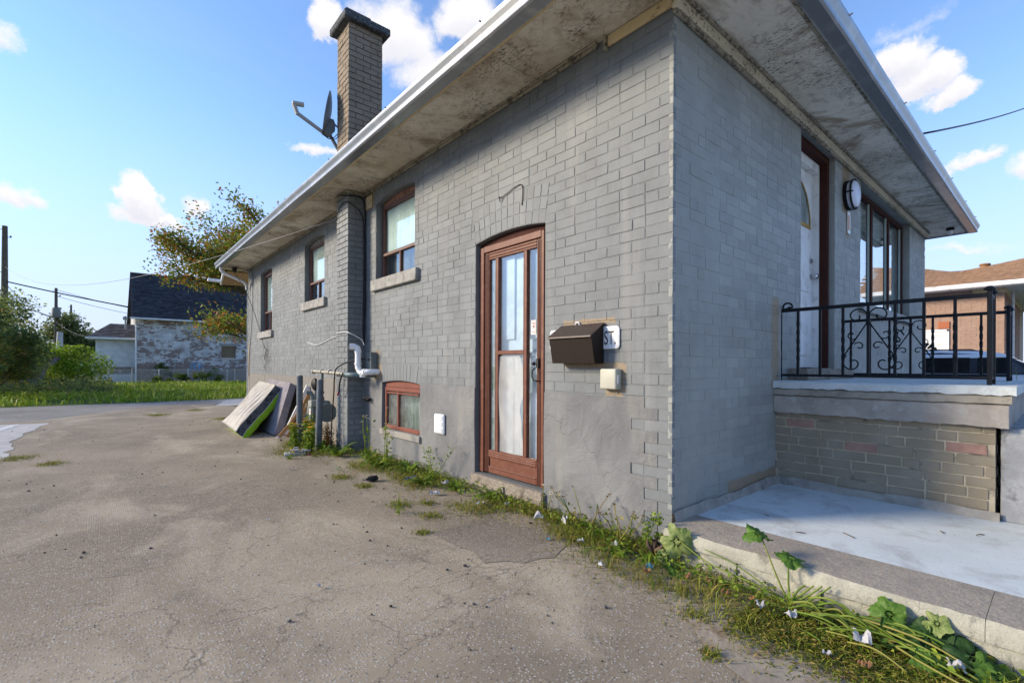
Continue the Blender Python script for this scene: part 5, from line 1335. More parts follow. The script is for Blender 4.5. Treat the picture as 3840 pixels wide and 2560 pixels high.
# ------------------------------------------------------------------ vegetation makers
def blade_mesh(name, P, h, wd, mat, parent=None, lean=.5, seed=1, bend=.5):
    g = np.random.default_rng(seed); N = len(P); P = np.asarray(P, float)
    h = np.broadcast_to(h, N); wd = np.broadcast_to(wd, N)
    az = g.uniform(0, 2*PI, N); d = np.stack([np.cos(az), np.sin(az), np.zeros(N)], 1)
    sd = np.stack([-np.sin(az+g.normal(0, .6, N)), np.cos(az+g.normal(0, .6, N)), np.zeros(N)], 1)
    le = np.abs(g.normal(lean*.6, lean*.4, N))[:, None]*h[:, None]
    m = P+d*le*.35+np.array([0, 0, 1])*(h*.62)[:, None]
    t = P+d*le*(1+bend)+np.array([0, 0, 1])*(h*(1-.25*bend))[:, None]
    s = sd*wd[:, None]/2
    V = np.stack([P-s, P+s, m+s*.85, m-s*.85, t], 1).reshape(-1, 3)
    b = np.arange(N)[:, None]*5
    F = np.concatenate([b+[0, 1, 2], b+[0, 2, 3], b+[3, 2, 4]], 1).reshape(-1, 3)
    return npmesh(name, V, F, mat, parent)
def leaf_mesh(name, P, size, mat, parent=None, seed=1, up=.35, aspect=.55, droop=0.0):
    g = np.random.default_rng(seed); N = len(P); P = np.asarray(P, float); size = np.broadcast_to(size, N)*g.uniform(.65, 1.3, N)
    ax = g.normal(size=(N, 3)); ax[:, 2] = ax[:, 2]*.6-droop; ax /= np.linalg.norm(ax, axis=1)[:, None]
    nn = g.normal(size=(N, 3)); nn[:, 2] += up*2; sdv = np.cross(ax, nn); sdv /= np.linalg.norm(sdv, axis=1)[:, None]+1e-9
    nr = np.cross(sdv, ax)
    s = size[:, None]
    a = P-ax*s*.5; t = P+ax*s*.5-nr*s*.08; l = P+sdv*s*aspect*.5+nr*s*.07; r = P-sdv*s*aspect*.5+nr*s*.07
    V = np.stack([a, l, t, r], 1).reshape(-1, 3); b = np.arange(N)[:, None]*4
    F = np.concatenate([b+[0, 1, 2], b+[0, 2, 3]], 1).reshape(-1, 3)
    return npmesh(name, V, F, mat, parent)
def skeleton(base, height, spread, seed, levels=3, n0=5, trunk_r=.16, first=.3, up=.55, lean=(0, 0)):
    r = random.Random(seed); segs = []; tips = []
    def grow(p, d, L, rad, lev):
        pts = [p]; q = p.copy(); dd = d.copy(); n = 4
        for i in range(n):
            dd = (dd+Vector((r.uniform(-.22, .22), r.uniform(-.22, .22), r.uniform(-.08, .16)))).normalized(); q = q+dd*L/n; pts.append(q.copy())
        segs.append((pts, [rad*(1-.55*i/n) for i in range(n+1)]))
        if lev == 0: tips.append((pts[2], pts[-1])); return
        k = n0 if lev == levels else r.randint(3, 4)
        for i in range(k):
            f = r.uniform(.35 if lev < levels else first, 1.0); b = pts[min(n, int(f*n))]
            a = 2*PI*(i+r.uniform(-.3, .3))/k
            side = Vector((math.cos(a), math.sin(a), 0)); nd = (dd*up+side*spread+Vector((0, 0, r.uniform(-.05, .3)))).normalized()
            grow(b.copy(), nd, L*r.uniform(.48, .68), rad*.48, lev-1)
        tips.append((pts[-2], pts[-1]))
    grow(Vector(base), Vector((lean[0], lean[1], 1)).normalized(), height*.5, trunk_r, levels)
    return segs, tips
def tree(name, label, cat, base, height, spread, seed, mat, nleaf, lsize, group=None, levels=3, n0=6, trunk_r=.16, blob=.5, up=.55, first=.3, lean=(0, 0), droop=.1, bark=None, nseg=6):
    t = thing(name, label, cat, base, group=group)
    segs, tips = skeleton((0, 0, 0), height, spread, seed, levels, n0, trunk_r, first, up, lean)
    mb = MB(); mb.tube(segs[0][0], segs[0][1], nseg+2); mb.build('trunk', bark or M_BARK, t, smooth='all')
    mb = MB()
    for p, rr_ in segs[1:]: mb.tube(p, rr_, 4 if rr_[0] < .03 else nseg, caps=False)
    mb.build('limbs', bark or M_BARK, t, smooth='all')
    g = np.random.default_rng(seed); P = []
    w_ = g.uniform(.4, 1.4, len(tips)); cnt = np.maximum(3, (nleaf*w_/w_.sum()).astype(int))
    for (a, b), c in zip(tips, cnt):
        a = np.array(a); b = np.array(b); f = g.uniform(0, 1.15, c)[:, None]; bl = blob*g.uniform(.6, 1.3)
        P.append(a+(b-a)*f+np.clip(g.normal(0, 1, (c, 3)), -1.7, 1.7)*[bl*.55, bl*.55, bl*.42])
    P = np.concatenate(P)
    leaf_mesh('crown', P, lsize, mat, t, seed, droop=droop)
    return t
def bush(name, label, cat, base, rx, ry, rz, seed, mat, nleaf, lsize, zc=None, nblob=14, stems=10, group=None, twig=None):
    """shrub: stems fanning from the foot and leaf clumps over an uneven dome"""
    t = thing(name, label, cat, base, group=group); r = random.Random(seed); g = np.random.default_rng(seed)
    P = []; mb = MB()
    for k in range(nblob):
        a = r.uniform(0, 2*PI); f = math.sqrt(r.random()); zz = r.uniform(.25, .95)
        lim = math.sqrt(max(.05, 1-(zz-.35)**2/.5))
        c = Vector((rx*f*lim*math.cos(a), ry*f*lim*math.sin(a), rz*zz)); br_ = r.uniform(.22, .38)*min(rx, rz)
        n = int(nleaf/nblob); q = g.normal(size=(n, 3)); q /= np.linalg.norm(q, axis=1)[:, None]; q *= (g.uniform(.35, 1.0, n)**.6)[:, None]*br_*np.array([1.15, 1.15, .85])
        P.append(np.array(c)+q)
        if k < stems: mb.tube([(r.uniform(-.1, .1)*rx, r.uniform(-.1, .1)*ry, 0), c*.45+Vector((r.uniform(-.1, .1), 0, 0)), c], [.02, .014, .006], 5)
    if mb.v: mb.build('stems', twig or M_TWIG, t, smooth='all')
    P = np.concatenate(P); P = P[P[:, 2] > .02]
    leaf_mesh('foliage', P, lsize, mat, t, seed)
    return t
def rosette(name, label, cat, loc, n, L, W, mat, seed, group=None, rise=.5, flat=False):
    """clump of long arching leaves"""
    t = thing(name, label, cat, loc, group=group); r = random.Random(seed); vs = []; fs = []
    for k in range(n):
        a = r.uniform(0, 2*PI); l = L*r.uniform(.55, 1.15); wv = W*r.uniform(.6, 1.2); up = rise*r.uniform(.5, 1.4); b0 = len(vs); ns = 5
        cx, cy = r.uniform(-.04, .04), r.uniform(-.04, .04)
        for i in range(ns+1):
            f = i/ns; x = f*l*(1-.1*f); z = up*l*(f*1.5-f*f*1.25)+.01; hw = wv*.5*math.sin(PI*min(1, .12+.88*f)**.8)*(1 if i < ns else .02)+.002
            px, py = cx+math.cos(a)*x, cy+math.sin(a)*x; sx, sy = -math.sin(a), math.cos(a)
            vs += [(px-sx*hw, py-sy*hw, z+hw*.25), (px, py, z-hw*.1), (px+sx*hw, py+sy*hw, z+hw*.25)]
        for i in range(ns):
            q = b0+i*3; fs += [(q, q+1, q+4, q+3), (q+1, q+2, q+5, q+4)]
    MB().add(vs, fs).build('leaves', mat, t, smooth='all', recalc=False)
    return t

# ------------------------------------------------------------------ weeds along the wall
g = np.random.default_rng(99)
def strip_pts(n, poly_in, poly_out, jit=.03):
    """points between two polylines given as (y, x) tables"""
    yi, xi = zip(*poly_in); yo, xo = zip(*poly_out)
    y = g.uniform(min(yi), max(yi), n); a = np.interp(y, yi[::-1] if yi[0] > yi[-1] else yi, xi[::-1] if yi[0] > yi[-1] else xi)
    b = np.interp(y, yo[::-1] if yo[0] > yo[-1] else yo, xo[::-1] if yo[0] > yo[-1] else xo)
    f = g.beta(1.1, 1.35, n); x = a+(b-a)*f
    return np.stack([x+g.normal(0, jit, n), y+g.normal(0, jit, n), np.zeros(n)], 1)
inn = [(-1.6, -.12), (-.05, -.12), (0.0, -.01), (4.55, -.01), (4.66, -.25), (5.1, -.25), (6.4, -.15)]
outl = [(-1.6, -.62), (-.9, -.62), (-.35, -.52), (.12, -.55), (.6, -.40), (1.05, -.24), (1.5, -.55), (2.1, -.46), (2.6, -.52), (3.2, -.40), (3.6, -.62), (4.1, -.42), (4.6, -.80), (5.1, -1.02), (5.6, -.85), (6.4, -.45)]
Pm = strip_pts(34000, inn, [(y, x*1.02) for y, x in outl])
dens = np.array([.5+.5*math.sin(p[1]*3.1+1)*math.sin(p[0]*9+p[1]*5) for p in Pm]); pt = np.array([math.sin(p[1]*2.3+.7)+.8*math.sin(p[1]*5.9+p[0]*4)+.5*math.sin(p[0]*11+2) for p in Pm]); Pm = Pm[(g.uniform(0, 1, len(Pm)) < .40+.6*dens) & (pt+g.normal(0, .5, len(Pm)) > -.35)]
tag(blade_mesh('dry_grass_strip', Pm, g.gamma(3.0, .012, len(Pm))+.008, .0045, M_WEED, lean=1.3, seed=5, bend=.7), 'matted yellowing weeds and grass at the foot of the house wall', 'weeds', kind='stuff')
Pg = strip_pts(3000, inn, [(y, x*.62) for y, x in outl])
tag(leaf_mesh('low_weed_leaves', Pg+np.array([0, 0, 1])*g.uniform(.01, .09, (len(Pg), 1)), .030, M_WEEDG, seed=6, up=.6), 'low green weed leaves along the foot of the house wall', 'weeds', kind='stuff')
# loose dry clippings on the asphalt edge
Pc = strip_pts(5000, [(y, x) for y, x in outl], [(y, x-.16) for y, x in outl], .07)
Pc = Pc[g.uniform(0, 1, len(Pc)) < .45]; Pc[:, 2] = .006
tag(leaf_mesh('dry_litter', Pc, .018, M_WEED, seed=8, up=1.2, aspect=.3), 'scattered dry grass clippings where the weeds meet the asphalt', 'clippings', kind='stuff')
# separate patches of moss-like weed out on the asphalt
patches = [(-.83, 3.35, .13), (-.80, 2.85, .10), (-.83, 2.05, .12), (-.78, 1.62, .10), (-.35, 1.52, .22), (-.62, 1.95, .07), (-3.55, 6.9, .22), (-.72, 10.4, .28), (-1.75, 12.2, .3), (-1.02, 1.33, .06), (-.60, -.48, .07), (-.84, -.68, .05), (-3.2, 6.2, .16), (-.9, 13.1, .22)]
PP = np.concatenate([np.stack([g.normal(x, r*.45, int(2400*r)), g.normal(y, r*.55, int(2400*r)), np.zeros(int(2400*r))], 1) for x, y, r in patches])
tag(blade_mesh('asphalt_weeds', PP, g.uniform(.01, .035, len(PP)), .005, M_WEED, lean=1.0, seed=9), 'small tufts of dry weed growing through cracks in the driveway', 'weeds', kind='stuff')
# countable plants by the wall
cl_spots = [(-.20, 3.05, 26, .26, .030, 'broad clump of arching green leaves below the basement window'), (-.30, 3.55, 24, .28, .032, 'dense leafy clump left of the basement window'), (-.22, 3.95, 20, .24, .028, 'leafy clump beside the far jamb of the basement window'),
            (-.40, 4.52, 26, .30, .034, 'arching clump at the near foot of the chimney breast'), (-.45, 4.95, 24, .28, .032, 'arching leaf clump in front of the chimney breast'), (-.33, 2.50, 22, .20, .026, 'leafy clump below the white outlet cover'),
            (-.20, 2.15, 18, .18, .026, 'leafy clump at the near side of the door step'), (-.14, 1.66, 34, .22, .020, 'bright grassy clump right in front of the door step'), (-.18, .52, 16, .15, .024, 'leaf tuft below the mailbox wall'), (-.30, .22, 18, .17, .024, 'leaf tuft near the street corner of the house'), (-.22, -.02, 18, .16, .024, 'leaf tuft at the end of the kerb')]
for i, (x, y, n, L, W, lab) in enumerate(cl_spots): rosette('leaf_clump', lab, 'weed', (x, y, 0), n, L, W, M_WEEDG, 200+i, group='leafy weed clumps along the wall', rise=.75)
# tall stems with seed heads and flowers
def stem_plant(name, label, cat, loc, h, seed, mat, n=5, heads=None, head_mat=None, leafn=60, lsz=.045, group=None, sway=.1, head_r=.014):
    t = thing(name, label, cat, loc, group=group); r = random.Random(seed); mb = MB(); P = []; H = []
    for k in range(n):
        a = r.uniform(0, 6.28); hh = h*r.uniform(.65, 1.0); pts = [Vector((r.uniform(-.03, .03), r.uniform(-.03, .03), 0))]
        for i in range(4): pts.append(pts[-1]+Vector((math.cos(a)*sway*r.uniform(0, .6)*hh, math.sin(a)*sway*r.uniform(0, .6)*hh, hh/4)))
        mb.tube(pts, [.0045, .004, .0035, .003, .002], 5)
        for q in range(leafn//n): f = r.random()**1.2; s = pts[min(3, int(f*4))]; P.append(s+Vector((r.uniform(-.05, .05), r.uniform(-.05, .05), r.uniform(0, hh/4))))
        H.append(pts[-1])
        if r.random() < .6: H.append(pts[-1]+Vector((r.uniform(-.05, .05), r.uniform(-.05, .05), r.uniform(-.05, .0))))
    mb.build('stems', mat, t, smooth='all')
    if P: leaf_mesh('leaves', np.array(P), lsz, mat, t, seed)
    if head_mat:
        for q in H:
            f = MB(); 
            for k in range(9):
                a = 2*PI*k/9; f.add([q, q+Vector((math.cos(a-.28)*head_r, math.sin(a-.28)*head_r, head_r*.45)), q+Vector((math.cos(a)*head_r*1.6, math.sin(a)*head_r*1.6, head_r*.5)), q+Vector((math.cos(a+.28)*head_r, math.sin(a+.28)*head_r, head_r*.45))], [(0, 1, 2, 3)])
            f.lathe([(0, -.3*head_r), (head_r*.5, 0), (head_r*.45, head_r*.5), (0, head_r*.6)], 6, Matrix.Translation(q))
            f.build('flower', head_mat, t, recalc=False)
    return t
M_YEL = simple('yellow_petals', (.78, .48, .02), .6, .1, 60, 0); M_SEED = simple('fluffy_seed', (.56, .50, .38), .9, .1, 60, 0)
stem_plant('yellow_flower', 'yellow flowering weed between the two bollards', 'flower', (-.50, 5.40, 0), .52, 1, M_WEEDG, 7, True, M_YEL, 520, .05, head_r=.020)
stem_plant('yellow_flower', 'yellow flowering weed on the house side of the near bollard', 'flower', (-.62, 5.02, 0), .40, 2, M_WEEDG, 6, True, M_YEL, 420, .045, head_r=.018)
stem_plant('yellow_flower', 'yellow flowering weed nearest the concrete block', 'flower', (-.66, 5.55, 0), .40, 12, M_WEEDG, 5, True, M_YEL, 320, .045, head_r=.018)
stem_plant('yellow_flower', 'tiny yellow flower at the edge of the asphalt', 'flower', (-.95, 4.72, 0), .14, 13, M_WEEDG, 2, True, M_YEL, 30, .03)
stem_plant('rusty_weed', 'rust brown dried weed behind the near bollard', 'weed', (-.34, 5.12, 0), .40, 3, M_REDWEED, 12, None, None, 700, .028)
stem_plant('seed_weed', 'tall thin weed with fluffy heads in front of the basement window', 'weed', (-.28, 3.42, 0), .72, 4, M_WEEDG, 4, True, M_SEED, 40, .05, sway=.05)
stem_plant('seed_weed', 'tall thin weed with buds beside the chimney breast', 'weed', (-.25, 3.98, 0), .62, 5, M_WEEDG, 4, True, M_SEED, 36, .05, sway=.08)
stem_plant('seed_weed', 'leaning green weed below the white outlet cover', 'weed', (-.15, 2.62, 0), .42, 6, M_WEEDG, 3, None, None, 160, .03, sway=.5)
stem_plant('seed_weed', 'small upright sprout on the driveway', 'weed', (-.95, 1.86, 0), .17, 7, M_WEEDG, 2, None, None, 50, .022)
stem_plant('seed_weed', 'dry foxtail stalks at the wall below the telephone box', 'weed', (-.12, .60, 0), .30, 8, M_WEED, 7, True, M_REDWEED, 40, .03, sway=.5, head_r=.009)
stem_plant('seed_weed', 'dry foxtail stalks near the street corner of the wall', 'weed', (-.16, .28, 0), .26, 14, M_WEED, 7, True, M_REDWEED, 40, .03, sway=.5, head_r=.009)
stem_plant('seed_weed', 'single dry spike by the storm door jamb', 'weed', (-.10, 1.05, 0), .28, 15, M_WEED, 2, True, M_SEED, 12, .02, sway=.1)
bush('corner_ivy', 'small green creeper where kerb and wall corner meet', 'creeper', (-.13, .02, .03), .10, .10, .24, 16, M_WEEDG, 420, .022, nblob=9, stems=4)

# squash vine with its big leaves along the kerb
def big_leaf(t, c, size, nrm, rot, mat, seed, cup=.18):
    r = random.Random(seed); n = Vector(nrm).normalized(); a = n.orthogonal().normalized(); b = n.cross(a)
    a, b = a*math.cos(rot)+b*math.sin(rot), -a*math.sin(rot)+b*math.cos(rot)
    vs = [Vector(c)]; fs = []; N = 36; rings = 5
    for k in range(1, rings+1):
        for i in range(N):
            th_ = 2*PI*i/N; lobes = .80+.26*(1-abs(math.sin(2.5*th_)))+.05*math.sin(7*th_+seed)+.04*math.sin(19*th_+seed); notch = 1-.45*math.exp(-((((th_-PI+PI) % (2*PI))-PI)**2)/.06)
            notch = 1-.5*math.exp(-((th_-PI)**2)/.05)
            rr_ = size*.5*(k/rings)*(1+(lobes*notch-1)*(k/rings)**1.5)
            vs.append(Vector(c)+a*rr_*math.cos(th_)+b*rr_*math.sin(th_)+n*(cup*size*(k/rings)**2*(.25*math.cos(2*th_+seed)+.18*math.cos(5*th_+1))+r.uniform(-.014, .014)*size*k-.03*size*(k/rings)-.30*abs(rr_*math.sin(th_))+.10*size*math.sin(seed*1.7+4*rr_/size*math.cos(th_)+3)*(k/rings)))
    for i in range(N): fs.append((0, 1+i, 1+(i+1) % N))
    for k in range(rings-1):
        for i in range(N): fs.append((1+k*N+i, 1+k*N+(i+1) % N, 1+(k+1)*N+(i+1) % N, 1+(k+1)*N+i))
    return MB().add(vs, fs).build('leaf', mat, t, smooth='all', recalc=False)
def leafskin(name, c1, c2):
    m, t = new_mat(name); P = t.pos()
    v = t.voro(P, 38, 'DISTANCE_TO_EDGE'); c = t.mix(t.mapr(t.noise(P, 22, 4), .3, .7), c1, c2); c = t.mix(t.mapr(v, 0, .06, .4, 0), c, tuple(min(1, x*1.6) for x in c2))
    finish(t, c, .55, t.bump(v, .5, .006), 0, .35, trans=.3); return m
M_SQ = leafskin('squash_leaf', (.055, .13, .015), (.11, .21, .03)); M_SQP = leafskin('squash_leaf_pale', (.16, .23, .06), (.25, .30, .10)); M_SQD = leafskin('squash_leaf_dark', (.018, .055, .012), (.035, .085, .018))
M_VINE = leafmat('vine_stem', [(0, (.10, .17, .02)), (.6, (.17, .24, .03)), (1, (.27, .24, .06))], .15)
sv = thing('squash_vine', 'trailing squash vine with big lobed leaves along the kerb', 'vine')
stems = MB(); rv = random.Random(12)
root = Vector((-.19, -.75, .02))
def stemto(pts, r=.0055):
    P_ = [Vector(p) for p in pts]; out = []
    Q = [P_[0]]+P_+[P_[-1]]
    for i in range(1, len(Q)-2):
        for k in range(6):
            t_ = k/6; a, b, c, d_ = Q[i-1], Q[i], Q[i+1], Q[i+2]
            out.append(.5*((2*b)+(c-a)*t_+(2*a-5*b+4*c-d_)*t_*t_+(3*b-a-3*c+d_)*t_*t_*t_))
    out.append(P_[-1]); stems.tube(out, [r*(1-.4*i/len(out)) for i in range(len(out))], 6)
stemto([root, (-.20, -.70, .13), (-.19, -.66, .21), (-.16, -.60, .315)]); stemto([root, (-.185, -.74, .14), (-.165, -.735, .24)])
stemto([root, (-.20, -.60, .07), (-.20, -.35, .10), (-.185, -.16, .17)], .005); stemto([root, (-.22, -.55, .05), (-.24, -.30, .04), (-.26, -.14, .07)], .005); stemto([root, (-.17, -.5, .12), (-.16, -.30, .155)], .004)
for k in range(4): stemto([root+Vector((0, rv.uniform(-.03, .03), 0)), root+Vector((.0, -.03-.025*k, .08)), root+Vector((.02, -.06-.035*k, .115+.01*k))], .006)
for k in range(40):
    y0 = rv.uniform(-.78, -1.15); x0_ = rv.uniform(-.40, -.16); L = rv.uniform(.10, .38); a = rv.uniform(-1.9, -1.0)+(.0 if rv.random() < .75 else rv.uniform(-1, 2)); z = rv.uniform(.015, .09)
    stemto([(x0_, y0, z), (x0_+math.cos(a)*L*.5, y0+math.sin(a)*L*.5, z+rv.uniform(.0, .05)), (x0_+math.cos(a)*L+rv.uniform(-.04, .04), y0+math.sin(a)*L, rv.uniform(.01, .05))], rv.uniform(.003, .006))
for k in range(5): stemto([(-.20, -.80, .05), (-.22+.01*k, -1.0, .09-.01*k), (-.20-.035*k, -1.25, .10-.012*k), (-.22-.05*k, -1.42, .05)], .006)
stems.build('stems', M_VINE, sv, smooth='all')
for (c, s, nn, ro, m_, sd_) in [((-.155, -.585, .325), .17, (-.2, -.25, 1), .4, M_SQ, 1), ((-.155, -.745, .245), .17, (-.15, -.1, 1), 1.2, M_SQ, 2), ((-.195, -.145, .165), .24, (-1, -.35, .25), .3, M_SQP, 3), ((-.225, -.09, .06), .16, (-.7, -.4, .6), 2.0, M_SQP, 4),
    ((-.275, -.20, .035), .15, (-.3, -.2, 1), 1.0, M_SQ, 5), ((-.195, -1.135, .135), .17, (-.75, -.3, .6), 1.6, M_SQ, 6), ((-.24, -1.165, .10), .16, (-.6, -.5, .8), .2, M_SQ, 7), ((-.215, -1.26, .09), .23, (-.5, -.3, .8), 2.2, M_SQD, 8),
    ((-.165, -1.285, .145), .12, (-.9, -.1, .5), .6, M_SQP, 9), ((-.20, -1.40, .07), .22, (-.4, -.4, .9), 1.1, M_SQD, 10), ((-.32, -1.29, .05), .15, (-.3, -.3, 1), 2.6, M_SQ, 11), ((-.26, -1.0, .06), .13, (-.4, .2, 1), .9, M_SQD, 13), ((-.34, -1.12, .05), .12, (-.2, -.3, 1), 2.9, M_SQD, 14),
    ((-.19, -1.03, .10), .11, (-.8, .1, .7), 1.9, M_SQP, 15), ((-.24, -1.48, .06), .22, (-.3, -.4, 1), .3, M_SQ, 16)]:
    if sd_ not in (7, 13, 14, 15): big_leaf(sv, c, s*.84, nn, ro, m_, sd_)
# cut grass heap round the vine
Ph = np.stack([g.normal(-.42, .13, 9000), g.uniform(-1.55, -.62, 9000), np.zeros(9000)], 1); Ph = Ph[(Ph[:, 0] > -.72+.12*np.sin(Ph[:, 1]*9)) & (Ph[:, 0] < -.125)]; Ph[:, 2] = g.uniform(.004, .03, len(Ph))
tag(leaf_mesh('clippings_heap', Ph, .030, M_WEED, seed=21, up=1.0, aspect=.16), 'thick litter of cut dry grass below the squash vine', 'clippings', kind='stuff')

# ------------------------------------------------------------------ litter
M_PAPER = simple('white_paper', (.40, .40, .40), .8, .08, 40, .2, 90); M_BLUEP = simple('blue_plastic', (.05, .16, .42), .5, .1, 30, .1); M_TEALP = simple('teal_plastic', (.06, .30, .42), .5, .1, 30, .1); M_GREENP = simple('green_plastic', (.06, .30, .08), .5, .1, 30, .1)
M_PINKP = simple('wine_red_wrapper', (.22, .02, .05), .5, .1, 30, .1)
def scrap(label, loc, w_, l_, seed, mat=M_PAPER, rise=.03, cat='paper scrap', name='paper_scrap'):
    r = random.Random(seed); n = 5; ph = [r.uniform(0, 6) for _ in range(4)]; w_ *= .62; l_ *= .62; rise *= .6
    def f(u, v):
        ex = 1+.18*math.sin(v*9+ph[0]); return ((u-.5)*w_*ex, (v-.5)*l_*(1+.15*math.sin(u*8+ph[1])), .004+rise*abs(math.sin(u*4+ph[2])*math.cos(v*3.4+ph[3]))+.25*rise*r.random())
    o = MB().grid(f, n, n).build(name, mat, recalc=False); o.location = loc; o.rotation_euler = (0, 0, r.uniform(0, 6)); return tag(o, label, cat, 'litter in the weeds')
scrap('crumpled white paper on the weeds straight below the storm door', (-.44, 2.13, .012), .13, .11, 1, rise=.05)
scrap('white paper standing up in the weeds left of the door step', (-.28, 2.20, .05), .07, .09, 2, rise=.08)
scrap('small grey white scrap on bare asphalt in front of the door', (-.62, 1.95, .0), .03, .05, 3)
scrap('torn white paper on the dry patch below the door step', (-.33, 1.58, .02), .10, .05, 4, rise=.04)
scrap('small white scrap beside the grassy clump at the step', (-.20, 1.38, .03), .06, .04, 5, rise=.04)
scrap('tall torn white paper strip in the weeds below the mailbox', (-.30, .90, .05), .05, .11, 6, rise=.10)
scrap('second torn strip of white paper nearer the telephone box', (-.22, .72, .05), .05, .12, 7, rise=.10)
scrap('pale scrap half buried in weeds near the street corner', (-.27, .24, .04), .05, .06, 8, rise=.05)
scrap('white scrap lying in the weeds between the strips and the corner', (-.34, .46, .02), .05, .06, 9, rise=.04)
scrap('grey white corner of paper at the asphalt edge near the kerb', (-.50, .16, .008), .07, .05, 10, rise=.03)
scrap('turquoise plastic scrap near the end of the kerb', (-.37, -.08, .03), .07, .05, 11, M_TEALP, .05, 'plastic scrap', 'plastic_scrap')
scrap('small turquoise scrap on asphalt below the paper strips', (-.44, .66, .004), .05, .03, 12, M_TEALP, .02, 'plastic scrap', 'plastic_scrap')
scrap('flat blue plastic strip lying on weeds below the outlet cover', (-.36, 2.70, .035), .24, .05, 13, M_BLUEP, .03, 'plastic scrap', 'plastic_scrap')
scrap('thin green plastic scrap on the sandy driveway', (-.72, 3.75, .004), .10, .03, 14, M_GREENP, .015, 'plastic scrap', 'plastic_scrap')
scrap('white scrap at the foot of the chimney breast weeds', (-.62, 4.40, .012), .08, .05, 15, rise=.03)
scrap('small white scrap on bare asphalt left of the weeds', (-1.12, 4.05, .003), .06, .05, 16)
scrap('dark red wrapper beside the flowering weeds', (-.72, 4.72, .02), .09, .05, 17, M_PINKP, .04, 'wrapper', 'wrapper')
scrap('white paper on the ground under the mauve mattress', (-.62, 6.55, .01), .14, .09, 18, rise=.05)
scrap('pale scrap on the open driveway in mid view', (-1.78, 2.3, .003), .04, .05, 19)
scrap('tiny white flake on the open driveway nearest the camera', (-1.86, .95, .003), .035, .03, 20)
scrap('blue white crumpled paper among vine stems by the kerb', (-.36, -1.08, .05), .09, .09, 22, rise=.07)
scrap('white crumpled paper at the lower right edge by the kerb', (-.31, -1.36, .05), .08, .07, 23, rise=.06)
scrap('white torn paper in clippings left of the vine root', (-.36, -.68, .03), .06, .09, 24, rise=.05)
scrap('white torn paper in clippings right beside the vine root', (-.32, -.80, .03), .07, .06, 25, rise=.05)
scrap('little white scrap on the heap of clippings', (-.52, -1.0, .02), .05, .04, 26, rise=.03)
# dry leaves
M_DRY = simple('dry_leaf', (.20, .10, .045), .8, .2, 50, .2)
for i, (x, y) in enumerate([(-.30, -.28), (-.34, -.50), (-.27, -.38), (-.42, -.10), (-.30, -.62), (-.50, -1.12)]):
    scrap(['curled brown leaf by the first kerb joint', 'brown leaf on clippings before the kerb', 'brown leaf against the kerb face', 'brown leaf in the weeds near the kerb end', 'brown leaf left of the vine root', 'brown leaf low on the clippings heap'][i], (x, y, .025), .06, .05, 40+i, M_DRY, .04, 'dry leaf', 'dry_leaf')
tb = thing('rubber_lump', 'black crumpled rubber lump on the driveway edge', 'rubber lump', (-.64, 2.99, .0))
bm = bmesh.new(); bmesh.ops.create_icosphere(bm, subdivisions=3, radius=1)
rr3 = random.Random(9)
for v in bm.verts:
    k = .8+.35*math.sin(v.co.x*6+1)*math.sin(v.co.y*7)*math.cos(v.co.z*5)+rr3.uniform(-.08, .08); v.co = Vector((v.co.x*.075*k, v.co.y*.05*k, max(0, .028+v.co.z*.034*k)))
MB().bm(bm).build('lump', M_BLACKRUB, tb)
cb = thing('concrete_block', 'broken pale concrete pieces lying in the weeds before the bollards', 'concrete block', (-.80, 5.02, 0), -.3)
MB().cbox((-.13, -.10, 0), (.13, .08, .035), .006).build('slab_piece', M_PAD, cb); MB().cbox((-.06, -.06, .036), (.05, .04, .07), .006).build('chunk', M_PAD, cb); MB().cbox((.08, -.05, .036), (.19, .06, .062), .006).build('chunk', M_PAD, cb); MB().cbox((-.02, .02, .071), (.04, .06, .092), .004).build('chunk', M_PAD, cb)
# grit and pebbles scattered over the driveway
N = 1500; gp = np.random.default_rng(55); X = gp.uniform(-4.2, -.2, N); Y = gp.uniform(-.6, 11, N); keep = gp.uniform(0, 1, N) < .25+.75*np.exp(-((X+.9)/.7)**2); X = X[keep]; Y = Y[keep]; n = len(X)
S = gp.gamma(1.6, .0024, n)+.002; V = np.array([(1, 0, 0), (0, 1, 0), (-1, 0, 0), (0, -1, 0), (0, 0, .8), (0, 0, -.5)]); Vv = (V[None]*S[:, None, None]*gp.uniform(.6, 1.3, (n, 6, 1))); Vv[:, :, 0] += X[:, None]; Vv[:, :, 1] += Y[:, None]; Vv[:, :, 2] += (S*.4)[:, None]
Fp = np.array([(0, 1, 4), (1, 2, 4), (2, 3, 4), (3, 0, 4), (1, 0, 5), (2, 1, 5), (3, 2, 5), (0, 3, 5)]); Ff = (Fp[None]+np.arange(n)[:, None, None]*6).reshape(-1, 3)
M_GRIT = simple('loose_grit', (.085, .080, .075), .9, .2, 40, 0, isl=.8)
tag(npmesh('loose_grit', Vv.reshape(-1, 3), Ff, M_GRIT), 'loose dark grit scattered over the driveway', 'grit', kind='stuff')
# fallen twigs on the walkway
for i, (x, y, a, L) in enumerate([(.55, -.83, .9, .09), (.42, -.62, 2.0, .05), (1.05, -1.15, .4, .05), (.60, -.35, 1.2, .04), (1.15, -1.28, -.5, .06)]):
    o = MB().tube([(0, 0, 0), (L*.5, .006, .004), (L, 0, 0)], .0025, 5).build('twig', M_TWIG); o.location = (x, y, .201); o.rotation_euler = (0, 0, a); tag(o, ['longest dry twig on the blue white walkway', 'twig on the walkway near the kerb end', 'twig on the walkway below the porch', 'twig on the walkway near the house wall', 'twig on the walkway at the porch corner'][i], 'twig', 'twigs on the walkway')
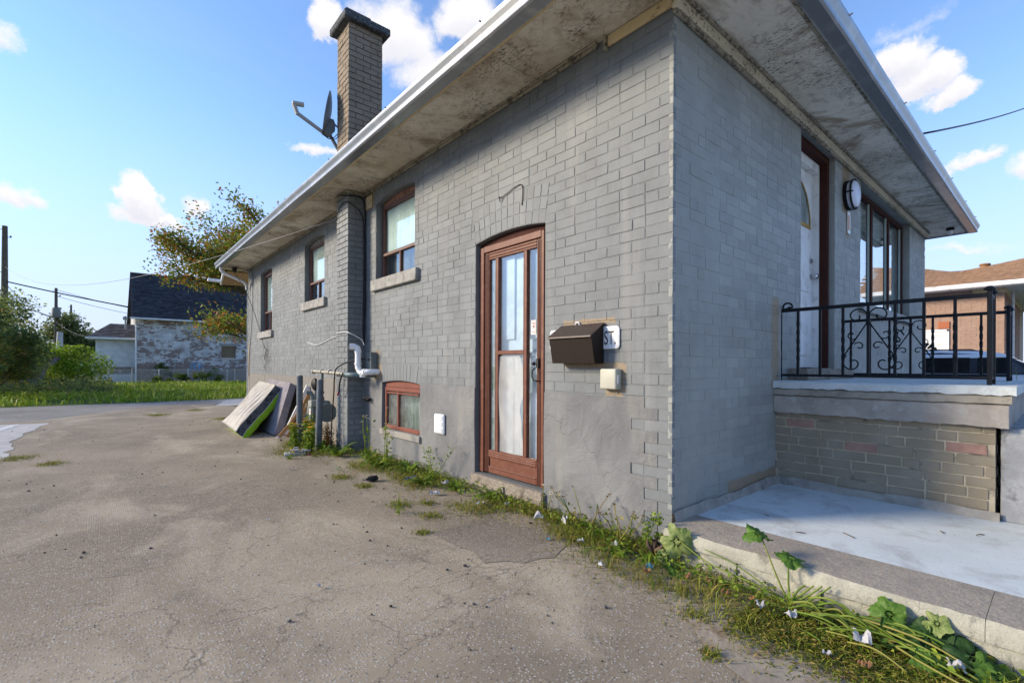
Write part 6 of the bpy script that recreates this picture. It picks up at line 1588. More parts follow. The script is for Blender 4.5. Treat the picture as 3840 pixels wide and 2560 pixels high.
# ------------------------------------------------------------------ lot beyond the driveway
gl = np.random.default_rng(5)
N = 34000; X = gl.uniform(-14, 10, N); Y = 17.1+gl.beta(1, 1.7, N)*21; k = (Y > 17.2+.25*np.sin(X*1.3)) & ~((X > -.3) & (Y < 17)); k &= np.sin(X*1.7+Y*.9)+np.sin(X*.6-Y*1.3)+gl.normal(0, .7, N) > np.where(Y < 20.5, -.35, -1.15)
P = np.stack([X[k], Y[k], np.zeros(k.sum())], 1)
tag(blade_mesh('lot_grass', P, gl.gamma(3, .035, len(P))+.03, .035, M_GRASS, lean=.8, seed=31), 'rough green grass and weeds of the open lot', 'grass', kind='stuff')
N = 16000; X = gl.uniform(-13, 9, N); Y = gl.uniform(18, 36, N); k = np.sin(X*1.1)+np.sin(Y*.8+X*.5)+gl.normal(0, .6, N) > .35
P = np.stack([X[k], Y[k], gl.uniform(.02, .22, k.sum())], 1)
tag(leaf_mesh('lot_ground_cover', P, .10, M_GRASS, seed=32, up=.8), 'broadleaf ground cover over the open lot', 'ground cover', kind='stuff')
N = 5000; X = gl.uniform(-8.0, -2.4, N); Y = gl.uniform(23.5, 33, N)
P = np.stack([X, Y, np.abs(gl.normal(.12, .22, N))+.02], 1)
tag(leaf_mesh('creeper_mass', P, .16, M_SHRUBL, seed=33, up=.7), 'low mass of dark creeper in front of the bright bush', 'creeper', kind='stuff')

# ------------------------------------------------------------------ shrubs and trees
bush('tall_shrub', 'tall dark shrub with bare tangled stems at the left edge', 'shrub', (-5.75, 20.9, 0), 1.55, 1.4, 3.15, 61, M_SHRUBL, 15000, .11, nblob=44, stems=30)
bush('tall_shrub', 'wide olive shrub behind the dark one at the left edge', 'shrub', (-7.1, 26.5, 0), 2.5, 2.0, 3.9, 62, M_SHRUBL, 14000, .13, nblob=46, stems=16)
bush('round_shrub', 'bright yellow green rounded bush behind the grey stump', 'shrub', (-4.35, 30.5, 0), 1.75, 1.5, 1.95, 63, M_LIME, 9000, .13, nblob=34, stems=12)
bush('round_shrub', 'low bushy growth under the left end of the old brick building', 'shrub', (1.5, 35.0, 0), 2.2, .6, .6, 64, M_GREEN, 3000, .10, nblob=20, stems=4)
bush('round_shrub', 'weed bush against the wall of the old brick building', 'shrub', (.35, 37.5, 0), .5, .3, 1.3, 65, M_GREEN, 1200, .10, nblob=12, stems=4)
bush('round_shrub', 'leafy weed by the boarded window of the old building', 'shrub', (3.2, 37.5, 0), .5, .3, .9, 66, M_GREEN, 900, .10, nblob=10, stems=4)
st_ = thing('tree_stump', 'split grey dead stump beside the bright bush', 'stump', (-5.55, 28.3, 0))
def stump_piece(pts, rs, seed, nm):
    r = random.Random(seed); vs = []; fs = []; n = 11
    for i, (p, q) in enumerate(zip(pts, rs)):
        for k in range(n): a = 2*PI*k/n; j = 1+.35*math.sin(3*a+seed)+r.uniform(-.18, .18); vs.append((p[0]+q*j*math.cos(a), p[1]+q*j*math.sin(a)*.7, p[2]+(r.uniform(-.12, .15) if i == len(pts)-1 else 0)))
    for i in range(len(pts)-1):
        for k in range(n): fs.append((i*n+k, i*n+(k+1) % n, (i+1)*n+(k+1) % n, (i+1)*n+k))
    fs.append(tuple(range((len(pts)-1)*n, len(pts)*n))); MB().add(vs, fs).build(nm, M_STUMP, st_)
stump_piece([(0, 0, 0), (.05, 0, .7), (.0, 0, 1.25), (.12, 0, 1.62), (.25, 0, 1.98)], [.62, .50, .42, .27, .10], 1, 'trunk')
stump_piece([(.35, 0, .5), (.65, -.1, .95), (1.0, -.1, 1.25), (1.25, -.1, 1.42)], [.30, .22, .17, .08], 2, 'limb')
stump_piece([(-.45, 0, .8), (-.6, 0, 1.35), (-.62, 0, 1.62)], [.30, .22, .10], 3, 'limb')
tree('maple_tree', 'maple with turning red and green leaves behind the far end of the house', 'tree', (4.65, 24.0, 0), 13.2, .95, 71, M_MAPLE, 23000, .15, levels=3, n0=8, trunk_r=.22, blob=.70, up=.55, first=.6, lean=(-.40, .02), droop=.35)
tree('maple_tree', 'lower maple with turning leaves hanging beside the far house corner', 'tree', (3.5, 20.8, 0), 6.0, .95, 72, M_MAPLE, 6000, .14, levels=3, n0=7, trunk_r=.10, blob=.6, up=.35, first=.55, lean=(-.32, .05), droop=.4)
tree('elm_tree', 'tall airy green tree behind the white annex', 'tree', (-4.6, 62, 0), 7.6, .75, 73, M_FAR, 9000, .26, levels=3, n0=8, trunk_r=.3, blob=.85, up=.75, first=.2)
tree('elm_tree', 'broad green tree left of the airy one behind the annex', 'tree', (-9.2, 70, 0), 5.0, .75, 74, M_FAR, 9000, .36, levels=3, n0=8, trunk_r=.3, blob=1.5, up=.6, first=.15)
tree('elm_tree', 'small dark tree between the street poles and the annex', 'tree', (-2.2, 66, 0), 6.0, .7, 75, M_FAR, 8000, .34, levels=3, n0=7, trunk_r=.25, blob=1.4, up=.6, first=.15)
tree('far_tree', 'pale far tree low on the horizon behind the street light', 'tree', (-13.0, 88, 0), 5.5, .8, 76, M_FAR, 7000, .42, levels=3, n0=7, trunk_r=.25, blob=1.8, up=.5, first=.12)
tree('far_tree', 'far tree on the horizon behind the tall shrubs', 'tree', (-20.0, 92, 0), 6.0, .8, 77, M_FAR, 7000, .42, levels=3, n0=7, trunk_r=.25, blob=1.8, up=.5, first=.12)
# trees across the lot, mirrored in the side windows
tree('lot_tree', 'green tree across the lot mirrored in the storm door', 'tree', (-26, 26, 0), 5.5, .7, 78, M_GREEN, 6000, .26, levels=3, n0=7, trunk_r=.2, blob=1.0, up=.6, first=.2)
tree('lot_tree', 'second green tree across the lot mirrored in the panes', 'tree', (-21, 38, 0), 6.5, .7, 79, M_GREEN, 6000, .26, levels=3, n0=7, trunk_r=.2, blob=1.0, up=.6, first=.2)

# ------------------------------------------------------------------ old brick building
def old_brick(name='peeling_brick'):
    m, t = new_mat(name); P = t.pos()
    q = t.new('ShaderNodeCombineXYZ'); sx, sy, sz = t.sep(P); t.l.new(t.math('ADD', sx, sy), q.inputs[0]); t.l.new(sz, q.inputs[1])
    bt = t.new('ShaderNodeTexBrick', inp={'Vector': q.outputs[0], 'Scale': 1.0, 'Mortar Size': .012, 'Brick Width': .22, 'Row Height': .075, 'Color1': (.24, .115, .08, 1), 'Color2': (.15, .085, .07, 1), 'Mortar': (.36, .33, .30, 1)})
    rowj = t.math('MULTIPLY', t.math('SUBTRACT', t.sep(bt.outputs[0])[0], .2), .9)
    n = t.math('ADD', t.noise(t.map(P, scale=(1, 1, 1.5)), 1.3, 9, .78, .2), rowj)
    low = t.mapr(sz, 1.5, .5, 0, .16)
    f = t.mapr(t.math('ADD', n, low), .495, .545)
    white = t.mix(t.mapr(t.noise(P, 1.6, 4), .4, .62), (.80, .83, .85), (.56, .58, .60))
    grime = t.mix(t.mapr(t.noise(P, 9, 5, .7), .48, .60), bt.outputs[0], (.28, .27, .265))
    finish(t, t.mix(f, white, grime), .9, t.bump(t.math('ADD', bt.outputs[1], f), .4, .02), 0, .15); return m
M_OLDB = old_brick()
ob = thing('old_brick_building', 'tall old building with peeling whitewashed brick and steep dark shingle roof', 'building', (0, 38, 0))
w0 = MB(); bx0, bx1, be = -1.05, 11, 4.16
holes = [[(3.73, 1.645), (4.64, 1.645), (4.64, 2.55), (3.73, 2.55)], [(3.69, 3.74), (4.66, 3.74), (4.66, 4.12), (3.69, 4.12)]]
wall_back('wall', [(bx0, 0), (bx1, 0), (bx1, be), (bx0, be)], holes, lambda s, z, d: (s, -d, z), 0, .3, M_OLDB, ob)
gb = MB(); gb.prism([(.31, 0), (10, 0), (10, be), (5.0, 7.75), (.31, be+.2)], lambda a, b, d: (d, a, b), bx0, bx0+.3); gb.build('gable_wall', M_OLDB, ob)
MB().box((3.74, .10, 1.655), (4.63, .16, 2.54)).build('window_board', simple('brown_plywood', (.20, .155, .10), .9, .1, 3, .1, 20), ob)
MB().box((3.70, .10, 3.75), (4.65, .16, 4.11)).build('window_board', simple('rusty_board', (.16, .06, .03), .9, .2, 3, .1, 20), ob)
MB().box((3.62, -.03, 2.56), (4.86, .06, 2.72)).build('lintel', simple('grey_lintel', (.30, .30, .29), .9, .1, 3, .1, 20), ob)
MB().box((3.66, -.05, 1.55), (4.72, .06, 1.64)).build('sill', simple('pale_lintel', (.42, .42, .41), .9, .1, 3, .1, 20), ob)
# lapped shingle rows on the steep slope
rz0, rz1, ry0_, ry1_ = 4.22, 7.85, -.35, 4.9; nrow = 34; sh = MB(); rs = random.Random(5)
sl = Vector((0, ry1_-ry0_, rz1-rz0)); nrm = Vector((0, -(rz1-rz0), ry1_-ry0_)).normalized()
for i in range(nrow):
    p0 = Vector((0, ry0_, rz0))+sl*(i/nrow); p1 = Vector((0, ry0_, rz0))+sl*((i+1.15)/nrow); x = -1.38-rs.uniform(0, .15)+.006*i
    while x < 11.2:
        wv = rs.uniform(.24, .36); a = nrm*(.03+rs.uniform(-.006, .008)); b = nrm*.004; xx = min(x+wv-.008, 11.2); x2 = max(x, -1.38+.004*i)
        sh.add([(x2, p0.y+a.y, p0.z+a.z), (xx, p0.y+a.y, p0.z+a.z), (xx, p1.y+b.y, p1.z+b.z), (x2, p1.y+b.y, p1.z+b.z), (x2, p0.y, p0.z), (xx, p0.y, p0.z)], [(0, 1, 2, 3), (4, 5, 1, 0)]); x += wv
o_ = sh.build('shingles', M_SHING, ob, recalc=False); o_['kind'] = 'stuff'
MB().add([(-1.37, ry0_, rz0-.02), (11.2, ry0_, rz0-.02), (11.2, ry1_, rz1-.02), (-1.25, ry1_, rz1-.02), (11.2, 10.2, rz0), (-1.3, 10.2, rz0)], [(0, 1, 2, 3), (3, 2, 4, 5)]).build('roof', M_SHING, ob)
MB().box((-1.25, ry1_-.06, rz1-.01), (11.2, ry1_+.08, rz1+.06)).build('ridge_cap', simple('tan_ridge', (.30, .22, .12), .9, .1, 3, 0), ob)
MB().cbox((-1.42, -.48, 4.12), (11.2, -.355, 4.23), .01).build('gutter', M_GUTWHITE, ob)
MB().tube([(-1.12, -.42, 4.12), (-1.10, -.08, 3.8), (-1.10, -.08, 0)], .05, 8).build('downspout', M_GUTWHITE, ob)
gr = MB(); rgf = random.Random(2)
for base in ((1.85, .75), (2.1, .85), (2.35, .72)):
    gr.tube([(base[0], -.012, base[1]), (base[0]+.03, -.012, base[1]+.35), (base[0]+.16, -.012, base[1]+.62), (base[0]+.22, -.012, base[1]+.3), (base[0]+.34, -.012, base[1]+.12)], .035, 5, flat=(1, .3))
gr.build('graffiti', simple('blue_spray', (.14, .34, .58), .8, .15, 6, 0), ob)
lp_ = MB(); lp_.tube([(.95, -.02, 0), (.95, -.02, 1.3)], .03, 6).cbox((.78, -.2, 1.28), (1.12, -.02, 1.48), .01); lp_.build('meter_box', M_FASCIA, ob)
vpz = MB(); vpz.tube([(-1.62, .6, 3.5), (-1.62, .6, 4.35)], .05, 8).cbox((-1.75, .5, 4.1), (-1.5, .7, 4.3), .01); vpz.build('vent_stack', M_FASCIA, ob)
an = thing('white_annex', 'low white annex with dark hipped roof left of the old building', 'building', (0, 39, 0))
M_ANNEX = peeling('annex_white', (.66, .70, .73), (.40, .34, .30), .66, 1.2)
MB().box((-3.10, 0, 0), (-1.06, 6, 2.78)).build('wall', M_ANNEX, an)
MB().box((-3.12, -.012, .55), (-1.08, -.002, 1.02)).build('bare_brick_band', M_OLDB, an)
ar = MB(); e0, e1 = -3.5, -.95
ar.add([(e0, -.35, 2.93), (e1, -.35, 2.93), (e1, 6.2, 2.93), (e0, 6.2, 2.93), (-2.35, 2.0, 3.95), (-1.0, 2.0, 3.95), (-1.0, 4, 3.95), (-2.35, 4, 3.95)], [(0, 1, 5, 4), (0, 4, 7, 3), (4, 5, 6, 7), (3, 7, 6, 2), (1, 2, 6, 5), (0, 3, 2, 1)]); ar.build('roof', M_SHING2, an)
shr = MB()
for i in range(9):
    f0, f1 = i/9, (i+1.1)/9; a0 = Vector((e0, -.35, 2.94)).lerp(Vector((-2.35, 2.0, 3.96)), f0); a1 = Vector((e0, -.35, 2.94)).lerp(Vector((-2.35, 2.0, 3.96)), f1); x = a0.x
    while x < -1.0:
        wv = rs.uniform(.24, .36); xx = min(x+wv-.01, -.97); shr.add([(x, a0.y-.01, a0.z+.03), (xx, a0.y-.01, a0.z+.03), (xx, a1.y, a1.z+.006), (max(x, a1.x), a1.y, a1.z+.006), (x, a0.y-.01, a0.z), (xx, a0.y-.01, a0.z)], [(0, 1, 2, 3), (4, 5, 1, 0)]); x += wv
shr.build('shingles', M_SHING2, an, recalc=False)['kind'] = 'stuff'
MB().cbox((e0-.08, -.47, 2.80), (e1, -.352, 2.93), .01).build('gutter', M_GUTWHITE, an)
MB().box((e0, -.35, 2.785), (e1, 0, 2.80)).build('soffit', M_GUTWHITE, an)

# ------------------------------------------------------------------ wire fence
fe = thing('wire_fence', 'low wire fence with pale posts in front of the old building', 'fence', (0, 36, 0))
fx = [-3.75, -2.49, -1.37, -.02, 1.51, 2.36, 3.75, 4.21, 5.6, 7.0]
M_FPOST = simple('pale_fence_post', (.50, .48, .42), .8, .15, 8, .1)
for i, x in enumerate(fx): MB().cbox((x-.035, -.035, 0), (x+.035, .035, .90+.08*((i*37) % 3)/3+(.10 if i == 1 else 0)), .008).build('post', M_FPOST, fe)
fr_ = MB(); fr_.tube([(-3.75, 0, .86), (7, 0, .86)], .016, 6).tube([(-3.75, 0, .12), (7, 0, .10)], .012, 6); fr_.build('rail', M_FPOST, fe)
wm = MB(); x = -3.75
while x < 7:
    for sgn in (1, -1):
        xa, xb = (x, x+.74) if sgn > 0 else (x+.74, x); wm.add([(xa-.004, .002*sgn, .12), (xa+.004, .002*sgn, .12), (xb+.004, .002*sgn, .86), (xb-.004, .002*sgn, .86)], [(0, 1, 2, 3)])
    x += .055
wm.build('wire_mesh', simple('galvanised_wire', (.46, .46, .44), .5, .1, 5, 0, metal=.3), fe, recalc=False)['kind'] = 'stuff'
lat = MB(); lat.tube([(-3.75, -.03, .20), (-2.49, -.03, .55)], .02, 4).tube([(-3.70, -.03, .08), (-2.49, -.03, .10)], .03, 4); lat.build('brace', M_FPOST, fe)

# ------------------------------------------------------------------ poles and wires
def upole(label, x, y, h, r, arms=False):
    t = thing('utility_pole', label, 'utility pole', (x, y, 0)); MB().tube([(0, 0, 0), (0, 0, h*.5), (0, 0, h)], [r*1.25, r*1.1, r*.85], 10).build('pole', M_POLE, t, smooth=True)
    ins = MB(); ins.tube([(-.25, 0, h-.25), (.05, 0, h-.25)], .02, 5).tube([(.05, 0, h-.75), (.3, 0, h-.75)], .02, 5).lathe([(0, 0), (.05, 0), (.05, .12), (0, .14)], 8, Matrix.Translation((.28, 0, h-.76))); ins.build('insulator', M_POLE, t); return t
upole('thick brown utility pole at the left picture edge', -7.9, 46.2, 10.7, .17)
p2_ = upole('wooden pole with transformer and street light behind the tall shrubs', -6.1, 60.5, 8.35, .13)
tr = MB(); tr.lathe([(0, 0), (.30, 0), (.32, .05), (.32, .85), (.28, .92), (0, .94)], 14, Matrix.Translation((.02, -.25, 5.55))); tr.build('transformer', simple('transformer_grey', (.17, .17, .15), .6, .1, 3, 0), p2_, smooth=True)
MB().tube([(0, 0, 5.3), (-.6, .5, 5.75), (-1.4, 1.2, 6.15), (-2.0, 1.74, 6.28)], [.05, .045, .04, .035], 6).build('lamp_arm', M_FASCIA, p2_)
MB().tube([(-1.95, 1.7, 6.28), (-2.5, 2.15, 6.33)], [.08, .05], 6).build('lamp_head', M_FASCIA, p2_)
upole('thin far pole behind the airy tree', -5.6, 75, 8.2, .11)
pg = thing('concrete_post', 'pale grey post in front of the wooden transformer pole', 'post', (-5.55, 54, 0)); MB().tube([(0, 0, 0), (.0, 0, 2.0), (.06, 0, 3.9)], [.26, .24, .20], 12).build('post', M_POLEG, pg, smooth=True)
def wire(label, a, b, sag, r=.02, mat=None):
    a = Vector(a); b = Vector(b); pts = [a.lerp(b, i/24)-Vector((0, 0, sag*4*(i/24)*(1-i/24))) for i in range(25)]
    return tag(MB().tube(pts, r, 5).build('overhead_wire', mat or M_BLACKRUB, smooth='all'), label, 'wire')
wire('pale service wire from the left pole to the chimney breast', (-7.9, 46.2, 7.9), (-.262, 5.04, 3.22), 1.1, .006, M_GREYCAB)
wire('thick black wire from the left pole past the old building roof', (-7.9, 46.2, 6.9), (14.0, 33.0, 3.1), .55, .045)
wire('thin wire running from the left picture edge to the thick pole', (-14, 43.5, 8.0), (-7.9, 46.2, 7.5), .2, .02)
wire('thin wire from the left pole down to the transformer pole', (-7.9, 46.2, 6.8), (-6.1, 60.5, 5.6), .6, .02)
wire('thin wire between the transformer pole and the annex', (-6.1, 60.5, 5.2), (-3.2, 39.2, 2.9), .3, .015)
wire('upper thin wire from the transformer pole to the right', (-6.1, 60.5, 8.2), (8, 62, 6.5), .6, .02)
wire('second thin wire from the transformer pole to the right', (-6.1, 60.5, 7.6), (8, 62, 5.9), .6, .02)
wire('black service wire leaving the front eave to the right', (3.78, -.62, 3.63), (17.1, -1.5, 8.75), .12, .011)

# ------------------------------------------------------------------ vehicles
M_CARW = simple('white_car_paint', (.72, .73, .75), .3, .02, 2, 0, spec=.5, coat=.6); M_CARB = simple('pale_blue_car_paint', (.36, .42, .50), .3, .02, 2, 0, spec=.5, coat=.6)
M_TINT = simple('tinted_glass', (.010, .012, .014), .06, .05, 2, 0, spec=.6); M_TINTG = simple('green_tinted_glass', (.13, .30, .25), .08, .05, 2, 0, spec=.6); M_TYRE = simple('tyre', (.015, .015, .015), .85, .1, 9, .1); M_RIM = simple('rim', (.35, .35, .36), .35, .05, 5, 0, metal=.8)
M_TRIM = simple('black_trim', (.02, .022, .028), .5, .1, 4, 0)
def car(name, label, cat, loc, rz, paint, roof, belt, L=4.6, W=1.8, side_glass=None, van=False):
    """front towards local -x... length along x, nose at +x"""
    t = thing(name, label, cat, loc, rz)
    s = L/4.6
    prof = [(-2.28, .40), (-2.32, .62), (-2.27, belt-.02), (-2.1, belt+.03), (.95, belt+.02), (1.75, belt-.06), (2.12, belt-.18), (2.28, belt-.38), (2.30, .42), (2.15, .28), (-2.15, .28)]
    def shell(pr, w0, w1, zt_, zb_):
        n = len(pr); vs = []
        for sg in (-1, 1):
            for a, z in pr: f = (z-zb_)/(zt_-zb_); vs.append((a*s, sg*(w0+(w1-w0)*max(0, min(1, f)))/2, z))
        return vs, [tuple(range(n))[::-1], tuple(range(n, 2*n))]+[(i, (i+1) % n, n+(i+1) % n, n+i) for i in range(n)]
    bm_ = bmesh.new(); vs, fs = shell(prof, W, W*.97, belt, .3); V = [bm_.verts.new(v) for v in vs]; [bm_.faces.new([V[i] for i in f]) for f in fs]; bmesh.ops.recalc_face_normals(bm_, faces=bm_.faces[:]); bmesh.ops.bevel(bm_, geom=bm_.edges[:], offset=.05, segments=2, profile=.5, affect='EDGES'); MB().bm(bm_).build('body', paint, t, smooth=True)
    gp_ = [(-2.14, belt), (-1.95, roof-.14), (-1.7, roof-.04), (-.6, roof), (.15, roof-.03), (.35, roof-.07), (1.12, belt)] if not van else [(-2.2, belt), (-2.1, roof-.1), (-1.9, roof), (.3, roof), (.55, roof-.06), (1.35, belt)]
    vs, fs = shell(gp_, W*.93, W*.74, roof, belt); bm_ = bmesh.new(); V = [bm_.verts.new(v) for v in vs]; [bm_.faces.new([V[i] for i in f]) for f in fs]; bmesh.ops.recalc_face_normals(bm_, faces=bm_.faces[:]); bmesh.ops.bevel(bm_, geom=bm_.edges[:], offset=.04, segments=2, profile=.5, affect='EDGES'); MB().bm(bm_).build('cabin', M_TRIM, t, smooth=True)
    rpr = [(-2.06, roof-.15), (-1.94, roof-.05), (-1.65, roof-.005), (-.6, roof+.02), (.15, roof-.005), (.40, roof-.06), (.54, roof-.15)]
    vs, fs = shell(rpr, W*.81, W*.72, roof+.02, roof-.15); bm_ = bmesh.new(); V = [bm_.verts.new(v) for v in vs]; [bm_.faces.new([V[i] for i in f]) for f in fs]; bmesh.ops.recalc_face_normals(bm_, faces=bm_.faces[:]); bmesh.ops.bevel(bm_, geom=bm_.edges[:], offset=.025, segments=2, profile=.5, affect='EDGES'); MB().bm(bm_).build('roof', paint, t, smooth=True)
    segs = [(-1.88, -1.16), (-1.02, -.10), (.02, .78)]
    for i, (a, b) in enumerate(segs):
        for sg in (-1, 1):
            h0, h1 = belt+.05, roof-.13; yb = lambda z: sg*(W*.93+(W*.74-W*.93)*(z-belt)/(roof-belt))/2+sg*.006
            pts = [(a, h0), (b, h0), (b-(.32 if i == 2 else 0), h1), (a+(.12 if i == 0 else 0), h1)]
            MB().add([(x*s, yb(z), z) for x, z in pts], [(0, 1, 2, 3)]).build('side_window', side_glass if (side_glass and i == 0) else M_TINT, t)
    MB().add([(.42*s, -W*.35, roof-.10), (.42*s, W*.35, roof-.10), (1.10*s, W*.43, belt+.03), (1.10*s, -W*.43, belt+.03)], [(0, 1, 2, 3)]).build('windscreen', M_TINT, t)
    for x in (-1.42*s, 1.42*s):
        for sg in (-1, 1):
            wl = MB().lathe([(.0, -.1), (.29, -.1), (.33, -.07), (.33, .07), (.29, .1), (0, .1)], 20, Matrix.Translation((x, sg*(W/2-.12), .33)) @ Matrix.Rotation(PI/2, 4, 'X')).build('wheel', M_TYRE, t, smooth=True)
            MB().lathe([(0, -.01), (.2, -.01), (.2, .01), (0, .02)], 16, Matrix.Translation((x, sg*(W/2-.018), .33)) @ Matrix.Rotation(sg*PI/2, 4, 'X')).build('rim', M_RIM, wl, smooth=True)
    for sg in (-1, 1):
        MB().cbox((2.12*s, sg*W*.36-.18, belt-.36), (2.26*s, sg*W*.36+.18, belt-.22), .02).build('headlight', M_PVC, t); MB().cbox((-2.33*s, sg*W*.40-.1, belt-.25), (-2.24*s, sg*W*.40+.1, belt+.0), .02).build('tail_light', simple('tail_red', (.3, .02, .02), .3, 0, 5, 0) if 'tail_red' not in MATS else MATS['tail_red'], t)
        MB().cbox((.80*s, sg*(W/2+.02), belt+.04), (.98*s, sg*(W/2+.16), belt+.17), .03).build('wing_mirror', M_TRIM, t)
        MB().tube([(-1.7*s, sg*W*.33, roof-.03), (-1.5*s, sg*W*.33, roof+.035), (-.1*s, sg*W*.33, roof+.035), (.1*s, sg*W*.33, roof-.03)], .016, 6).build('roof_rail', M_TRIM, t)
    return t
car('parked_suv', 'white suv with dark windows parked beside the neighbouring brick house', 'suv', (11.75, -.38, 0), -PI/2, M_CARW, 1.53, 1.03, L=4.5, side_glass=M_TINTG)
car('parked_van', 'pale van half hidden behind the white annex', 'van', (-2.9, 52, 0), PI, M_CARB, 2.1, 1.25, L=4.9, van=True)

# ------------------------------------------------------------------ neighbouring house
nh = thing('neighbour_house', 'salmon brick bungalow with tan shingle roof beyond the porch', 'house', (0, 0, 0))
NX = 15.0; NY0 = -.54; NZ = 3.27
MB().box((NX+.008, NY0+.008, 0), (NX+8, 9, NZ)).build('wall', M_NMORT, nh)
nw = nh.children[-1] if nh.children else nh
nface = lambda s, z, d: (NX-d, NY0+s, z)
GD = Opening(1.10, 4.2, 0, 2.20)
nrows = brick_rows(0, 5.2, .30, NZ, [GD], 91)
vis = sorted([(area(q, nface) if (q[0][1] > 1.45 and q[0][0] < 1.75) else area(q, nface)*.01, i) for i, q in enumerate(nrows)], reverse=True)
nb_m = shared_bricks(8, .2, .065, M_NBRICK, 92)
lay_bricks(nrows, nface, PI/2, nw, M_NBRICK, 93, {i for a, i in vis[:210]}, 'distant_bricks', nb_m)
fr2 = lambda s, z, d: (NX+s, NY0-d, z)
rows2 = brick_rows(0, 6, .30, NZ, [Opening(.95, 2.4, 1.3, 2.75)], 94); lay_bricks(rows2, fr2, PI, nw, M_NBRICK, 95, set(), 'front_bricks', nb_m)
MB().box((NX+.96, NY0-.02, 1.31), (NX+2.39, NY0+.004, 2.74)).build('window', M_BROWN_D, nh); MB().box((NX+1.02, NY0-.026, 1.37), (NX+2.33, NY0-.0205, 2.68)).build('window_pane', M_GLASS, nh)
gd = MB(); gd.box((NX-.02, NY0+1.12, 0), (NX+.02, NY0+4.18, 2.18)); gdo = gd.build('garage_door', M_WHITE, nh)
fr3 = MB(); fr3.cbox((NX-.035, NY0+1.06, 0), (NX+.02, NY0+1.115, 2.24), .004).cbox((NX-.035, NY0+1.06, 2.185), (NX+.02, NY0+4.2, 2.245), .004); fr3.build('frame', M_WHITE, gdo)
fl = MB(); cc = (NY0+1.62, 1.62); pts = [(cc[0]+.34*math.cos(a), cc[1]+.28*math.sin(a)) for a in np.linspace(0, PI, 15)]; fl.prism(pts, lambda a, b, d: (d, a, b), NX-.024, NX-.0215); fl.build('fan_window', M_TINT, gdo)
sp = MB()
for a in (.6, 1.05, 1.57, 2.1, 2.55): sp.tube([(NX-.026, cc[0], cc[1]), (NX-.026, cc[0]+.34*math.cos(a), cc[1]+.28*math.sin(a))], .012, 4)
sp.tube([(NX-.026, cc[0]+.14*math.cos(a), cc[1]+.12*math.sin(a)) for a in np.linspace(0, PI, 9)], .012, 4); sp.tube([(NX-.026, p, q) for p, q in pts], .016, 4); sp.build('glazing_bar', M_WHITE, gdo)
av = MB(); rA = random.Random(8)
for k in range(9): a = .25+k*.26
MB().cbox((NX-.03, NY0+1.05, 2.26), (NX+.0, NY0+1.30, 2.46), .01).build('arch_brick_pier', M_NBRICK, nh)
# eaves
ov = .45
MB().box((NX-ov, NY0-1.55, NZ), (NX+8.4, 9.4, NZ+.03)).build('soffit', M_GUTWHITE, nh)
for k in range(12): MB().box((NX-ov+.02, NY0-1.5+k*.5, NZ-.004), (NX-.01, NY0-1.494+k*.5, NZ-.0005)).build('soffit_groove', M_FASCIA, nh)
for k in range(6): MB().box((NX+.05, NY0-1.45+k*.15, NZ-.004), (NX+8, NY0-1.444+k*.15, NZ-.0005)).build('soffit_groove', M_FASCIA, nh)
MB().cbox((NX-ov-.10, NY0-1.66, NZ-.01), (NX-ov-.002, 9.4, NZ+.115), .02).build('gutter', M_GUTWHITE, nh); MB().cbox((NX-ov, NY0-1.66, NZ-.01), (NX+8.4, NY0-1.552, NZ+.115), .02).build('gutter', M_GUTWHITE, nh)
MB().cbox((NX-.03, NY0-.03, NZ-.13), (NX+6, NY0+.6, NZ-.002), .006).build('frieze_board', M_CREAM, nh)
cd = MB(); cd.cbox((NX+2.7, NY0-1.45, 0), (NX+2.95, NY0-1.2, NZ-.002), .01); cd.build('porch_column', M_WHITE, nh)
MB().tube([(NX+.9, NY0-.10, NZ-.05), (NX+.9, NY0-.10, .4)], .04, 8).build('downspout', M_GUTWHITE, nh)
# roof slope of single shingles, ridge sagging in the middle
eave = lambda y: Vector((NX-ov-.03, y, NZ+.115)); 
def ridge_pt(y): 
    f = max(0, min(1, (y+1.0)/2.8)); return Vector((NX+1.55, y, 4.03+.28*abs(y-.55)**1.2*(1 if y > .55 else .42)))
shm = []
for k in range(5):
    r = random.Random(300+k); wv = .285; me = MB().add([(-wv/2, 0, .012+r.uniform(0, .006)), (wv/2, 0, .012+r.uniform(0, .006)), (wv/2, .20, .001), (-wv/2, .20, .001), (-wv/2, 0, 0), (wv/2, 0, 0)], [(0, 1, 2, 3), (4, 5, 1, 0), (4, 0, 3), (5, 2, 1)]).mesh('shingle'); me.materials.append(M_SHING3); shm.append(me)
M_SHB = simple('tan_roof_deck', (.24, .13, .065), .9, .2, 6, .3, 60)
rfp = MB(); rfp.grid(lambda a, b: eave(-2.2+11*a).lerp(ridge_pt(-2.2+11*a), b)-Vector((0, 0, .006)), 30, 6); rfp.build('roof', M_SHB, nh, smooth=True)
MB().grid(lambda a, b: ridge_pt(-2.2+11*a).lerp(Vector((NX+8.5, -2.2+11*a, NZ+.1)), b), 30, 4).build('roof', M_SHB, nh, smooth=True)
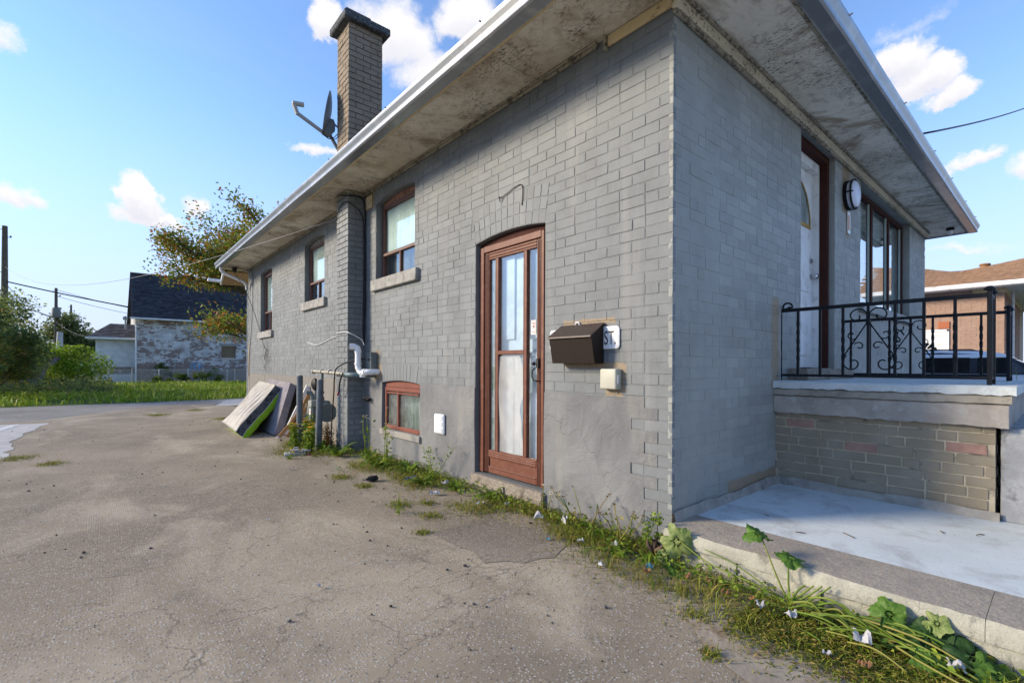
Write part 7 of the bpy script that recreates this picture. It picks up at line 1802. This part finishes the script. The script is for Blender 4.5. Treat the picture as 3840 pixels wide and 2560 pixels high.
nsh = 0; rq = random.Random(31); ROWS = 14; rest = MB()
for i in range(ROWS):
    y = -2.15-(.14 if i % 2 else 0)
    while y < 3.6:
        f = i/ROWS; a = eave(y).lerp(ridge_pt(y), f); b = eave(y).lerp(ridge_pt(y), f+1/ROWS); d_ = (b-a); Lr = d_.length
        xax = Vector((0, 1, ridge_pt(y+.2).z*f-ridge_pt(y).z*f)).normalized(); xax = (eave(y+.2).lerp(ridge_pt(y+.2), f)-a).normalized()
        yax = (d_-xax*d_.dot(xax)).normalized(); zax = xax.cross(yax)
        if zax.z < 0: xax = -xax; zax = xax.cross(yax)
        M = Matrix((xax, yax, zax)).transposed().to_4x4(); M.translation = a+zax*.004
        if y < 2.2 or False:
            o = bpy.data.objects.new('shingle', rq.choice(shm)); link(o); o.parent = nh; o.matrix_local = M @ Matrix.Diagonal((1, Lr*1.18/.20, 1, 1)); nsh += 1
        y += .29
rv_ = MB(); rv_.lathe([(0, 0), (.10, 0), (.10, .10), (.13, .12), (.11, .16), (0, .18)], 12, Matrix.Translation(ridge_pt(-.05)-Vector((.02, 0, .08)))); rv_.build('roof_vent', M_SHB, nh, smooth=True)
MB().box((NX-ov+1.0, NY0-1.60, NZ+.12), (NX+2.0, NY0-1.57, 4.15)).build('gable_flashing', M_FASCIA, nh)
# a small fern-like sprig before the suv
stem_plant('seed_weed', 'small fern sprig standing behind the porch slab edge', 'weed', (4.6, -1.3, .05), 1.15, 99, M_WEEDG, 3, None, None, 60, .05, sway=.05)
# a distant house gable at the right picture edge
dh = thing('distant_house', 'far red brick house front at the right picture edge', 'house', (33, -4.0, 0))
MB().box((0, -3, 0), (6, 3, 3.0)).build('wall', simple('far_red_brick', (.22, .09, .06), .9, .15, 4, .2), dh); MB().prism([(-3.4, 3.0), (3.4, 3.0), (0, 4.6)], lambda a, b, d: (d, a, b), -.4, 6.4).build('roof', M_SHING2, dh); MB().box((-.02, -1.2, .9), (-.003, .4, 2.2)).build('window', M_TINT, dh)
